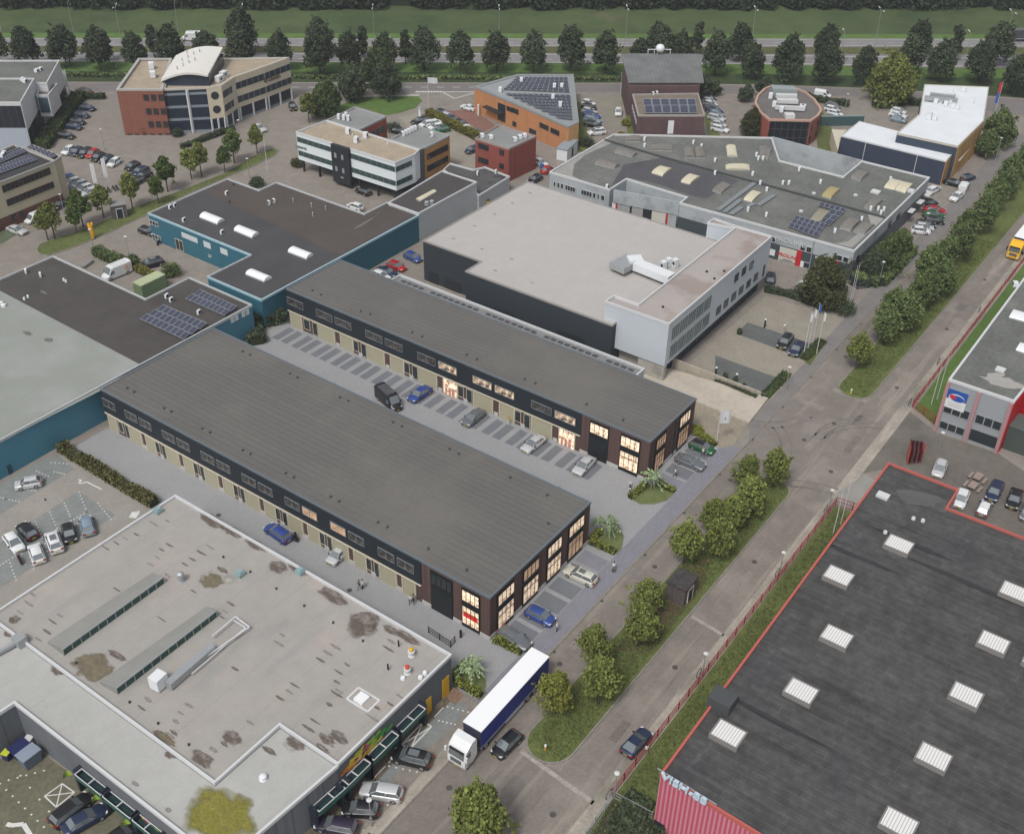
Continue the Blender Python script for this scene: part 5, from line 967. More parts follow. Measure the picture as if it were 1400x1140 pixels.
O3 = Bld('x', 'x', 'x', zq([(300, 425), (345, 330), (475, 330), (400, 425)], *K0), 8.6, O1w, mat('terrace_deck', (.16, .13, .12), .9, noise=(1, .3)), TRIM, parent=O1.root, roofname='terrace', z0=3.2)
e = edge_near(O3, 60, 140); O3.panel(e, .2, O3.frame(e)[3]-.3, 4.2, 7.9, GLASSB, 'window', .04, .08)
O1.ac([(55, 95), (50, 97)], .4, (1.4, 1, .9)); O2.ac([(31, 109), (34, 111)], .4, (1.4, 1, .9))
BG = mat('beige_render', (.45, .40, .295), .8, noise=[(.3, .05)])
P1 = Bld('beige_office', 'beige three storey office with brown windows and solar panels at the left edge', 'office', [(-60, 232), (19.3, 197.5), (74.6, 219.9), (-60, 272)], 9.9, BG, mat('black_roof', (.04, .04, .043), .9, noise=(.5, .1)), mat('pale_stone_rim', (.36, .35, .33), .7))
P2 = Bld('x', 'x', 'x', [(33.4, 200.6), (45, 198), (83.6, 213.4), (74.6, 219.9)], 9.4, BG, mat('black_roof', (.04, .04, .043)), mat('pale_stone_rim', (.36, .35, .33)), parent=P1.root, roofname='side_roof')
e = edge_near(P1, 40, 260); p, d, nn, L = P1.frame(e); P1.panel(e, 0, L, 0, 2.6, mat('brown_brick_base', (.13, .06, .05), .9, noise=(1, .1)), 'brick_base', .03, .06)
K2_ = (0, 180, 6.087); BRW = mat('brown_window_frame', (.09, .045, .035), .6)
P1.wrow(e, *zq([(10, 448), (410, 303)], *K2_), 12, 1.5, .9, BRW, GLASS); P1.wrow(e, *zq([(48, 565), (440, 418)], *K2_), 12, 1.4, .9, BRW, GLASS); P1.wrow(e, *zq([(85, 690), (185, 655)], *K2_), 2, 1.4, .6, BRW, GLASS)
s0, s1 = sorted((sx(P1, e, 78, 245), sx(P1, e, 86, 242)))
P1.solar(zq([(-100, 260), (165, 140), (230, 165), (-60, 290)], *K2_), 12, 2); P1.solar(zq([(-120, 330), (250, 205), (320, 235), (-60, 375)], *K2_), 14, 2); P2.solar(zq([(225, 140), (270, 120), (480, 200), (440, 220)], *K2_), 2, 6)
P1.ac([(4, 215), (6, 212)], .4, (1.2, .9, 1.4))
# --- right hand grey and red office
QW = mat('grey_metal_panels', (.27, .29, .31), .6, stripes=((0, 0, 1), .5, .06, (.22, .235, .25), .6)); REDW = mat('red_cladding', (.42, .012, .016), .55, stripes=((1, 1, 0), .4, .1, (.33, .01, .012), .6))
Qb = Bld('grey_red_office', 'grey panelled office with red side wall and blue white sign at the right edge', 'office', [(1297.4, 517.9), (1387.4, 548.2), (1412, 518), (1520, 560), (1640, 410), (1422, 350)], 9.7, QW, ROOFS['felt_green'], TRIM, rimw=.3, drop=.35)
e0 = 0; p, d, nn, L = Qb.frame(0); 
e = edge_near(Qb, 1400, 570); Qb.panel(1, 0, Qb.frame(1)[3], 0, 9.3, REDW, 'red_wall', .04, .1); Qb.panel(2, 0, Qb.frame(2)[3], 0, 9.3, REDW, 'red_wall', .04, .1)
K4 = (1040, 360, 3.8); e = 0
Qb.wrow(e, *zq([(958, 727), (1090, 770)], *K4), 3, 1.6, .97, GREYTRIM, GLASS); Qb.wrow(e, *zq([(1122, 783), (1256, 825)], *K4), 3, 1.6, .97, GREYTRIM, GLASS); Qb.wrow(e, *zq([(935, 815), (1062, 858)], *K4), 3, 1.4, .97, GREYTRIM, GLASS)
Qb.ppx(e, *zq([(1095, 858), (1228, 965)], *K4), GLASS, 'glazed_entrance', .05)
PK = mat('dusty_red_column', (.36, .20, .21), .7)
for a in (0.15, L*.49, L-.3): Qb.panel(e, a-.25, a+.25, 0, 9.2, PK, 'column', .15, .35)
s0, z0 = Qb.onwall(e, *zq([(980, 645)], *K4)[0]); s1, z1 = Qb.onwall(e, *zq([(1065, 738)], *K4)[0])
o = Qb.panel(e, min(s0, s1), max(s0, s1), z0-3.4, z0, mat('sign_white', (.6, .62, .62), .5), 'sign', .1, .1)
Qb.panel(e, min(s0, s1), max(s0, s1), z0-1.7, z0, mat('sign_blue', (.02, .08, .32), .5), 'sign_band', .14, .08, parent=o)
sm = (s0+s1)/2; w_ = abs(s1-s0); 
def ell(b, i, s, z, rx, rz_, m_, off, name, parent):
    p, d, nn, L = b.frame(i); q = MB(); pts = [(*(p+d*(s+rx*math.cos(t))+nn*off), z+rz_*math.sin(t)) for t in [6.283*k/20 for k in range(20)]]; q.q(pts); return q.build(name, m_, parent)
ell(Qb, e, sm, z0-1.35, w_*.40, .7, WHITE, .19, 'emblem', o); ell(Qb, e, sm+.1, z0-1.38, w_*.36, .55, mat('sign_blue', (.02, .08, .32)), .20, 'emblem', o); ell(Qb, e, sm-w_*.2, z0-1.25, w_*.17, .38, mat('sign_red', (.5, .03, .04), .5), .205, 'emblem', o)
q = MB(); 
for k in range(2): a = p+d*(min(s0, s1)+.5)+nn*.17; c = p+d*(max(s0, s1)-.5)+nn*.17; q.seg(a, c, .02, z0-2.5-.4*k, z0-2.42-.4*k)
q.build('sign_line', GREYTRIM, o)
K4b = (1180, 560, 6.33)
s0, z0 = Qb.onwall(1, 1405, 570)
Qb.barrel(zq([(1290, 280), (1400, 310), (1420, 270), (1315, 240)], *K4), .3, SKYL); Qb.barrel(zq([(1325, 450), (1400, 475), (1420, 430), (1350, 412)], *K4), .3, SKYL)
q = MB(); q.obox(g(1368, 505, Qb.zr+.2).xy, 0, 1.2, 1.4, Qb.zr, Qb.zr+.35); q.build('roof_hatch', TRIM, Qb.root); Qb.ac([(1388, 389)], .5, (1.2, 1, 1)); patch(Qb, 1372, 522, 7.5, 3.4, mat('pale_puddle', (.33, .32, .30), .7, noise=(1, .08), soft=.12), yaw=math.pi/2+.2); patch(Qb, 1360, 514, 4, 1.8, mat('pale_puddle', (.33, .32, .30)), yaw=math.pi/2+1)
# --- big dark roofed hall lower right
RR = mat('red_parapet', (.40, .10, .085), .6); PINK = mat('pink_red_corrugated', (.40, .07, .12), .6, stripes=((0, 1, 0), .5, .45, (.50, .24, .28), .8))
RROOF = mat('charcoal_bitumen_rolls', (.060, .059, .059), .92, noise=[(.12, .22), (1, .2), (6, .18), (.5, .15)], brick=(90, 13, .95, .03, (.10, .10, .098), .12), blotch=[(.12, (.042, .04, .044), .55, .7), (.25, (.085, .085, .078), .64, .8), (.6, (.036, .034, .037), .58, .74, (1, .09, 1)), (1.5, (.082, .082, .08), .6, .75, (1, .12, 1))])
Rb = Bld('charcoal_roof_hall', 'huge hall with charcoal roof, red parapet and rows of white ribbed skylights', 'hall', [(1215, 631.8), (1311, 668.7), (1295.3, 693.7), (1570, 800), (1750, 900), (1250, 1290), (1036.8, 1139), (903, 1056.7)], 9.0, PINK, RROOF, RR, rimw=.22, drop=.3)
SKR = mat('ribbed_skylight', (.66, .65, .64), .45, stripes=((0, 1, 0), .32, .3, (.40, .39, .38), .9))
def rsky(cx, cy, lx=2.5, ly=3.15):
    c = g(cx, cy, Rb.zr+.4); q = MB(); q.obox(c.xy, math.pi/2, ly-.2, lx-.2, Rb.zr+.55, Rb.zr+.62); o = q.build('skylight', SKR, Rb.root)
    q = MB(); P = [c.xy+Vector((a*lx/2, b_*ly/2)) for a, b_ in ((-1, -1), (1, -1), (1, 1), (-1, 1))]
    for i in range(4): q.seg(P[i], P[(i+1) % 4], .12, Rb.zr, Rb.zr+.64+.002*i)
    q.build('skylight_frame', mat('skylight_curb', (.2, .19, .18), .7), o)
for x, y in [(1228.7, 745), (1146.3, 788), (1143.8, 871), (1358, 879), (1387, 810), (1095, 945.6), (1320.5, 951), (995.5, 1003.5), (1276, 1035.5), (1228.5, 1126), (1450, 790), (1420, 905)]: rsky(x, y)
q = MB(); q.obox(g(1207.5, 676.5, Rb.zr+.3).xy, 0, 1.2, 1.6, Rb.zr, Rb.zr+.35); q.build('roof_hatch', TRIM, Rb.root); Rb.vents([(1262, 711), (1249, 708), (1210.6, 727)], .18, .4, TRIM)
patch(Rb, 1258, 681, 8.5, 4.2, mat('dried_puddle', (.098, .096, .094), .8, noise=(1, .15), soft=.2), n=24, yaw=math.pi/2+.3); patch(Rb, 1282, 690, 5, 3, mat('dried_puddle', (.088, .086, .084)), n=24, yaw=math.pi/2)
for x, y, l_ in ((1250, 745, 14), (1330, 800, 20), (1170, 760, 12), (1060, 985, 13)): patch(Rb, x, y, l_, .9, mat('worn_roll', (.038, .036, .042), .9, noise=(1, .2), soft=.5), j=.05, n=10)
q = MB(); q.obox(g(989, 951, 10.2).xy, math.pi/2, 2.6, 2.2, Rb.zr, Rb.zr+1.5); q.build('roof_housing', mat('black_housing', (.06, .065, .07), .7), Rb.root)
e = edge_near(Rb, 950, 1110)
i_ = 6; p, d, nn, L = Rb.frame(i_)
s0, z0 = Rb.onwall(i_, 925, 1070)
a, c = p, p+d*L
BLW = mat('white_blue_letters', (.42, .52, .60), .5); BLS = mat('letter_blue_side', (.08, .28, .50), .5)
loc, rz = Rb.put(i_, L*.5, 9.05, -.1)
# free-standing rooftop letters seen from above and in front
fd = (L_ := None)
cen = g(936, 1071, 9.6)
t_ = text('VISH-88', 1.25, BLW, Rb.root, g(934.5, 1081, 9.05), math.atan2(d.y, d.x), 'rooftop_lettering', .16, sx=1.25)
q = MB(); s_ = (cen.xy-p).dot(d); q.seg(p+d*(s_-3.3)-nn*.3, p+d*(s_+3.6)-nn*.3, .12, 9.0, 9.08); q.build('letter_rail', STEEL, Rb.root)
Rb.ppx(6, (895, 1119), (908, 1135), DARK, 'window', .06)
# --- small transformer kiosks and containers
def kiosk(px, py, sx_, sy_, hh, name, label, cat, wm, rm, yaw=0, door=True, over=.15):
    c = g(px, py); root = empty(name, c, label, cat); q = MB(); q.obox(c.xy, yaw, sx_, sy_, 0, hh); q.build('wall', wm, root)
    q = MB(); q.obox(c.xy, yaw, sx_+over*2, sy_+over*2, hh, hh+.22); q.build('roof', rm, root)
    if door:
        d = Vector((math.cos(yaw), math.sin(yaw))); n = Vector((d.y, -d.x)); q = MB(); q.seg(c.xy+n*(sy_/2+.03)-d*.6, c.xy+n*(sy_/2+.03)+d*.6, .08, .1, 2.2); o = q.build('door', DARK, root)
        q = MB(); 
        for s in (-.66, .66): q.obox(c.xy+n*(sy_/2+.05)+d*s, yaw, .12, .12, 0, 2.35)
        q.seg(c.xy+n*(sy_/2+.05)-d*.72, c.xy+n*(sy_/2+.05)+d*.72, .12, 2.2, 2.34); q.build('door_frame', TRIM, o)
    return root
KB = mat('grey_brown_kiosk_brick', (.105, .088, .085), .9, noise=(2, .15), brick=(0, .4, .12, .01, (.08, .07, .07), .15))
kiosk(930, 815, 3.2, 2.6, 2.9, 'transformer_kiosk', 'dark brick transformer kiosk with leafy flat roof on the near grass island', 'kiosk', KB, mat('littered_roof', (.05, .045, .045), .9, noise=(2, .5)), 0)
kiosk(164, 296, 3.0, 2.4, 2.9, 'transformer_kiosk', 'grey transformer kiosk with pale flat roof on the upper left verge', 'kiosk', KB, mat('kiosk_roof_grey', (.22, .22, .215), .9), -.5)
kiosk(207, 398, 5.6, 2.4, 2.5, 'storage_container', 'pale green storage container in the yard behind the brown roof', 'container', mat('green_container', (.16, .22, .12), .7, stripes=((1, 1, 0), .3, .3, (.13, .18, .1), .6)), mat('green_container_roof', (.36, .40, .25), .7), 0, False, .02)
kiosk(775, 213, 6.5, 2.6, 2.7, 'site_cabin', 'white site cabin with a blue grey roof behind the orange office', 'cabin', WHITE, mat('cabin_roof', (.24, .27, .30), .6), .2)
kiosk(1397, 612, 4, 7, 4.2, 'dark_shed', 'dark grey green truck body parked beside the red wall at the right edge', 'truck body', mat('dark_green_grey', (.06, .075, .07), .7), mat('dgg_roof', (.08, .1, .095), .7), 0, False)
# ================================================================ VEHICLES
def paint(name, rgb, met=.35): return mat(name, rgb, .32, metal=met*.6, spec=.55)
PAINT = {'white': paint('white_car_paint', (.62, .63, .64), 0), 'silver': paint('silver_car_paint', (.50, .51, .52)), 'grey': paint('grey_car_paint', (.14, .15, .165)), 'black': paint('black_car_paint', (.016, .017, .02)), 'dark blue': paint('dark_blue_car_paint', (.02, .032, .07)), 'blue': paint('blue_car_paint', (.035, .07, .26)), 'red': paint('red_car_paint', (.42, .015, .02)), 'green': paint('green_car_paint', (.015, .10, .035)), 'champagne': paint('champagne_car_paint', (.58, .58, .50)), 'brown': paint('brown_car_paint', (.14, .07, .035)), 'dark purple': paint('purple_black_car_paint', (.03, .022, .045)), 'pale blue': paint('pale_blue_car_paint', (.22, .29, .36)), 'yellow': paint('yellow_truck_paint', (.70, .38, .01), 0)}
HEADL = mat('headlamp_glass', (.55, .57, .58), .15); TAILL = mat('tail_lamp', (.30, .01, .01), .3); PLATE = mat('yellow_number_plate', (.55, .40, .03), .5); RIM = mat('alloy_rim', (.30, .31, .32), .35, metal=.5); CG = mat('car_glass', (.19, .215, .23), .07, spec=1.0, metal=.45)
def loft(stations, closed=True):
    "stations: (x, half width, z bottom, z shoulder, z top)"
    q = MB(); rows = []
    for x, w_, zb, zs, zt in stations:
        h = [(-w_*.96, zb), (-w_, zb+.16), (-w_, zs-.08), (-w_*.95, zs), (-w_*.55, zt), (0, zt+.012)]
        rows.append([(x, y, z) for y, z in h]+[(x, -y, z) for y, z in reversed(h[:-1])])
    q.grid(rows); q.q(list(reversed(rows[0]))); q.q(rows[-1])
    bt = [[r[0], r[-1]] for r in rows]; q.grid(bt); return q
KINDS = {'hatchback': (4.1, 1.78, 1.48, 1.05, .30, -1.35, -1.92, .90), 'saloon': (4.75, 1.84, 1.42, 1.10, .28, -1.05, -1.75, .90), 'estate car': (4.72, 1.84, 1.47, 1.15, .35, -1.80, -2.22, .92), 'sport utility car': (4.6, 1.88, 1.68, 1.20, .50, -1.65, -2.15, 1.05), 'small car': (3.8, 1.72, 1.50, .95, .35, -1.25, -1.78, .92), 'coupe': (4.5, 1.86, 1.36, .95, .05, -.95, -1.95, .86)}
PROTO = {}
def wheel_parts(root, x, y, r=.33, wd=.22):
    q = MB(); sg = 1 if y > 0 else -1; q.tube((x, y-sg*wd, r), (x, y, r), r, r, 16); o = q.build('wheel', BLACK, root, local=True)
    q = MB(); q.tube((x, y, r), (x, y+sg*.015, r), r*.66, r*.6, 12); q.build('rim', RIM, o, local=True); return o
def make_car(kind):
    L, W, H, cw, rf, rr, tb, belt = KINDS[kind]; hw = W/2; root = bpy.data.objects.new('parked_car', None); COL.objects.link(root); root.empty_display_size = .5
    suv = H > 1.6; zc = .24 if suv else .18; f = L/2
    st = [(f, hw*.70, .30, .55, .60), (f-.06, hw*.84, zc+.04, .64, .68), (f-.28, hw*.96, zc, .70, .76), (f-.62, hw, zc, .76, .84), (cw, hw, zc, belt-.05, belt+.02), (0, hw, zc, belt, belt+.02), (tb+.35, hw, zc, belt+.03, belt+.04), (tb, hw*.98, zc, belt+.02, belt+.05), (-f+.12, hw*.94, zc+.04, belt-.03, belt+.0), (-f, hw*.80, .32, belt-.18, belt-.12)]
    loft(st).build('body', PAINT['white'], root, smooth=True, local=True)
    b0, b1 = hw*.90, hw*.70; z0, z1 = belt+.0, H-.06
    B_ = [(cw+.08, b0*.93), (cw-.25, b0), (tb+.3, b0), (tb, b0*.88)]; T_ = [(rf+.02, b1), (rf-.2, b1*1.03), (rr+.1, b1*1.02), (rr, b1*.96)]
    bl = [(x, y, z0) for x, y in B_]; tl = [(x, y, z1) for x, y in T_]; br = [(x, -y, z) for x, y, z in bl]; tr = [(x, -y, z) for x, y, z in tl]
    q = MB(); q.q([bl[0], br[0], tr[0], tl[0]]); q.build('windscreen', CG, root, local=True)
    q = MB(); q.q([br[3], bl[3], tl[3], tr[3]]); q.build('rear_window', CG, root, local=True)
    for s, bb, tt in ((1, bl, tl), (-1, br, tr)): q = MB(); q.grid([bb, tt]); q.build('side_window', CG, root, local=True)
    q = MB(); rows = []
    for (x, y) in [(rf+.06, b1*.99), (rf-.25, b1*1.04), ((rf+rr)/2, b1*1.05), (rr+.15, b1*1.03), (rr-.04, b1*.97)]:
        rows.append([(x, -y, z1-.02), (x, -y*.9, z1+.035), (x, 0, z1+.06), (x, y*.9, z1+.035), (x, y, z1-.02)])
    q.grid(rows)
    for bb, tt in ((bl, tl), (br, tr)):
        for k in (0, 3): q.tube(bb[k], tt[k], .045, .035, 5)
        mb = tuple((Vector(bb[1])*.5+Vector(bb[2])*.5)); mt = tuple((Vector(tt[1])*.5+Vector(tt[2])*.5)); q.tube(mb, mt, .03, .03, 4)
    q.build('roof', PAINT['white'], root, smooth=True, local=True)
    wx = f-.85
    for x in (wx, -f+.85):
        for s in (1, -1): wheel_parts(root, x, s*(hw+.005), .33 if not suv else .37)
    for s in (1, -1):
        q = MB(); q.hexa([(f-.30, s*hw*.62), (f-.03, s*hw*.58), (f-.10, s*hw*.88), (f-.38, s*hw*.965)], .56, .715); q.build('headlight', HEADL, root, local=True)
        q = MB(); q.hexa([(-f+.22, s*hw*.97), (-f+.0, s*hw*.86), (-f-.01, s*hw*.52), (-f+.18, s*hw*.6)], belt-.27, belt-.04); q.build('tail_light', TAILL, root, local=True)
        q = MB(); q.obox((cw-.2, s*(hw+.08)), 0, .14, .2, belt-.02, belt+.13); q.build('wing_mirror', BLACK, root, local=True)
    q = MB(); q.box(f-.01, -.26, .34, f+.02, .26, .46); q.build('number_plate', PLATE, root, local=True); q = MB(); q.box(f-.03, -.5, .42, f+.008, .5, .56); q.build('grille', BLACK, root, local=True)
    q = MB(); q.box(-f-.02, -.26, .5, -f+.01, .26, .62); q.build('number_plate', PLATE, root, local=True)
    return root
def make_van(L=5.8, W=2.0, H=2.55, cargo=True, name='delivery_van'):
    root = bpy.data.objects.new(name, None); COL.objects.link(root); hw = W/2; f = L/2; k = H/2.55
    st = [(f, hw*.72, .32, .7*k, .78*k), (f-.15, hw*.9, .26, .85*k, .95*k), (f-.75, hw*.97, .24, 1.12*k, 1.22*k), (f-.8, hw*.97, .24, 1.15*k, 1.25*k)]
    loft(st).build('bonnet', PAINT['white'], root, smooth=True, local=True)
    st = [(f-.78, hw*.93, .24, 1.1*k, 1.25*k), (f-1.45, hw*.98, .24, H-.2, H-.06), (f-1.9, hw, .24, H-.12, H), (-f+.1, hw, .24, H-.12, H), (-f, hw*.97, .3, H-.18, H-.05)]
    loft(st).build('body', PAINT['white'], root, local=True)
    a = Vector((f-.80, 0, 1.27*k)); b = Vector((f-1.40, 0, H-.2)); n = Vector((.045, 0, .03)); q = MB()
    q.q([a+n+Vector((0, -hw*.82, 0)), a+n+Vector((0, hw*.82, 0)), b+n+Vector((0, hw*.76, 0)), b+n+Vector((0, -hw*.76, 0))]); q.build('windscreen', CG, root, local=True)
    for s in (1, -1):
        q = MB(); q.q([(f-1.0, s*(hw*.975+.02), 1.2*k), (f-1.95, s*(hw+.015), 1.2*k), (f-1.95, s*(hw+.005), 1.85*k), (f-1.4, s*(hw+.01), 1.85*k)]); q.build('side_window', CG, root, local=True)
        q = MB(); q.hexa([(f-.35, s*hw*.62), (f-.07, s*hw*.56), (f-.12, s*hw*.84), (f-.45, s*hw*.95)], .70*k, .92*k); q.build('headlight', HEADL, root, local=True)
        q = MB(); q.box(-f-.02, s*hw*.85-.07, .9*k, -f+.02, s*hw*.85+.07, 1.5*k); q.build('tail_light', TAILL, root, local=True)
        q = MB(); q.obox((f-1.05, s*(hw+.14)), 0, .12, .22, 1.2*k, 1.5*k); q.build('wing_mirror', BLACK, root, local=True)
    for x in (f-.95, -f+1.1):
        for s in (1, -1): wheel_parts(root, x, s*(hw+.005), .35)
    if cargo:
        q = MB()
        for i in range(6): x = f-2.2-i*(L-2.7)/6; q.box(x-.04, -hw*.85, H-.0, x+.04, hw*.85, H+.04)
        q.build('roof_rib', GREYTRIM, root, local=True)
    q = MB(); q.box(f-.02, -.26, .36, f+.015, .26, .48); q.build('number_plate', PLATE, root, local=True)
    return root
ALL_CARS = []
def car(px, py, fx, fy, kind, colour, label, group=None, z=.7, name='parked_car'):
    if kind not in PROTO:
        PROTO[kind] = make_van() if kind == 'van' else make_van(4.4, 1.8, 1.9, False, 'small_van') if kind == 'small van' else make_car(kind); r = PROTO[kind]
    else: r = copy_tree(PROTO[kind])
    c = g(px, py, z); t = g(fx, fy, z); r.location = (c.x, c.y, .03); r.rotation_euler = (0, 0, math.atan2(t.y-c.y, t.x-c.x)); r.name = {'van': 'delivery_van', 'small van': 'small_van'}.get(kind, name)
    setp(r, label, 'van' if 'van' in kind else 'car', group)
    for ch in r.children:
        if ch.name.split('.')[0] in ('body', 'roof', 'bonnet'): ch.material_slots[0].link = 'OBJECT'; ch.material_slots[0].material = PAINT[colour]
    ALL_CARS.append(r); return r
K = (0, 620, 5.833); GP_ = 'cars in the left car park'
def cz(K, c, f, kind, col, label, group=None):
    (a, b), (d, e) = Zc([c, f], *K); return car(a, b, d, e, kind, col, label, group)
cz(K, (225, 232), (145, 245), 'small car', 'silver', 'pinkish silver small hatchback parked alone beside the teal wall', GP_)
cz(K, (215, 612), (165, 562), 'hatchback', 'black', 'black hatchback behind the white cars in the left car park', GP_)
cz(K, (110, 705), (160, 770), 'hatchback', 'white', 'leftmost white car in the left car park, nose towards the store', GP_)
cz(K, (290, 790), (262, 715), 'hatchback', 'white', 'white hatchback next to the maroon scooter', GP_)
cz(K, (430, 700), (408, 640), 'sport utility car', 'white', 'white sport utility car with a dark sunroof in the left car park', GP_)
q = MB(); o_ = ALL_CARS[-1]; q.box(-.9, -.42, 1.69, .3, .42, 1.70); q.build('sunroof', CG, o_, local=True)
cz(K, (550, 630), (568, 705), 'small car', 'black', 'black small car with round headlights between white and silver cars', GP_)
cz(K, (695, 570), (680, 510), 'hatchback', 'pale blue', 'pale blue grey hatchback, rightmost of the left car park row', GP_)
K = (0, 960, 5.833)
cz(K, (565, 850), (680, 760), 'estate car', 'black', 'black estate car with roof rails beside the white crossed box', 'cars in the courtyard')
cz(K, (670, 930), (800, 855), 'saloon', 'dark blue', 'dark blue saloon parked against the green awnings in the courtyard', 'cars in the courtyard')
cz(K, (960, 1065), (1040, 1010), 'hatchback', 'black', 'black car cut off by the bottom edge of the courtyard', 'cars in the courtyard')
K = (430, 1000, 6.667); GG_ = 'cars parked in front of the grocery store'
cz(K, (885, 235), (745, 200), 'sport utility car', 'black', 'black sport utility car parked nose in below the crossed white box', GG_)
cz(K, (610, 540), (430, 510), 'estate car', 'silver', 'silver estate car parked nose in under the green fascia', GG_)
cz(K, (420, 700), (250, 690), 'hatchback', 'black', 'black hatchback beside the round street lamp by the grocery', GG_)
cz(K, (200, 850), (45, 820), 'estate car', 'dark purple', 'dark purple car at the bottom edge by the grocery wall', GG_)
car(693, 1016, 677.7, 1030.8, 'hatchback', 'black', 'black hatchback driving beside the white and blue lorry')
car(870.5, 1013.5, 885.5, 997.5, 'coupe', 'dark blue', 'dark blue coupe stopped beside the red fence', name='parked_car')
K = (640, 600, 3.8); GS = 'cars in the bays at the street end of the new buildings'
cz(K, (240, 1030), (320, 1080), 'saloon', 'grey', 'dark silver saloon beside the low hedge at the lit brick corner', GS)
cz(K, (375, 915), (445, 950), 'hatchback', 'blue', 'bright blue hatchback in front of the lit brick end wall', GS)
cz(K, (585, 705), (510, 670), 'estate car', 'champagne', 'champagne estate car with sunroof at the brick end wall', GS)
q = MB(); q.box(-.7, -.4, 1.475, .25, .4, 1.485); q.build('sunroof', CG, ALL_CARS[-1], local=True)
K = (780, 500, 4.667)
cz(K, (765, 610), (840, 640), 'saloon', 'grey', 'charcoal saloon beside the dark downpipe recess of the farther building', GS)
cz(K, (840, 515), (915, 545), 'hatchback', 'green', 'green hatchback with a dark roof near the white flag', GS)
ALL_CARS[-1].children[5 if False else 0]
for ch in ALL_CARS[-1].children:
    if ch.name.startswith('roof'): ch.material_slots[0].material = PAINT['black']
K = (350, 320, 3.8); GY = 'cars in the yard between the two new buildings'
cz(K, (690, 865), (745, 915), 'van', 'black', 'black van half hidden by the nearer grey roof', GY)
cz(K, (850, 828), (810, 855), 'saloon', 'blue', 'blue saloon just left of the open lit garage', GY)
cz(K, (1130, 950), (1085, 985), 'saloon', 'grey', 'dark grey saloon right of the open lit garage', GY)
car(729.5, 605.8, 717, 615, 'saloon', 'silver', 'silver saloon left of the second lit garage', GY)
car(798.7, 635.5, 789.5, 644.7, 'saloon', 'silver', 'silver saloon in front of the black sectional door', GY)
car(380, 727.6, 366, 718, 'estate car', 'blue', 'blue estate car driving along the roller doors of the nearer building')
car(462, 758, 451, 768, 'small car', 'silver', 'silver small car coming out of a roller door of the nearer building')
K = (350, 320, 3.8); GBk = 'cars behind the farther new building'
cz(K, (815, 118), (850, 135), 'hatchback', 'blue', 'blue hatchback nearest the dark hall behind the new roof', GBk); cz(K, (730, 165), (770, 180), 'hatchback', 'red', 'red hatchback between blue cars behind the new roof', GBk)
cz(K, (680, 195), (725, 210), 'saloon', 'dark blue', 'dark blue saloon left of the red hatchback', GBk); cz(K, (650, 215), (690, 232), 'hatchback', 'white', 'white car half hidden behind the new roof edge', GBk)
K = (940, 360, 5.7); GO = 'cars on the white office forecourt'
cz(K, (762, 605), (735, 642), 'estate car', 'black', 'black estate car by the bollard lamp on the office forecourt', GO); cz(K, (850, 660), (825, 700), 'saloon', 'dark blue', 'dark blue saloon beside the flag poles', GO)
cz(K, (645, 130), (640, 165), 'estate car', 'black', 'black car parked at the far end of the white office', GO); cz(K, (915, 165), (945, 150), 'hatchback', 'white', 'white car half hidden by the dark willow', GO)
K = (1180, 560, 6.33); GR = 'cars behind the charcoal hall'
cz(K, (665, 505), (640, 565), 'hatchback', 'silver', 'silver hatchback alone beside the red parapet', GR); cz(K, (850, 765), (825, 830), 'hatchback', 'white', 'white car tucked into the notch of the red parapet', GR)
cz(K, (1140, 700), (1110, 760), 'estate car', 'dark blue', 'dark blue estate car right of the picnic tables', GR); cz(K, (1312, 765), (1290, 830), 'saloon', 'black', 'black saloon at the far right of the hall yard', GR)
cz(K, (1050, 850), (1075, 800), 'small car', 'grey', 'grey small car with a white roof near the hall parapet', GR); cz(K, (1425, 880), (1410, 930), 'hatchback', 'grey', 'grey car cut off by the right edge of the view', GR)
for ch in ALL_CARS[-2].children:
    if ch.name.startswith('roof'): ch.material_slots[0].material = PAINT['white']
ORD = ['first', 'second', 'third', 'fourth', 'fifth', 'sixth', 'seventh', 'eighth', 'ninth', 'tenth', 'eleventh', 'twelfth']
def row(desc, frm, L_, d, group, K=(0, 0, 1)):
    for i, (x, y, col, kind) in enumerate(L_):
        x, y = Zc([(x, y)], *K)[0]; car(x, y, x+d[0], y+d[1], kind, col, '%s %s, %s from the %s of %s' % (col, kind.replace('sport utility car', 'tall car'), ORD[i], frm, desc), group)
h, s_, e_, u_, sm_ = 'hatchback', 'saloon', 'estate car', 'sport utility car', 'small car'
row('the cars beside the far street', 'top', [(705, 415, 'black', h), (745, 465, 'red', s_), (735, 500, 'green', s_), (745, 545, 'black', h), (680, 570, 'black', h), (665, 592, 'silver', h), (640, 618, 'white', h)], (9, 1), 'cars beside the multi unit complex', (1140, 200, 5.385))
car(1275.6, 259, 1283, 254.8, e_, 'white', 'white estate car with tan bonnet at the corner of the complex'); car(1308, 268.3, 1301.6, 273.4, s_, 'white', 'white saloon driving towards the viewer on the far street')
car(1317.5, 256.5, 1321.5, 250, 'small van', 'white', 'small white van just behind the white saloon on the far street'); car(1323.8, 242.3, 1331, 240, h, 'dark blue', 'dark blue hatchback by the ochre wall'); car(1305, 250, 1313, 252, s_, 'black', 'black saloon under the canopy of the ochre wall')
car(1125, 129.3, 1134, 130.7, 'small van', 'white', 'small white van on the service road behind the lens shaped building')
row('the row right of the lens building', 'top', [(1138.6, 144.3, 'grey', h), (1137.9, 149.3, 'white', h), (1142, 155, 'white', h), (1144, 160.5, 'white', h)], (9, 2.5), 'cars right of the lens shaped building')
row('the row left of the white roofed hall', 'top', [(1228.6, 152, 'white', h), (1227.9, 157, 'white', s_), (1228.6, 163, 'pale blue', h)], (9, 2), 'cars left of the white roofed hall')
car(1245.7, 138.6, 1254, 140, s_, 'black', 'black saloon under the big green tree by the white roofed hall')
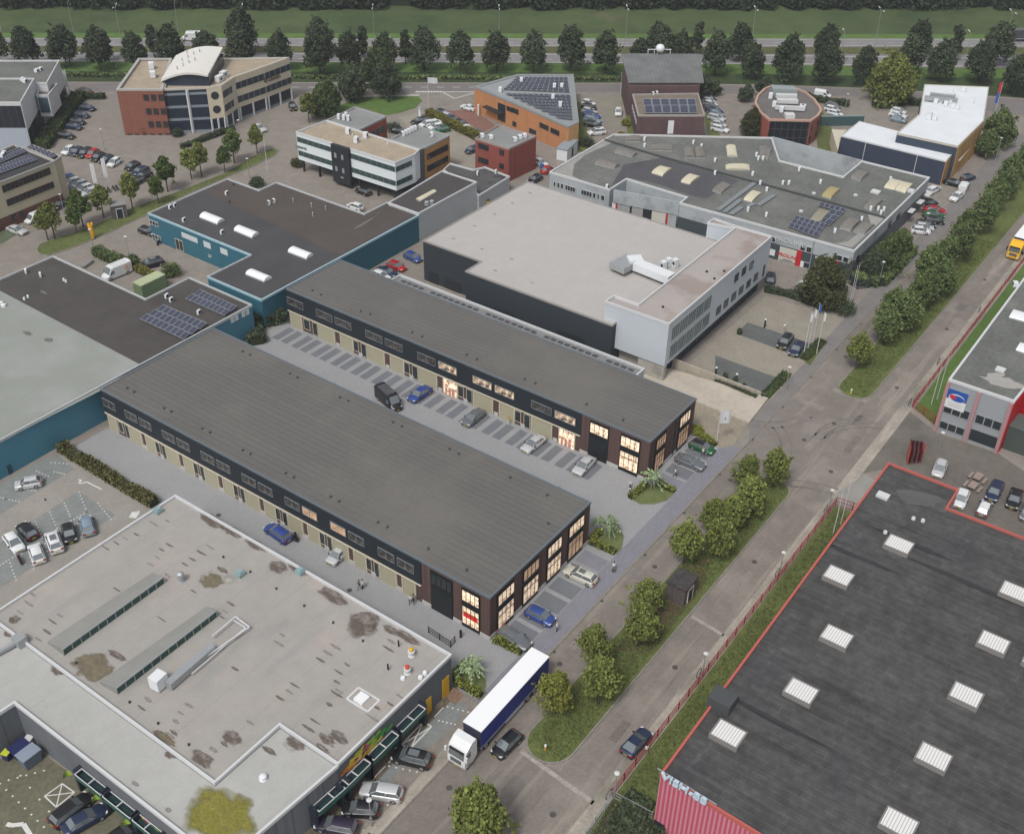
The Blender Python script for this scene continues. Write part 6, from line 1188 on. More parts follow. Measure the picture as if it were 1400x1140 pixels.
row('the row right of the purple building', 'top', [(969.3, 134.9, 'black', h), (969.9, 138.4, 'silver', h), (971, 142, 'white', h), (973.5, 146.5, 'grey', h), (976.5, 151, 'dark blue', s_), (979.7, 156, 'pale blue', h), (979.7, 161, 'silver', e_), (982.8, 170, 'silver', h), (984.6, 176, 'white', e_)], (9, 2), 'cars right of the purple brick building')
row('the row left of the purple building', 'top', [(804.6, 140.7, 'white', sm_), (805.3, 146, 'black', h), (805.6, 152, 'silver', h), (808.8, 157.6, 'blue', e_), (810.2, 163.9, 'pale blue', e_), (810.9, 170.2, 'black', e_)], (9, 2), 'cars left of the purple brick building')
car(815.8, 180.4, 803.9, 181.4, u_, 'white', 'white sport utility car in front of the row by the orange office'); car(845.5, 153.3, 845.3, 158, sm_, 'white', 'white small car driving away beside the purple brick wall')
car(640.7, 146.4, 632, 144, 'coupe', 'white', 'white coupe with black roof in front of the orange office')
row('the row on the red paving', 'left', [(605, 154.3, 'black', h), (612.5, 159, 'silver', h), (620, 163.6, 'dark blue', h), (629.3, 167.9, 'black', s_), (640.7, 176.4, 'white', h), (654, 181.4, 'grey', h)], (8.5, 3), 'cars on the red paving')
row('the row in front of the olive hedge', 'left', [(574, 165, 'black', e_), (583.6, 169.3, 'white', h), (591.5, 168, 'white', s_), (596, 173.2, 'white', h), (604, 177, 'green', h)], (-8, 1.5), 'cars in front of the olive hedge')
car(646, 204.5, 638, 207, h, 'dark blue', 'dark blue hatchback half hidden by the square red block'); car(542, 178.5, 534, 177, h, 'black', 'black car in the shade between the brick wing and the ochre wing')
car(486, 282, 478, 279, h, 'white', 'white hatchback on the paving below the banded office'); car(496.5, 261, 489, 258, h, 'black', 'black hatchback parked under the banded office')
row('the row along the tall upper left hedge', 'top', [(115.8, 124.4, 'brown', s_), (118.3, 147, 'dark blue', s_), (111.7, 157, 'dark blue', h), (106, 166, 'black', h), (100.2, 172.5, 'dark blue', s_), (89.5, 184.9, 'black', e_)], (9, 1.5), 'cars along the hedge by the white box office')
row('the slanted upper left row', 'left', [(93.3, 205.4, 'white', h), (104.5, 207, 'dark blue', h), (115.8, 208.7, 'black', e_), (126.5, 209.8, 'red', h), (133.9, 214.4, 'black', h), (145.4, 217.7, 'dark blue', h), (156, 221.8, 'white', h)], (-7, 4.5), 'slanted row in the upper left car park')
row('the dark cars behind the young tree', 'top', [(180.7, 226.8, 'black', h), (191, 233, 'dark blue', s_), (195.5, 240, 'black', s_), (187, 247.5, 'black', h)], (-7, 3.5), 'dark cars behind the young tree')
row('the cars against the beige office', 'left', [(91.2, 244, 'blue', h), (98.6, 248.6, 'white', h), (108.4, 252.3, 'silver', h), (115, 257.2, 'white', h), (123, 261.8, 'silver', e_)], (-8, 2.5), 'cars against the beige office')
car(88.7, 260.5, 80, 262, h, 'grey', 'grey hatchback closest to the brick base of the beige office'); car(82, 279, 76, 283, h, 'black', 'black hatchback behind the yellow green trees'); car(47.6, 298.3, 41, 301, 'small van', 'white', 'white van in the entrance of the beige office'); car(23, 313.9, 31, 316.5, s_, 'silver', 'silver saloon at the left edge by the mossy paving')
c_ = car(158.6, 369, 144, 375, 'van', 'white', 'white delivery van with an orange disc on its side in the yard', z=1.3)
q = MB(); q.tube((-1.9, 1.005, 1.5), (-1.9, 1.02, 1.5), .62, n=24); q.c = 1; q.tube((-1.9, 1.02, 1.5), (-1.9, 1.025, 1.5), .45, n=24); q.c = 0; q.tube((-1.9, 1.025, 1.5), (-1.9, 1.03, 1.5), .25, n=20); q.build('emblem', [mat('orange_emblem', (.6, .25, .1), .5), WHITE], c_, local=True)
q = MB(); q.tube((-1.9, -1.005, 1.5), (-1.9, -1.02, 1.5), .62, n=24); q.build('emblem', mat('orange_emblem', (.6, .25, .1)), c_, local=True)
car(207.4, 360, 197, 362.5, u_, 'black', 'black sport utility car between round bushes in the teal yard'); car(201.5, 315.5, 209, 318, h, 'black', 'black hatchback at the corner of the teal warehouse')
car(355.2, 174.4, 361, 178, s_, 'silver', 'silver saloon in front of the cream stone office'); car(399.8, 145.6, 401, 150, h, 'black', 'black hatchback at the far end of the cream stone office')
car(262, 49.5, 252, 49.6, 'van', 'white', 'white van on the far motorway carriageway', z=1.2); car(527, 55, 519, 55, h, 'white', 'white car on the motorway half hidden by a tree'); car(1374, 79, 1366, 78.5, s_, 'silver', 'silver saloon on the near motorway carriageway')
row('the cars inside the walled yard', 'left', [(1076, 218, 'white', h), (1088, 221, 'silver', h), (1108, 226, 'grey', h), (1121, 229.5, 'black', h)], (7, -2), 'cars in the walled yard')
car(739, 222, 745, 225, h, 'white', 'white hatchback behind the square red block'); car(748, 231.5, 753, 228, sm_, 'red', 'red small car at the corner of the complex'); car(731.5, 244.5, 725, 248, h, 'black', 'black hatchback in the gap behind the pale hall')
# ---- lorry with blue curtain trailer
def lorry(loc, yaw, name, label, cabc, boxc, boxL, curtain, W=2.5, H=3.95, roofm=None):
    root = empty(name, loc, label, 'lorry', rz=yaw); hw = W/2; B_ = lambda q, n, m_, p=root, **k: q.build(n, m_, p, local=True, **k)
    q = MB(); q.box(-boxL, -hw, 1.15, 0, hw, H-.06); tr = B_(q, 'trailer', curtain)
    q = MB(); q.box(-boxL-.03, -hw-.03, H-.06, .03, hw+.03, H+.02); B_(q, 'trailer_roof', roofm or mat('tarpaulin_white', (.74, .75, .76), .6), tr)
    q = MB(); q.box(-boxL-.04, -hw-.02, 1.0, .02, hw+.02, 1.16); B_(q, 'side_rail', mat('trailer_rail', (.30, .31, .36), .5), tr)
    q = MB(); q.box(.0, -hw+.04, 1.16, .05, hw-.04, H-.1); B_(q, 'front_bulkhead', mat('bulkhead_dark', (.04, .045, .07), .6), tr)
    q = MB(); q.box(-boxL+.1, -.5, .75, 2.2, .5, 1.0); B_(q, 'chassis', BLACK)
    q = MB(); q.box(-8.6 if boxL > 9 else -3, -hw+.05, .45, -4.8 if boxL > 9 else -1, -hw+.1, 1.0); B_(q, 'side_skirt', mat('skirt_white', (.55, .57, .6), .5)); q = MB(); q.box(-8.6 if boxL > 9 else -3, hw-.1, .45, -4.8 if boxL > 9 else -1, hw-.05, 1.0); B_(q, 'side_skirt', mat('skirt_white', (.55, .57, .6)))
    x0, x1 = .75, 3.05
    prof = [(x0, 1.0), (x0, 3.45), (x0+.15, 3.72), (x0+1.0, 3.62), (x1-.42, 3.05), (x1-.28, 2.75), (x1-.06, 1.75), (x1, 1.2), (x1, .75), (x1-.1, .4), (x1-.6, .38), (x0+.7, .5)]
    q = MB(); rows = []
    for s, kx in ((-1, .97), (-.9, 1.0), (.9, 1.0), (1, .97)): rows.append([(x0+(x-x0)*kx, s*hw*.985, z) for x, z in prof]+[(x0, s*hw*.985, 1.0)])
    q.grid(rows); q.q(rows[0][:-1]); q.q(list(reversed(rows[-1][:-1]))); cab = B_(q, 'cab', cabc)
    q = MB(); q.q([(x1-.025, -hw*.84, 1.82), (x1-.025, hw*.84, 1.82), (x1-.215, hw*.82, 2.72), (x1-.215, -hw*.82, 2.72)]); B_(q, 'windscreen', CG, cab)
    q = MB(); q.box(x1-.32, -hw*.8, 2.82, x1-.02, hw*.8, 2.87); B_(q, 'sun_visor', BLACK, cab)
    for s in (1, -1):
        q = MB(); q.q([(x1-.25, s*(hw*.985+.012), 1.8), (x1-1.15, s*(hw*.985+.012), 1.8), (x1-1.15, s*(hw*.985+.012), 2.6), (x1-.42, s*(hw*.985+.012), 2.6)]); B_(q, 'side_window', CG, cab)
        q = MB(); q.obox((x1-.08, s*(hw+.2)), 0, .18, .24, 1.9, 2.65); B_(q, 'wing_mirror', BLACK if cabc is not PAINT['white'] else WHITE, cab)
        q = MB(); q.box(x1-.06, s*hw*.72-.18, .72, x1+.03, s*hw*.72+.18, .95); B_(q, 'headlight', HEADL, cab)
    q = MB(); q.box(x1-.03, -.75, .98, x1+.025, .75, 1.55); B_(q, 'grille', mat('lorry_grille', (.10, .11, .12), .5), cab); q = MB(); q.box(x1, -.26, .5, x1+.03, .26, .62); B_(q, 'number_plate', PLATE, cab)
    ax = [2.25, -1.0] + ([-boxL+1.6, -boxL+2.9, -boxL+4.2] if boxL > 9 else [-boxL+2.2])
    for x in ax:
        for s in (1, -1): wheel_parts(root, x, s*(hw-.02), .5, .35)
    return root
a_ = g(645.4, 993, 3.95); b_ = g(737, 893, 3.95); yw = math.atan2(a_.y-b_.y, a_.x-b_.x)
lorry((a_.x, a_.y, 0), yw, 'articulated_lorry', 'white cab lorry with a long blue sided white roofed trailer turning out of the yard', PAINT['white'], None, 13.6, mat('blue_curtain', (.022, .035, .20), .6, stripes=((1, 0, 0), .9, .04, (.015, .025, .14), .7)))
c_ = g(1384, 327, 3.7); lorry((c_.x+1.4, c_.y-1.25, 0), math.pi, 'box_lorry', 'yellow cab lorry with a white roof coming down the far lane at the right edge', PAINT['yellow'], None, 8.0, PAINT['white'], H=3.8)
c_ = g(1392, 55); lorry((c_.x-3, c_.y+2, 0), math.atan2(239, -192)+math.pi*0, 'flatbed_lorry', 'dark lorry on the far motorway carriageway at the right edge', PAINT['grey'], None, 12, mat('dark_tarp', (.05, .055, .06), .6), H=3.6, roofm=mat('dark_tarp2', (.09, .095, .10), .6))
# ================================================================ TREES AND PLANTS
def tree_proto(name, seed, H, th, R, nl, ls, lm, shape='egg', lobes=16, nleaf_r=1.0):
    rg_ = np.random.default_rng(seed); r_ = random.Random(seed); root = bpy.data.objects.new(name, None); COL.objects.link(root)
    bark = mat('bark', (.075, .06, .048), .9, noise=(3, .3)); q = MB(); L_ = []
    lean = Vector((r_.uniform(-.2, .2), r_.uniform(-.2, .2), 0)); q.tube((0, 0, 0), Vector((0, 0, th))+lean*.5, .16*H/8, .11*H/8, 8); q.tube(Vector((0, 0, th))+lean*.5, Vector((0, 0, H*.85))+lean, .11*H/8, .02, 7)
    ch = H-th*.85; V = []
    for k in range(lobes):
        f = (k+.5)/lobes; zc = th*.9+ch*(.08+.86*f)
        if shape == 'egg': rr = R*math.sin(math.pi*min(1, (f*.80+.20)))**.75
        elif shape == 'cone': rr = R*(1.05-f)**.8
        elif shape == 'skirt': rr = R*(1.02-f**1.6)*(1 if f > .08 else .85)
        elif shape == 'crown': rr = R*(math.sin(math.pi*min(1, f*.72+.28))**.6)
        elif shape == 'column': rr = R*.8
        else: rr = R*math.sin(math.pi*(f*.8+.12))**.5
        t = k*2.4+r_.uniform(-.5, .5); d = rr*(.60 if k < lobes-2 else .2)*r_.uniform(.75, 1.1); lr = R*r_.uniform(.34, .55)*(1.1-.45*f)
        c = Vector((d*math.cos(t), d*math.sin(t), zc))+lean*f
        q.tube(Vector((0, 0, th+ch*.5*f*.9))+lean*f, c, .05*H/8, .015, 5, False)
        n = int(nl/lobes*r_.uniform(.7, 1.3)); u = rg_.normal(size=(n, 3)); u /= np.linalg.norm(u, axis=1)[:, None]; rad = lr*rg_.uniform(.35, 1.08, (n, 1))**.6
        P = np.array(c)+u*rad*np.array([1, 1, .82]); P[:, 2] = np.maximum(P[:, 2], th*.75+rg_.uniform(0, .5, len(P))); V.append(leaves(P, ls, rg_))
        for _ in range(3):   # stray twigs break the outline
            cc = np.array(c)+rg_.normal(size=3)*lr*.6; n2 = max(6, n//9); V.append(leaves(cc+rg_.normal(size=(n2, 3))*lr*.22, ls, rg_))
    q.build('trunk', bark, root, local=True); leafobj('crown', np.concatenate(V), lm, root)
    return root
LM = {'dark': leafmat('dark_foliage', (.058, .076, .044), .35), 'street': leafmat('street_foliage', (.15, .175, .048), .35), 'mid': leafmat('mid_foliage', (.065, .09, .034)), 'young': leafmat('young_foliage', (.085, .12, .034), .4), 'deep': leafmat('deep_foliage', (.10, .135, .05), .35), 'yellow': leafmat('yellow_green_foliage', (.17, .18, .04), .35), 'brown': leafmat('brownish_foliage', (.062, .070, .030), .4), 'pale': leafmat('pale_foliage', (.33, .42, .24), .45), 'hedge': leafmat('hedge_foliage', (.19, .21, .04), .4), 'olive': leafmat('olive_hedge_foliage', (.15, .14, .03), .35), 'autumn': leafmat('mixed_hedge_foliage', (.11, .105, .04), .6)}
SPEC = {'dark': (12.3, 3.3, 4.5, 4600, .46, 'dark', 'crown', 24), 'darkslim': (11.5, 2.2, 2.3, 3200, .5, 'dark', 'column', 14), 'street': (7.0, 2.5, 2.35, 3000, .24, 'street', 'egg', 17), 'street_deep': (7.2, 2.2, 2.6, 3800, .26, 'deep', 'egg', 19), 'young': (7.4, 3.4, 2.1, 2300, .30, 'young', 'egg', 12), 'mid': (9.5, 2.0, 4.0, 7500, .42, 'mid', 'egg', 22), 'big': (12.5, 1.2, 6.3, 11000, .45, 'street', 'egg', 30), 'willow': (9.5, 1.0, 4.6, 11000, .30, 'brown', 'egg', 26), 'low': (4.2, 1.2, 2.4, 3200, .32, 'dark', 'ball', 10)}
TP = {}; NT = 0
def tree(px, py, kind, label, group=None, s=1.0, sz=1.0, lm=None, hz=0, name='tree'):
    global NT
    NT += 1; var = NT % 4; key = (kind, var)
    if key not in TP:
        H, th, R, nl, ls, lmn, shp, lb = SPEC[kind]; r = TP[key] = tree_proto(name, 31*len(TP)+5, H, th, R, nl, ls, LM[lmn], shp, lb); r['used'] = 1; del r['used']
    else: r = copy_tree(TP[key])
    c = g(px, py, hz); r.location = (c.x, c.y, 0); r.rotation_euler = (0, 0, (NT*2.1) % 6.28); r.scale = (s, s, s*sz); r.name = name; setp(r, label, 'tree', group)
    if lm:
        for ch in r.children:
            if ch.name.startswith('crown'): ch.material_slots[0].link = 'OBJECT'; ch.material_slots[0].material = LM[lm]
    return r
NUM = lambda n: (ORD+['thirteenth', 'fourteenth', 'fifteenth', 'sixteenth', 'seventeenth', 'eighteenth', 'nineteenth', 'twentieth', 'twenty first', 'twenty second', 'twenty third', 'twenty fourth', 'twenty fifth', 'twenty sixth', 'twenty seventh', 'twenty eighth', 'twenty ninth', 'thirtieth'])[n]
AV = [(-4, 93), (40, 93), (92, 93), (138, 97), (187, 96), (238, 96), (284, 94), (332, 96), (385, 97), (438, 102), (479, 97), (527, 99), (580.5, 98), (629, 99), (679, 99), (729, 99), (779, 98), (827, 101), (874, 100), (905, 99), (929, 98), (976.5, 103), (1025, 109), (1075, 113), (1126, 115), (1178, 117), (1240, 104), (1282, 112), (1334, 115), (1386, 132)]
for i, (x, y) in enumerate(AV): tree(x, y, 'dark', 'dark green tree, %s from the left in the avenue before the motorway' % NUM(i), 'avenue trees before the motorway', [.92, .84, .97, .88, .8, .94, .86][i % 7], sz=[1, 1.06, .95, 1.03][i % 4])
for x, y, k, s, l in ((149, 84, 'darkslim', .75, 'slim dark tree at the left part of the motorway median, behind the fourth avenue tree'), (211, 78, 'darkslim', .8, 'thin dark tree on the median above the red brick office'), (334, 77, 'dark', 1.05, 'broad dark tree above the white curved roof on the median'), (437, 79, 'dark', .9, 'dark tree on the median left of the road lamp'), (496, 79, 'darkslim', .8, 'slim dark tree on the median behind the tenth and eleventh avenue trees'), (555, 88, 'darkslim', .85, 'slim tree on the verge left of the white car'), (897, 80, 'dark', .8, 'dark tree behind the satellite dish roof'), (951, 76, 'darkslim', .85, 'slender cypress like tree right of the sloping metal roof'), (1010, 84, 'dark', .85, 'dark tree on the median right of the sloping metal roof'), (1127, 84, 'dark', .8, 'dark tree on the median near the right third of the motorway'), (1252, 80, 'dark', .85, 'dark leaning tree on the median above the big light green tree'), (1303, 84, 'darkslim', .9, 'narrow leaning dark tree on the right part of the median'), (1357, 91, 'dark', 1.0, 'rounded dark tree on the right part of the median near the lamp')):
    tree(x, y, k, l, 'trees on the motorway median', s)
R_IS = Zc([(520, 425), (660, 300), (700, 205), (760, 240), (830, 150), (870, 110), (960, 50)], 1040, 360, 3.8)+Zc([(900, 775), (1000, 700), (1070, 650), (1100, 560), (1190, 510), (1215, 450), (1250, 400), (1320, 340), (1330, 285), (1400, 235), (1440, 180)], 1040, 160, 3.889)
for i, (x, y) in enumerate(R_IS): tree(x, y, 'street_deep' if i else 'street', 'leafy street tree, %s from the near tip of the far grass island' % NUM(i), 'trees on the far grass island', [1.0, 1.08, 1.02, 1.12][i % 4], hz=4.8)
L_IS = [(1063, 632), (1023.7, 640), (1029, 674), (979, 697), (1003, 694), (987, 726), (939.5, 735), (884, 808), (879, 845), (813, 874), (821, 925), (761, 938)]
for i, (x, y) in enumerate(L_IS): tree(x, y, 'street', 'yellow green street tree, %s from the far tip of the near grass island' % NUM(i), 'trees on the near grass island', [1, .95, 1.05, .92][i % 4], hz=4.8, lm='yellow' if i == 11 else None)
tree(655, 1122, 'street_deep', 'leafy green tree at the bottom edge by the street', None, 1.25, hz=4.0, lm='street')
for i, (x, y) in enumerate([(66, 329), (75.6, 327), (105.4, 318.9), (114.4, 311), (142, 298), (181.3, 285.4), (217.3, 279), (229.6, 262.3), (262.3, 245.6), (275.9, 241.7), (307.8, 236.6), (320.6, 223.7), (352, 211)]):
    tree(x, y, 'young', 'young slender tree, %s from the left on the upper left verge' % NUM(i), 'young trees on the upper left verge', [.95, 1.05, .85, 1.08][i % 4], lm='street' if i in (0, 1, 4) else None)
for x, y, k, s, l, lm in ((422.8, 168.4, 'young', 1.0, 'small bright green tree left of the white banded office', None), (449, 158, 'mid', .9, 'round green tree behind the corner of the white banded office', None), (437, 160, 'mid', .75, 'green tree beside the small bright one near the banded office', None), (483.7, 138.9, 'mid', .95, 'green tree on the small lawn above the banded office', 'dark'), (528.7, 134, 'mid', 1.0, 'right hand tree on the small lawn above the banded office', 'dark'), (518, 122, 'mid', 1.1, 'rear tree of the small lawn near the service road', None),
    (1214, 141, 'big', 1.0, 'big light green tree beside the white roofed hall', None), (1120, 418, 'willow', 1.0, 'dark weeping tree in front of the red and white doors', None), (1028, 187, 'willow', .72, 'brownish weeping tree at the left side of the lens shaped building', None), (1018, 139, 'low', 1.0, 'left low round tree beside the lens shaped building', None), (1044, 133, 'low', 1.15, 'wide low tree behind the lens shaped building', None), (959, 130, 'low', 1.15, 'low round tree at the corner of the purple brick building', None), (977, 131, 'low', .85, 'smaller low tree right of the purple brick building', None),
    (1210, 372, 'mid', .72, 'green tree at the corner of the complex near the street', None), (1190, 380, 'mid', .6, 'dark bushy tree at the blue fence of the complex', 'dark'), (1228, 350, 'mid', .6, 'bushy tree beside the street near the parked cars', 'deep'), (1361, 200, 'mid', .95, 'bushy green tree in front of the ochre brick wall', 'deep'), (1347, 215, 'mid', .7, 'green bush under the ochre canopy', 'deep'), (1385, 118, 'mid', .8, 'green tree at the top right corner by the service road', 'dark')):
    tree(x, y, k, l, None, s, lm=lm)
def bush(px, py, r, h, lm, label, n=1500, ls=.22, name='bush', group=None):
    c = g(px, py); root = empty(name, c, label, 'bush', group); rg_ = np.random.default_rng(int(px*3+py)); V = []
    for k in range(5):
        cc = np.array([rg_.uniform(-.4, .4)*r, rg_.uniform(-.4, .4)*r, h*.5]); u = rg_.normal(size=(n//5, 3)); u /= np.linalg.norm(u, axis=1)[:, None]; P = cc+u*np.array([r*.75, r*.75, h*.52])*rg_.uniform(.5, 1.05, (n//5, 1)); P[:, 2] = np.maximum(P[:, 2], .1); V.append(leaves(P, ls, rg_))
    leafobj('foliage', np.concatenate(V), LM[lm], root); q = MB(); q.tube((0, 0, 0), (0, 0, h*.6), .07, .04, 6); q.build('stem', mat('bark', (.075, .06, .048)), root, local=True); return root
for a in ((184, 364, 1.7, 2.4, 'deep', 'round dark bush between the white van and the black car'), (233, 378, 2.0, 2.6, 'deep', 'round bush right of the green container'), (197, 182, 1.6, 2.2, 'dark', 'round dark bush at the foot of the red brick office'), (243, 186, 1.5, 1.8, 'dark', 'dark bush beside the steps of the curved roof office'), (1190, 353, 2.4, 2.6, 'deep', 'leafy bush along the blue grey wall of the complex'), (1150, 425, 2.6, 2.2, 'dark', 'dark low shrub on the street corner below the weeping tree'), (1098, 405, 2.2, 2.4, 'dark', 'dark shrub left below the weeping tree'), (350, 255, 1.7, 2.0, 'dark', 'dark shrub behind the teal warehouse roof'), (405, 228, 1.8, 1.8, 'brown', 'brownish shrub at the corner of the banded office'), (537, 178, 2.2, 1.8, 'dark', 'dark clipped bush between the two wings'), (800, 200, 2.2, 2.0, 'dark', 'dark shrubs at the foot of the buff brick corner'), (953, 592, 1.3, 1.3, 'hedge', 'bright green shrub by the corner of the farther new building'), (820, 208, 2.6, 1.8, 'dark', 'dark shrub mass behind the complex roof edge'),
          (850, 190, 1.2, 1.6, 'olive', 'yellowish shrub near the purple brick wall'), (856, 172, 1.1, 1.5, 'olive', 'small yellowish shrub beside the purple brick wall'), (1126, 170, 1.4, 1.8, 'dark', 'dark narrow shrub right of the lens shaped building'), (1010, 456, .5, 1.0, 'dark', 'tiny clipped shrub on the forecourt edge')):
    bush(*a)
def hedge(pts, wd, hh, lm, label, name='hedge', ls=.2, dens=55, px=True, core=True):
    P = [g(x, y).xy for x, y in pts] if px else [Vector(p) for p in pts]; root = empty(name, (P[0].x, P[0].y, 0), label, 'hedge'); rg_ = np.random.default_rng(int(abs(P[0].x*10))); V = []
    q = MB()
    for i in range(len(P)-1):
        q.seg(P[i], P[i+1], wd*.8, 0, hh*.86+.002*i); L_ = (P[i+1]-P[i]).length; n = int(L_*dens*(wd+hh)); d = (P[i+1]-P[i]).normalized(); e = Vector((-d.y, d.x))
        s = rg_.uniform(0, L_, n); face = rg_.uniform(0, 1, n); a = rg_.uniform(-.5, .5, n)*wd; z = rg_.uniform(.05, 1, n)*hh; top = face < wd/(wd+hh)
        a = np.where(top, a, np.sign(a)*wd*.5)+rg_.normal(size=n)*.07; z = np.where(top, hh, z)+rg_.normal(size=n)*(.16 if lm == 'autumn' else .07)
        bump = 1+(.3 if lm == 'autumn' else .12)*np.sin(s*.9+np.sin(s*.37)*2)+.08*np.sin(s*3.1); z = z*bump
        X = np.stack([P[i].x+d.x*s+e.x*a, P[i].y+d.y*s+e.y*a, z], 1); V.append(leaves(X, ls, rg_))
    V = np.concatenate(V)-np.array([P[0].x, P[0].y, 0]); leafobj('foliage', V, LM[lm], root)
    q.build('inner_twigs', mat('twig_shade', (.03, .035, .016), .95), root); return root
hedge([(822, 728), (806, 742), (841, 757)], .9, .8, 'hedge', 'bright clipped hedge around the lawn at the corner of the nearer new building')
hedge([(884, 664), (861, 682)], .9, .8, 'hedge', 'bright clipped hedge left of the lawn by the farther lit corner'); hedge([(898, 661.5), (922, 673.5)], .8, .7, 'hedge', 'bright clipped hedge right of the lawn by the farther lit corner')
hedge([(640, 908), (622, 925), (624, 934), (658, 953)], .9, .8, 'hedge', 'bright clipped hedge around the lawn behind the lorry'); hedge([(676, 876), (714, 893)], 1.0, .8, 'hedge', 'bright clipped hedge in front of the dark silver saloon')
hedge([(955, 594), (978, 610)], .9, .7, 'hedge', 'low green planting beside the green hatchback')
hedge([(84, 614), (150, 655), (212, 692)], 1.5, 1.0, 'autumn', 'wild green and brown hedge between the left car park and the new yard', dens=90, ls=.25)
hedge([(585, 158), (600, 165), (620, 175), (655, 192)], 2.0, 1.6, 'olive', 'long olive green clipped hedge between the rows of cars'); 
hedge([(582, 154.5), (650, 189)], .1, .1, 'olive', 'x') if False else None
hedge([(108, 136), (92, 158), (58, 205)], 3.0, 1.8, 'mid', 'tall green hedge along the white box office', dens=40, ls=.35); hedge([(113, 135), (144, 135)], 1.6, 1.2, 'dark', 'short dark hedge beyond the parked cars at the upper left', dens=35, ls=.35)
hedge([(132, 347), (150, 356), (168, 362)], 2.2, 1.5, 'deep', 'dark green hedge left of the white delivery van'); hedge([(188, 370), (222, 386)], 1.5, 1.2, 'olive', 'green brown hedge behind the container')
hedge([(1045, 398), (1075, 404), (1120, 420)], 1.4, 1.1, 'dark', 'dark hedge along the upper edge of the office forecourt'); hedge([(978, 521), (1034, 545)], .8, .5, 'dark', 'low dark planting strip along the ramp wall')
hedge([(1045, 543), (1076, 512)], 1.6, .5, 'mid', 'low green planting at the forecourt corner by the street'); hedge([(1098, 492), (1124, 467)], 1.6, .5, 'mid', 'low planting under the flag poles')
hedge([(1100, 135), (1117, 139), (1160, 146)], 1.6, 1.3, 'dark', 'dark hedge between service road and white cars', dens=35, ls=.35); hedge([(1192, 146), (1225, 148)], 2.2, 1.4, 'dark', 'dark hedge under the big light green tree', dens=35, ls=.35); hedge([(1233, 141), (1262, 145)], 2.2, 1.4, 'dark', 'dark hedge beside the black saloon near the white roofed hall', dens=35, ls=.35)
hedge([(248, 204), (300, 185), (320, 178)], 1.2, 1.0, 'dark', 'dark hedge in front of the curved roof office', dens=35, ls=.3); hedge([(344, 440), (388, 432)], 6, 2.2, 'dark', 'overgrown dark shrubs in the gap between the teal walls', dens=30, ls=.35); hedge([(346, 452), (352, 472), (350, 466)], 3, 1.5, 'dark', 'dark shrubs at the foot of the nearer new roof', dens=30, ls=.35)
hedge([(1162, 385), (1200, 390), (1243, 345)], 3, 1.6, 'deep', 'wide green shrub border at the street corner of the complex', dens=30, ls=.32)
hedge([(845, 1105), (880, 1125), (860, 1160)], 5, .9, 'dark', 'dark undergrowth behind the grey railing at the bottom edge', dens=30, ls=.3); hedge([(620, 130), (625, 130)], .1, .1, 'dark', 'x') if False else None
hedge([(860, 110), (400, 107), (150, 105), (-150, 102)], 1.5, .7, 'deep', 'long rough hedge along the ditch before the service road', dens=9, ls=.5)
def frond_plant(px, py, seed, label, hh=3.6, lm='pale'):
    c = g(px, py); root = empty('ornamental_tree', c, label, 'tree', 'ornamental trees on the corner lawns'); r_ = random.Random(seed); rg_ = np.random.default_rng(seed); P = []; q = MB()
    q.tube((0, 0, 0), (0, 0, hh*.45), .12, .09, 7)
    for k in range(40):
        t = r_.uniform(0, 6.28); up = r_.uniform(.5, 1.5); L_ = r_.uniform(1.7, 2.6); z0 = hh*(.5+.12*r_.random()); pr = None
        for j in range(12):
            f = j/11; x = L_*f*math.cos(up*.75); z = z0+L_*(math.sin(up)*f-.75*f*f*(1.2-up*.35)); p = (x*math.cos(t), x*math.sin(t), max(.2, z))
            if j > 2: P += [np.array(p)+rg_.normal(size=3)*.045 for _ in range(4)]
            if pr and j < 8: q.tube(pr, p, .02, .015, 3, False)
            pr = p
    q.build('trunk', mat('pale_bark', (.2, .2, .15), .9), root, local=True); leafobj('crown', leaves(np.array(P), .17, rg_), LM[lm], root)
frond_plant(829, 732, 3, 'pale feathery tree on the lawn between the nearer building and the walkway'); frond_plant(890, 670, 5, 'pale feathery tree on the lawn at the lit corner of the farther building'); frond_plant(644, 929, 8, 'pale feathery tree on the lawn beside the trailer')
# tufts of grass on the islands and verges near the viewer
P = []; rg_ = np.random.default_rng(11)
for x0, x1, y0, y1, n in ((-10, 50, -17.4, -12.7, 9000), (79.5, 150, -17.2, -12.7, 8000), (-20, 50, -29.5, -24.9, 7000)):
    a = np.stack([rg_.uniform(x0, x1, n), rg_.uniform(y0, y1, n), np.full(n, .16)], 1); P.append(a)
P = np.concatenate(P); keep = ~((P[:, 0] > 15) & (P[:, 0] < 25) & (P[:, 1] > -18) & (P[:, 1] < -12) & (rg_.random(len(P)) < .8)); P = P[keep]
o = leafobj('grass_tufts', leaves(P, .16, rg_), leafmat('grass_tuft', (.10, .125, .038), .4)); o['kind'] = 'stuff'; o['label'] = 'short uneven grass on the islands and verges'
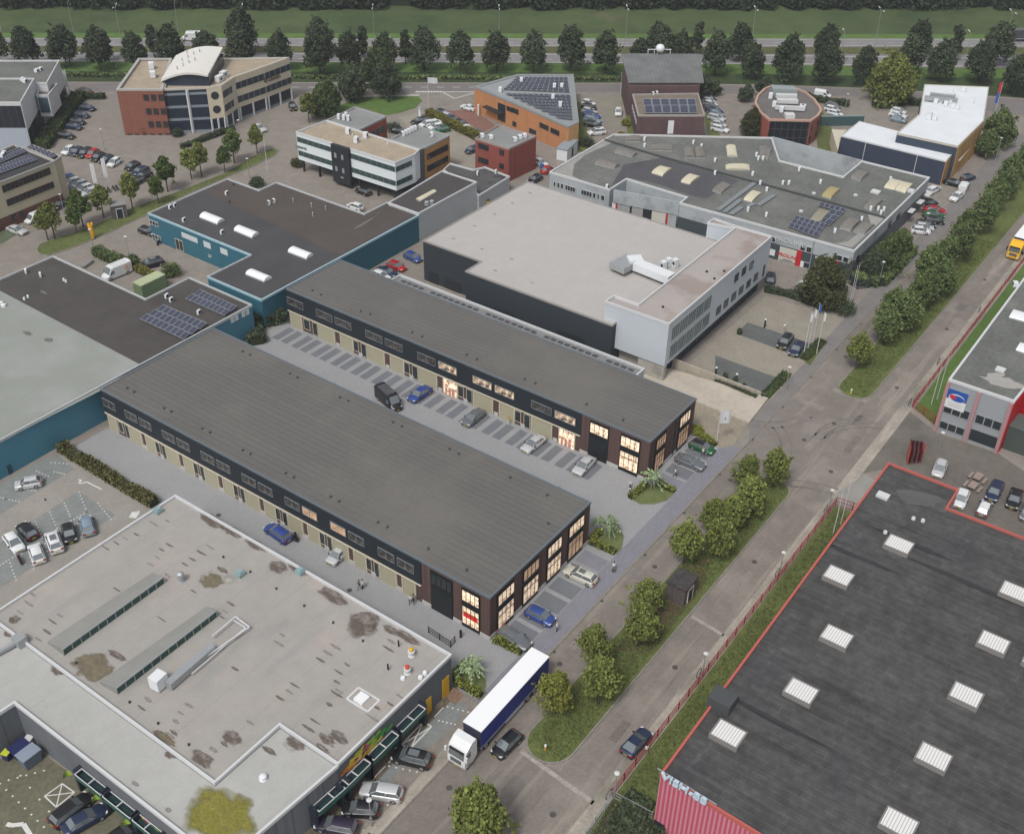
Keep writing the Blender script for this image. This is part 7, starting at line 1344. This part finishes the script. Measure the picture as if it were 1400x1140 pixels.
# ================================================================ STREET FURNITURE
RF = mat('red_fence_paint', (.30, .018, .022), .6)
def fence(pts, hh, m_, label, step=2.5, name='fence', bars=.45, px=False):
    P = [g(x, y).xy for x, y in pts] if px else [Vector(p) for p in pts]; root = empty(name, (P[0].x, P[0].y, 0), label, 'fence'); 
    for i in range(len(P)-1):
        d = P[i+1]-P[i]; L_ = d.length; n = max(1, round(L_/step)); d.normalize(); q = MB()
        q.seg(P[i], P[i+1], .05, hh-.08, hh); q.seg(P[i], P[i+1], .045, .15, .22); q.seg(P[i], P[i+1], .04, hh*.55, hh*.55+.05)
        m__ = int(L_/bars)
        for k in range(m__): e = P[i]+d*(k+.5)*bars; q.obox(e, math.atan2(d.y, d.x), .03, .03, .15, hh)
        q.build('panel', m_, root)
        for k in range(n+1): q = MB(); q.obox(P[i]+d*L_*k/n, math.atan2(d.y, d.x), .09, .09, 0, hh+.08); q.build('post', m_, root)
fence([(-10.3, -24.4), (51, -24.25)], 1.5, RF, 'long red bar fence between the street and the charcoal hall', 2.5, bars=.35); fence([(51, -24.25), (51.5, -29)], 1.5, RF, 'short red fence return at the far end of the charcoal hall verge')
fence([(82, -24.4), (165, -24.2)], 1.5, RF, 'red bar fence along the verge of the grey and red office', 2.5, bars=.4); fence([(82, -24.4), (78.6, -31)], 1.5, RF, 'short red fence from the street corner to the grey office wall')
fence([(839, 1091), (800, 1150)], 1.8, STEEL, 'grey steel railing at the bottom edge beside the street', px=True); fence([(839, 1091), (891, 1119)], 1.2, STEEL, 'thin grey fence from the railing to the pink red wall', px=True)
fence([(1160, 388), (1172, 396), (1203, 392)], 2.0, mat('navy_fence', (.03, .04, .06), .6), 'dark blue fence at the street corner of the complex', bars=.15, px=True); fence([(1041, 545), (1068, 515)], 1.2, mat('dark_green_fence', (.03, .06, .045), .6), 'dark green fence at the forecourt corner', px=True)
fence([(586, 865), (616, 885), (622, 878)], 1.1, DARK, 'dark handrail of the cellar steps beside the grocery store', px=True)
PM = mat('grey_pole', (.30, .31, .31), .5, metal=.3)
def lamp(px, py, hh, label, kind='disc', group=None, yaw=0, arm=1.5):
    c = g(px, py); root = empty('street_lamp', c, label, 'street lamp', group); q = MB(); q.tube((0, 0, 0), (0, 0, hh), .09, .05, 8); q.build('pole', PM, root, local=True)
    if kind == 'disc': q = MB(); q.lathe((0, 0, hh-.1), [(.08, 0), (.15, .06), (.3, .1), (.3, .15), (.1, .2)], 14); q.build('lamp_head', LIGHTM, root, local=True)
    else:
        for s in ((1, -1) if kind == 'double' else (1,)):
            e = Vector((math.cos(yaw)*s*arm, math.sin(yaw)*s*arm, .5)); q = MB(); q.tube((0, 0, hh-.1), Vector((0, 0, hh))+e, .05, .04, 6); a = q.build('lamp_arm', PM, root, local=True); q = MB(); f = Vector((0, 0, hh))+e; q.tube(f, f+Vector((math.cos(yaw)*s*1.1, math.sin(yaw)*s*1.1, .1)), .16, .12, 6); q.build('lamp_head', LIGHTM, a, local=True)
    return root
GLm = 'lamps along the motorway'
for i, (x, y, k) in enumerate([(4, 53, 'single'), (101.6, 49.5, 'single'), (167.6, 67, 'double'), (244.8, 49, 'single'), (337, 67, 'double'), (512.5, 67.5, 'double'), (682, 68, 'double'), (854, 68, 'double'), (1026, 69, 'double'), (1194, 70, 'double'), (1146.7, 92, 'single'), (1316.4, 94, 'single'), (1370, 73, 'double')]):
    lamp(x, y, 11.5 if k == 'double' else 9.5, 'tall grey road lamp, %s from the left along the motorway' % NUM(i), k, GLm, math.atan2(192, 239) if True else 0, 1.4)
for x, y, hh, l, k in ((840, 1090, 4.2, 'disc topped lamp at the near end of the red fence', 'disc'), (959.7, 926, 4.2, 'disc topped lamp halfway along the near red fence', 'disc'), (1065, 787, 4.2, 'disc topped lamp at the red fence beside the charcoal roof', 'disc'), (1131, 701, 4.2, 'disc topped lamp at the far end of the near red fence', 'disc'), (508, 1129, 4.5, 'disc topped lamp between the cars at the grocery', 'disc'), (1074, 533, 4.5, 'slim lamp at the forecourt corner', 'disc'), (1201, 390, 5, 'slim lamp at the street corner of the complex', 'disc'), (1262, 322, 5, 'slim lamp beside the parked cars of the complex', 'disc'), (143, 205, 5, 'lamp in the middle of the upper left car park', 'disc'), (341, 243, 4.5, 'slim lamp beside the upper left verge', 'disc'), (88, 293, 4.5, 'slim lamp behind the yellow green trees', 'disc'), (128, 340, 4.2, 'slim lamp beside the orange banner', 'disc'), (179, 362, 6, 'tall slim pole by the round bush in the yard', 'disc'), (329, 192, 5, 'slim lamp in front of the curved roof office', 'disc'), (1360, 222, 6, 'slim pole beside the bush at the ochre wall', 'disc'), (1155, 152, 4.5, 'white topped lamp beside the small white van', 'disc'), (655, 205, 3, 'low lamp beside the olive hedge', 'disc'), (1281, 620, 4, 'slim lamp by the red sculpture', 'disc'), (1166, 498, 5, 'slim lamp beside the tip tree of the far island', 'disc')):
    lamp(x, y, hh, l, k)
for i, (x, y) in enumerate(((832, 1090), (955, 924), (1062, 787), (1128, 700), (1243, 554), (1282, 498), (1338, 427))):
    c = g(x, y); root = empty('cycle_hoop', c, 'round black hoop at the footway, %s from the near end of the red fences' % NUM(i), 'bicycle hoop', 'hoops along the footway'); n = 18; q = MB()
    for k in range(n): a, b = [6.283*t/n for t in (k, k+1)]; q.tube((.62*math.cos(a), 0, .62+.62*math.sin(a)), (.62*math.cos(b), 0, .62+.62*math.sin(b)), .05, n=6, cap=False)
    q.build('ring', mat('hoop_grey', (.06, .062, .065), .6), root, local=True); q = MB(); q.obox((0, 0), 0, .4, .3, 0, .08); q.build('foot_plate', STEEL, root, local=True)
def flag(px, py, hh, label, cols, group=None, fw=1.4, fh=.9, banner=False, yaw=-.6):
    c = g(px, py); root = empty('flag_pole', c, label, 'flag pole', group); q = MB(); q.tube((0, 0, 0), (0, 0, hh), .07, .04, 8); q.build('pole', TRIM, root, local=True)
    if cols:
        q = MB(); w_, h_ = (.75, hh*.6) if banner else (fw, fh)
        for j, cc in enumerate(cols):
            rows = []
            for a in range(2):
                z = hh-.15-h_*(j+a)/len(cols); rows.append([(math.cos(yaw)*w_*t/6, math.sin(yaw)*w_*t/6+.12*math.sin(t*1.1+j)*t/6, z-.35*t/6*(0 if banner else 1)) for t in range(7)])
            q.c = j; q.grid(rows)
        q.build('flag', [mat('flag_%s' % k, v, .7) for k, v in cols], root, local=True)
    return root
WF = ('white', (.6, .61, .62)); BF = ('blue', (.04, .10, .35)); RFl = ('red', (.5, .03, .05)); GF = ('grey', (.2, .22, .26))
o = flag(979, 607, 6.5, 'white flag with a dark emblem beside the green hatchback', [WF], fw=1.9, fh=2.4); q = MB(); q.tube((.8, -.62, 4.7), (.8, -.60, 4.7), .35, n=3); q.build('emblem', DARK, o, local=True)
flag(586, 153, 9, 'white flag flying beside the olive hedge at the junction', [WF], fw=2.6, fh=1.5); flag(96.5, 132, 7, 'tall white banner at the end of the hedge by the white box office', [WF], banner=True, yaw=2.6)
flag(136.5, 267, 7.5, 'left white banner in front of the upper left car park', [WF], banner=True, yaw=2.4, group='banners by the upper left car park'); flag(151, 260, 7.5, 'right white banner in front of the upper left car park', [WF], banner=True, yaw=2.4, group='banners by the upper left car park')
for i, (x, y) in enumerate(((1098.5, 485), (1104, 479), (1110, 472), (1116, 484))): flag(x, y, 8.5, 'white flag pole, %s from the left in front of the white office' % NUM(i), [BF] if i == 2 else [WF], 'flag poles in front of the white office', .5, 1.6)
flag(1161, 418, 8.5, 'left white pole at the street corner of the complex', None); flag(1164, 415, 8.5, 'right white pole at the street corner of the complex', None); flag(366, 236, 9, 'tall white pole at the right end of the upper left verge', None); flag(848, 130, 6, 'white pole on the service road beside the purple brick building', None)
flag(1359, 159, 9, 'red and blue banner on a pole at the top right by the ochre hall', [RFl, BF], banner=True, yaw=2.4)
for i, (x, y, hh) in enumerate(((1273, 553, 7.5), (1281, 546, 8.5))): flag(x, y, hh, ('shorter', 'taller')[i]+' bare cream pole on the verge beside the grey office', None)
for i, (x, y) in enumerate(((1139, 729), (1149, 718))): flag(x, y, 8, ('left', 'right')[i]+' cream pole behind the near red fence', None)
# marker posts, bollards, bins, tables, bicycles
def post(px, py, hh, r, m_, top, label, name='bollard', cat='bollard', group=None):
    c = g(px, py); root = empty(name, c, label, cat, group); q = MB(); q.tube((0, 0, 0), (0, 0, hh), r, r, 10); q.build('post', m_, root, local=True); q = MB(); q.tube((0, 0, hh), (0, 0, hh+.22), r*1.3, r*1.1, 10); q.build('cap', top, root, local=True)
OB = mat('orange_post', (.55, .25, .02), .6)
post(745.5, 1026, .8, .12, OB, WHITE, 'orange and white marker post on the near tip of the near grass island'); post(1163, 539, .8, .12, mat('yellow_post', (.6, .45, .04), .6), WHITE, 'yellow marker post on the tip of the far grass island')
post(1045, 448, 1.6, .15, DARK, WHITE, 'black bollard lamp with white top, upper left on the office forecourt', group='bollard lamps on the forecourt'); post(1071, 456, 1.6, .15, mat('grey_bollard', (.3, .3, .3)), WHITE, 'grey bollard lamp behind the black estate car', group='bollard lamps on the forecourt'); post(978, 514, 1.6, .15, DARK, WHITE, 'left black bollard lamp beside the ramp wall', group='bollard lamps on the forecourt'); post(1006, 523, 1.6, .15, DARK, WHITE, 'right black bollard lamp beside the ramp wall', group='bollard lamps on the forecourt')
for x, y, l in ((991, 520, 'left clipped conifer beside the ramp wall'), (1004, 526, 'middle clipped conifer beside the ramp wall'), (1017, 531, 'smallest clipped conifer beside the ramp wall')): bush(x, y, .5, 1.6 if x < 1010 else .9, 'dark', l, 400, .16)
post(574.5, 160, 2.2, .4, WHITE, GREYTRIM, 'white cylindrical tank beside the black estate car near the hedge', 'white_tank', 'tank'); post(654, 158, 2.6, .22, WHITE, WHITE, 'white pillar at the glazed entrance of the orange office', 'white_pillar', 'pillar'); post(630, 871, 1.0, .16, BLACK, DARK, 'black litter bin on the paving by the grocery steps', 'litter_bin', 'bin')
c = g(127.5, 327); root = empty('orange_banner', c, 'bright orange advertising figure standing on the edge of the verge', 'banner'); q = MB(); q.tube((0, 0, 0), (.1, 0, 1.2), .2, .45, 8); q.tube((.1, 0, 1.2), (0, .1, 2.4), .45, .5, 8); q.tube((0, .1, 2.4), (-.2, .3, 3.4), .5, .3, 8); q.tube((0, 0, 2.3), (.8, .5, 3.2), .3, .22, 8); q.build('figure', mat('orange_nylon', (.62, .30, .02), .6), root, local=True); q = MB(); q.obox((0, 0), 0, .8, .8, 0, .1); q.build('base', DARK, root, local=True)
def picnic(px, py, yaw, label):
    c = g(px, py); root = empty('picnic_table', c, label, 'picnic table', 'picnic tables', yaw); m_ = mat('grey_pink_stone', (.26, .20, .18), .8); q = MB(); q.box(-.9, -.55, .68, .9, .55, .78); q.build('tabletop', m_, root, local=True)
    for s in (-1, 1): q = MB(); q.box(-.8, s*1.05-.2, .40, .8, s*1.05+.2, .48); b_ = q.build('bench_seat', m_, root, local=True); q = MB(); q.box(-.1, s*1.05-.15, 0, .1, s*1.05+.15, .4); q.build('leg', m_, b_, local=True)
    q = MB(); q.box(-.25, -.25, 0, .25, .25, .68); q.build('leg', m_, root, local=True)
picnic(1336, 656, -.1, 'upper grey stone picnic table in the yard behind the charcoal hall'); picnic(1329, 668, -.1, 'lower grey stone picnic table in the yard behind the charcoal hall')
# curved red and grey metal sculpture
c = g(1246, 628); root = empty('red_sculpture', c, 'fan of curved red and grey metal fins standing beside the side yard entrance', 'sculpture')
for k in range(7):
    m_ = RR if k in (0, 6) else mat('deep_red_fin', (.25, .01, .025), .5) if k % 2 else mat('grey_fin', (.25, .24, .25), .5); q = MB(); rows = []
    for j in range(9): t = j/8; x = -1.8+k*.28+3.6*t; y = .9*math.sin(t*2.4)-k*.24; hgt = .6+3.0*math.sin(math.pi*(t*.7+.25))*(1-.06*k); rows.append([(x, y, 0), (x+.25, y+.1, hgt)])
    q.grid(rows); q.grid([[(a[0]+.03, a[1]-.05, a[2]) for a in r_] for r_ in rows]); q.build('fin', m_, root, local=True)
fence([(49.5, -30.0), (49.5, -34)], .1, RF, 'x') if False else None
# two wheelers
def bike(px, py, yaw, label, m_, cat='scooter', name='scooter'):
    c = g(px, py); root = empty(name, c, label, cat, None, yaw)
    for x in (.62, -.62): q = MB(); q.tube((x, -.06, .28), (x, .06, .28), .28, n=14); q.build('wheel', BLACK, root, local=True)
    q = MB(); q.hexa([(-.75, -.15), (.1, -.16), (.1, .16), (-.75, .15)], .35, .75); q.hexa([(.1, -.14), (.45, -.2), (.45, .2), (.1, .14)], .25, .4); q.build('body', m_, root, local=True); q = MB(); q.hexa([(-.7, -.14), (.05, -.12), (.05, .12), (-.7, .14)], .76, .86); q.build('saddle', BLACK, root, local=True)
    q = MB(); q.tube((.6, 0, .3), (.4, 0, 1.05), .05, n=6); q.tube((.4, -.35, 1.05), (.4, .35, 1.05), .03, n=6); q.build('handlebar', STEEL, root, local=True); q = MB(); q.hexa([(.42, -.2), (.5, -.18), (.5, .18), (.42, .2)], .35, .95); q.build('leg_shield', m_, root, local=True); return root
bike(28, 768, 1.2, 'maroon scooter standing among the white cars of the left car park', mat('maroon_paint', (.10, .015, .02), .4)); bike(861, 668, .5, 'white and black motorcycle on the purple bay by the palm lawn', PAINT['white'], 'motorcycle', 'motorcycle'); bike(405, 737, 1.0, 'black scooter behind the blue estate car', BLACK)
for i, (x, y) in enumerate(((145, 263), (149, 262), (156, 260), (340, 178) if False else (160, 259))): bike(x, y, 1.2, 'parked bicycle, %s from the left near the white banners' % NUM(i), DARK, 'bicycle', 'bicycle').scale = (1.1, .5, 1)
bike(218, 334, .4, 'motorcycle parked against the teal warehouse door', DARK, 'motorcycle', 'motorcycle')
# courtyard clutter
def boxthing(px, py, yaw, sx_, sy_, hh, m_, lidm, name, label, cat):
    c = g(px, py); root = empty(name, c, label, cat, None, yaw); q = MB(); q.hexa([(-sx_*.42, -sy_*.42), (sx_*.42, -sy_*.42), (sx_*.42, sy_*.42), (-sx_*.42, sy_*.42)], .08, hh, top_poly=[(-sx_/2, -sy_/2), (sx_/2, -sy_/2), (sx_/2, sy_/2), (-sx_/2, sy_/2)]); q.build('bin_body', m_, root, local=True); q = MB(); q.box(-sx_/2-.04, -sy_/2-.04, hh, sx_/2+.04, sy_/2+.04, hh+.1); q.build('lid', lidm, root, local=True)
    for s in (1, -1): q = MB(); q.tube((-sx_*.35, s*sy_*.35-.04, .1), (-sx_*.35, s*sy_*.35+.04, .1), .1, n=8); q.build('wheel', BLACK, root, local=True)
NBl = mat('navy_plastic', (.02, .025, .09), .5); boxthing(11.5, 1037, .3, .8, .8, 1.1, NBl, mat('lime_lid', (.45, .50, .04), .5), 'waste_bin', 'navy wheeled bin with a lime yellow lid in the courtyard', 'bin'); boxthing(29, 1030, 0, 2.0, 1.4, 1.3, NBl, NBl, 'waste_container', 'low navy waste container in the courtyard corner', 'container'); boxthing(43, 1042, 0, 2.2, 1.6, 1.7, mat('grey_blue_metal', (.13, .16, .21), .5), mat('grey_blue_lid', (.22, .26, .32), .4), 'waste_container', 'grey blue metal container with a flat lid in the courtyard', 'container'); boxthing(42, 1019, .4, .9, .8, 1.2, GREYTRIM, TRIM, 'wheeled_machine', 'small pale grey machine against the courtyard wall', 'machine'); boxthing(741, 232, .3, .8, .8, 1.2, mat('blue_bin', (.03, .10, .3), .5), mat('blue_bin', (.03, .10, .3)), 'waste_bin', 'blue bin beside the red small car', 'bin'); boxthing(663, 277, .6, 4.0, 2.0, 1.3, mat('yellow_skip', (.5, .38, .03), .6), mat('dark_green_tarp', (.04, .06, .03), .7), 'skip', 'yellow skip with a dark green cover between white wall and pale roof', 'skip'); boxthing(143, 351, .3, 1.6, .8, 1.0, TRIM, GREYTRIM, 'garden_box', 'pale garden box at the end of the dark hedge', 'box'); boxthing(120, 363, .3, 3.0, .7, .5, CONC, mat('grey_planter_top', (.2, .2, .2)), 'planter', 'low grey stone planter left of the delivery van', 'planter')
for i, (x, y) in enumerate(((87, 1063), (126, 1096), (167, 1130))): c = g(x, y, 2.2); q = MB(); n_ = 4; rows = [[(c.x+.9*t, c.y+.25*math.sin(t*3), 2.6-.1*t) for t in (0, .33, .66, 1)], [(c.x+.9*t, c.y+.25*math.sin(t*3+.6), 1.9-.1*t) for t in (0, .33, .66, 1)]]; q.grid(rows); o = q.build('bunting_flag', mat('lime_flag', (.30, .42, .06), .7), None, (c.x, c.y, 0)); setp(o, 'lime green bunting flag hanging over the courtyard, %s from the left' % NUM(i), 'flag', 'lime flags over the courtyard')
# railway style sign boards in the car park of the lens building
kiosk(1108, 173, 9, .5, 2.4, 'green_screen', 'dark green screen wall in front of the white parked cars at the lens shaped building', 'screen', mat('green_screen', (.05, .09, .10), .6), mat('green_screen_top', (.2, .25, .25), .6), .1, False, .02) if False else kiosk(1150, 172, 11, .5, 2.4, 'green_screen', 'dark blue green screen wall below the white parked cars right of the lens shaped building', 'screen', mat('green_screen', (.05, .09, .10), .6), mat('green_screen_top', (.2, .25, .25), .6), -.12-.75, False, .02)
# ================================================================ PEOPLE
SKINM = mat('skin', (.45, .27, .19), .6)
def person_mesh(seed, stride, ang):
    r_ = random.Random(seed); s = stride; V = []; E = []; Rr = []
    def add(p, r, par=None):
        V.append(p); Rr.append(r); i = len(V)-1
        if par is not None: E.append((par, i))
        return i
    pel = add((0, 0, .96), .135); wa = add((0, 0, 1.12), .12, pel); chs = add((0, 0, 1.33), .14, wa); nk = add((0, 0, 1.49), .06, chs); hd0 = add((.01, 0, 1.57), .075, nk); hd1 = add((.015, 0, 1.67), .092, hd0); add((0, 0, 1.75), .065, hd1); add((.10, 0, 1.64), .018, hd1)
    for sd in (1, -1):
        k = s*sd; hip = add((0, sd*.10, .90), .095, pel); kn = add((k*.16+.03, sd*.10, .50), .06, hip); an = add((k*.30-.04, sd*.10, .09), .042, kn); add((k*.30+.12, sd*.10, .04), .04, an)
        sh = add((0, sd*.19, 1.41), .062, chs); el = add((-k*.12-.02, sd*.25, 1.13), .043, sh); wr = add((-k*.18+.10, sd*.25, .90), .03, el); pm = add((-k*.19+.13, sd*.25, .84), .032, wr)
        for f in range(4): a = add((-k*.19+.145+.012*f, sd*(.225+.017*f), .79), .010, pm); add((-k*.19+.15+.012*f, sd*(.22+.017*f), .75+.006*abs(f-1)), .009, a)
        a = add((-k*.19+.17, sd*.215, .83), .011, pm); add((-k*.19+.18, sd*.205, .80), .009, a)
    me = bpy.data.meshes.new('person'); me.from_pydata(V, E, []); o = bpy.data.objects.new('tmp', me); COL.objects.link(o)
    md = o.modifiers.new('s', 'SKIN'); md.use_smooth_shade = True; o.modifiers.new('u', 'SUBSURF').levels = 1
    for i, sv in enumerate(me.skin_vertices[0].data): sv.radius = (Rr[i], Rr[i]); sv.use_root = (i == 0)
    bpy.context.view_layer.update(); dg = bpy.context.evaluated_depsgraph_get(); m2 = bpy.data.meshes.new_from_object(o.evaluated_get(dg)); bpy.data.objects.remove(o); m2.name = 'person'; return m2
PMS = [person_mesh(1, .9, 0), person_mesh(2, .15, 0), person_mesh(3, -.8, 0)]; NP = 0
def person(px, py, yaw, top, trous, hair, label):
    global NP
    me = PMS[NP % 3].copy(); NP += 1; me.materials.clear()
    for m_ in (SKINM, mat('clothes_'+top[0], top[1], .8), mat('clothes_'+trous[0], trous[1], .8), BLACK): me.materials.append(m_)
    for p in me.polygons:
        c = p.center; z = c.z
        p.material_index = 3 if z < .09 else 2 if z < .98 and abs(c.y) < .2 else 1 if (z < 1.47 and (z > .93 or abs(c.y) < .2)) else 0
    c = g(px, py); o = bpy.data.objects.new('person', me); COL.objects.link(o); o.location = (c.x, c.y, .03); o.rotation_euler = (0, 0, yaw); setp(o, label, 'person')
    q = MB(); q.lathe((-.012, 0, 1.66), [(.10, -.06), (.108, .02), (.095, .08), (.04, .118)], 10); q.build('hair', mat('hair_'+hair[0], hair[1], .8), o, local=True)
WT = ('white', (.6, .6, .58)); BT = ('black', (.02, .02, .025)); GT = ('grey', (.15, .15, .16)); YT = ('yellow', (.55, .38, .05)); NT_ = ('navy', (.03, .04, .09)); TT = ('tan', (.3, .22, .14)); DH = ('dark', (.03, .02, .015)); BH = ('blond', (.35, .25, .12))
person(491.5, 806, 2.5, BT, GT, DH, 'person in black at the left of the pair on the yard below the roller doors'); person(496, 805, 2.4, WT, BT, DH, 'person in a white top beside a person in black on the yard')
person(561, 826, .5, WT, NT_, BH, 'person in white at the left of the pair near the last roller doors'); person(565.5, 825, .5, GT, BT, DH, 'person in grey at the right of the pair near the last roller doors'); person(403, 741, 1, BT, BT, DH, 'person in black standing by the scooter')
person(695, 581, 1.2, YT, WT, BH, 'person in a yellow top walking past the roller doors'); person(617, 534, -2, WT, BT, DH, 'person in white in front of the open lit garage'); person(772, 606, 2.2, ('lilac', (.4, .3, .55)), BT, DH, 'person in lilac at the second lit garage'); person(779, 608, 2.2, ('sky', (.2, .4, .6)), NT_, BH, 'person in light blue at the second lit garage')
person(839, 781, .8, WT, GT, DH, 'person in white walking on the walkway beside the champagne car'); person(761, 863, -.9, WT, BT, BH, 'person in white on the walkway below the blue hatchback'); person(922.5, 652, 2.4, WT, BT, DH, 'person in white and black on the bays at the farther building'); person(960.5, 624, 1.0, WT, GT, BH, 'person in white beside the green hatchback'); person(883, 1031, .8, WT, TT, DH, 'person in white standing beside the dark blue coupe at the red fence')
# ================================================================ HAZE
b = MB(); b.box(-150, -150, -1, 720, 560, 106.5); hz = b.build('haze', [], None, (0, 0, 0)); hz['kind'] = 'stuff'; hz['label'] = 'thin even haze over the whole scene'
M = bpy.data.materials.new('haze'); M.use_nodes = True; M.node_tree.nodes.clear(); v = M.node_tree.nodes.new('ShaderNodeVolumePrincipled'); v.inputs['Color'].default_value = (.82, .86, .92, 1); v.inputs['Density'].default_value = .00022; v.inputs['Anisotropy'].default_value = .2
oo = M.node_tree.nodes.new('ShaderNodeOutputMaterial'); M.node_tree.links.new(v.outputs[0], oo.inputs['Volume']); hz.data.materials.append(M)
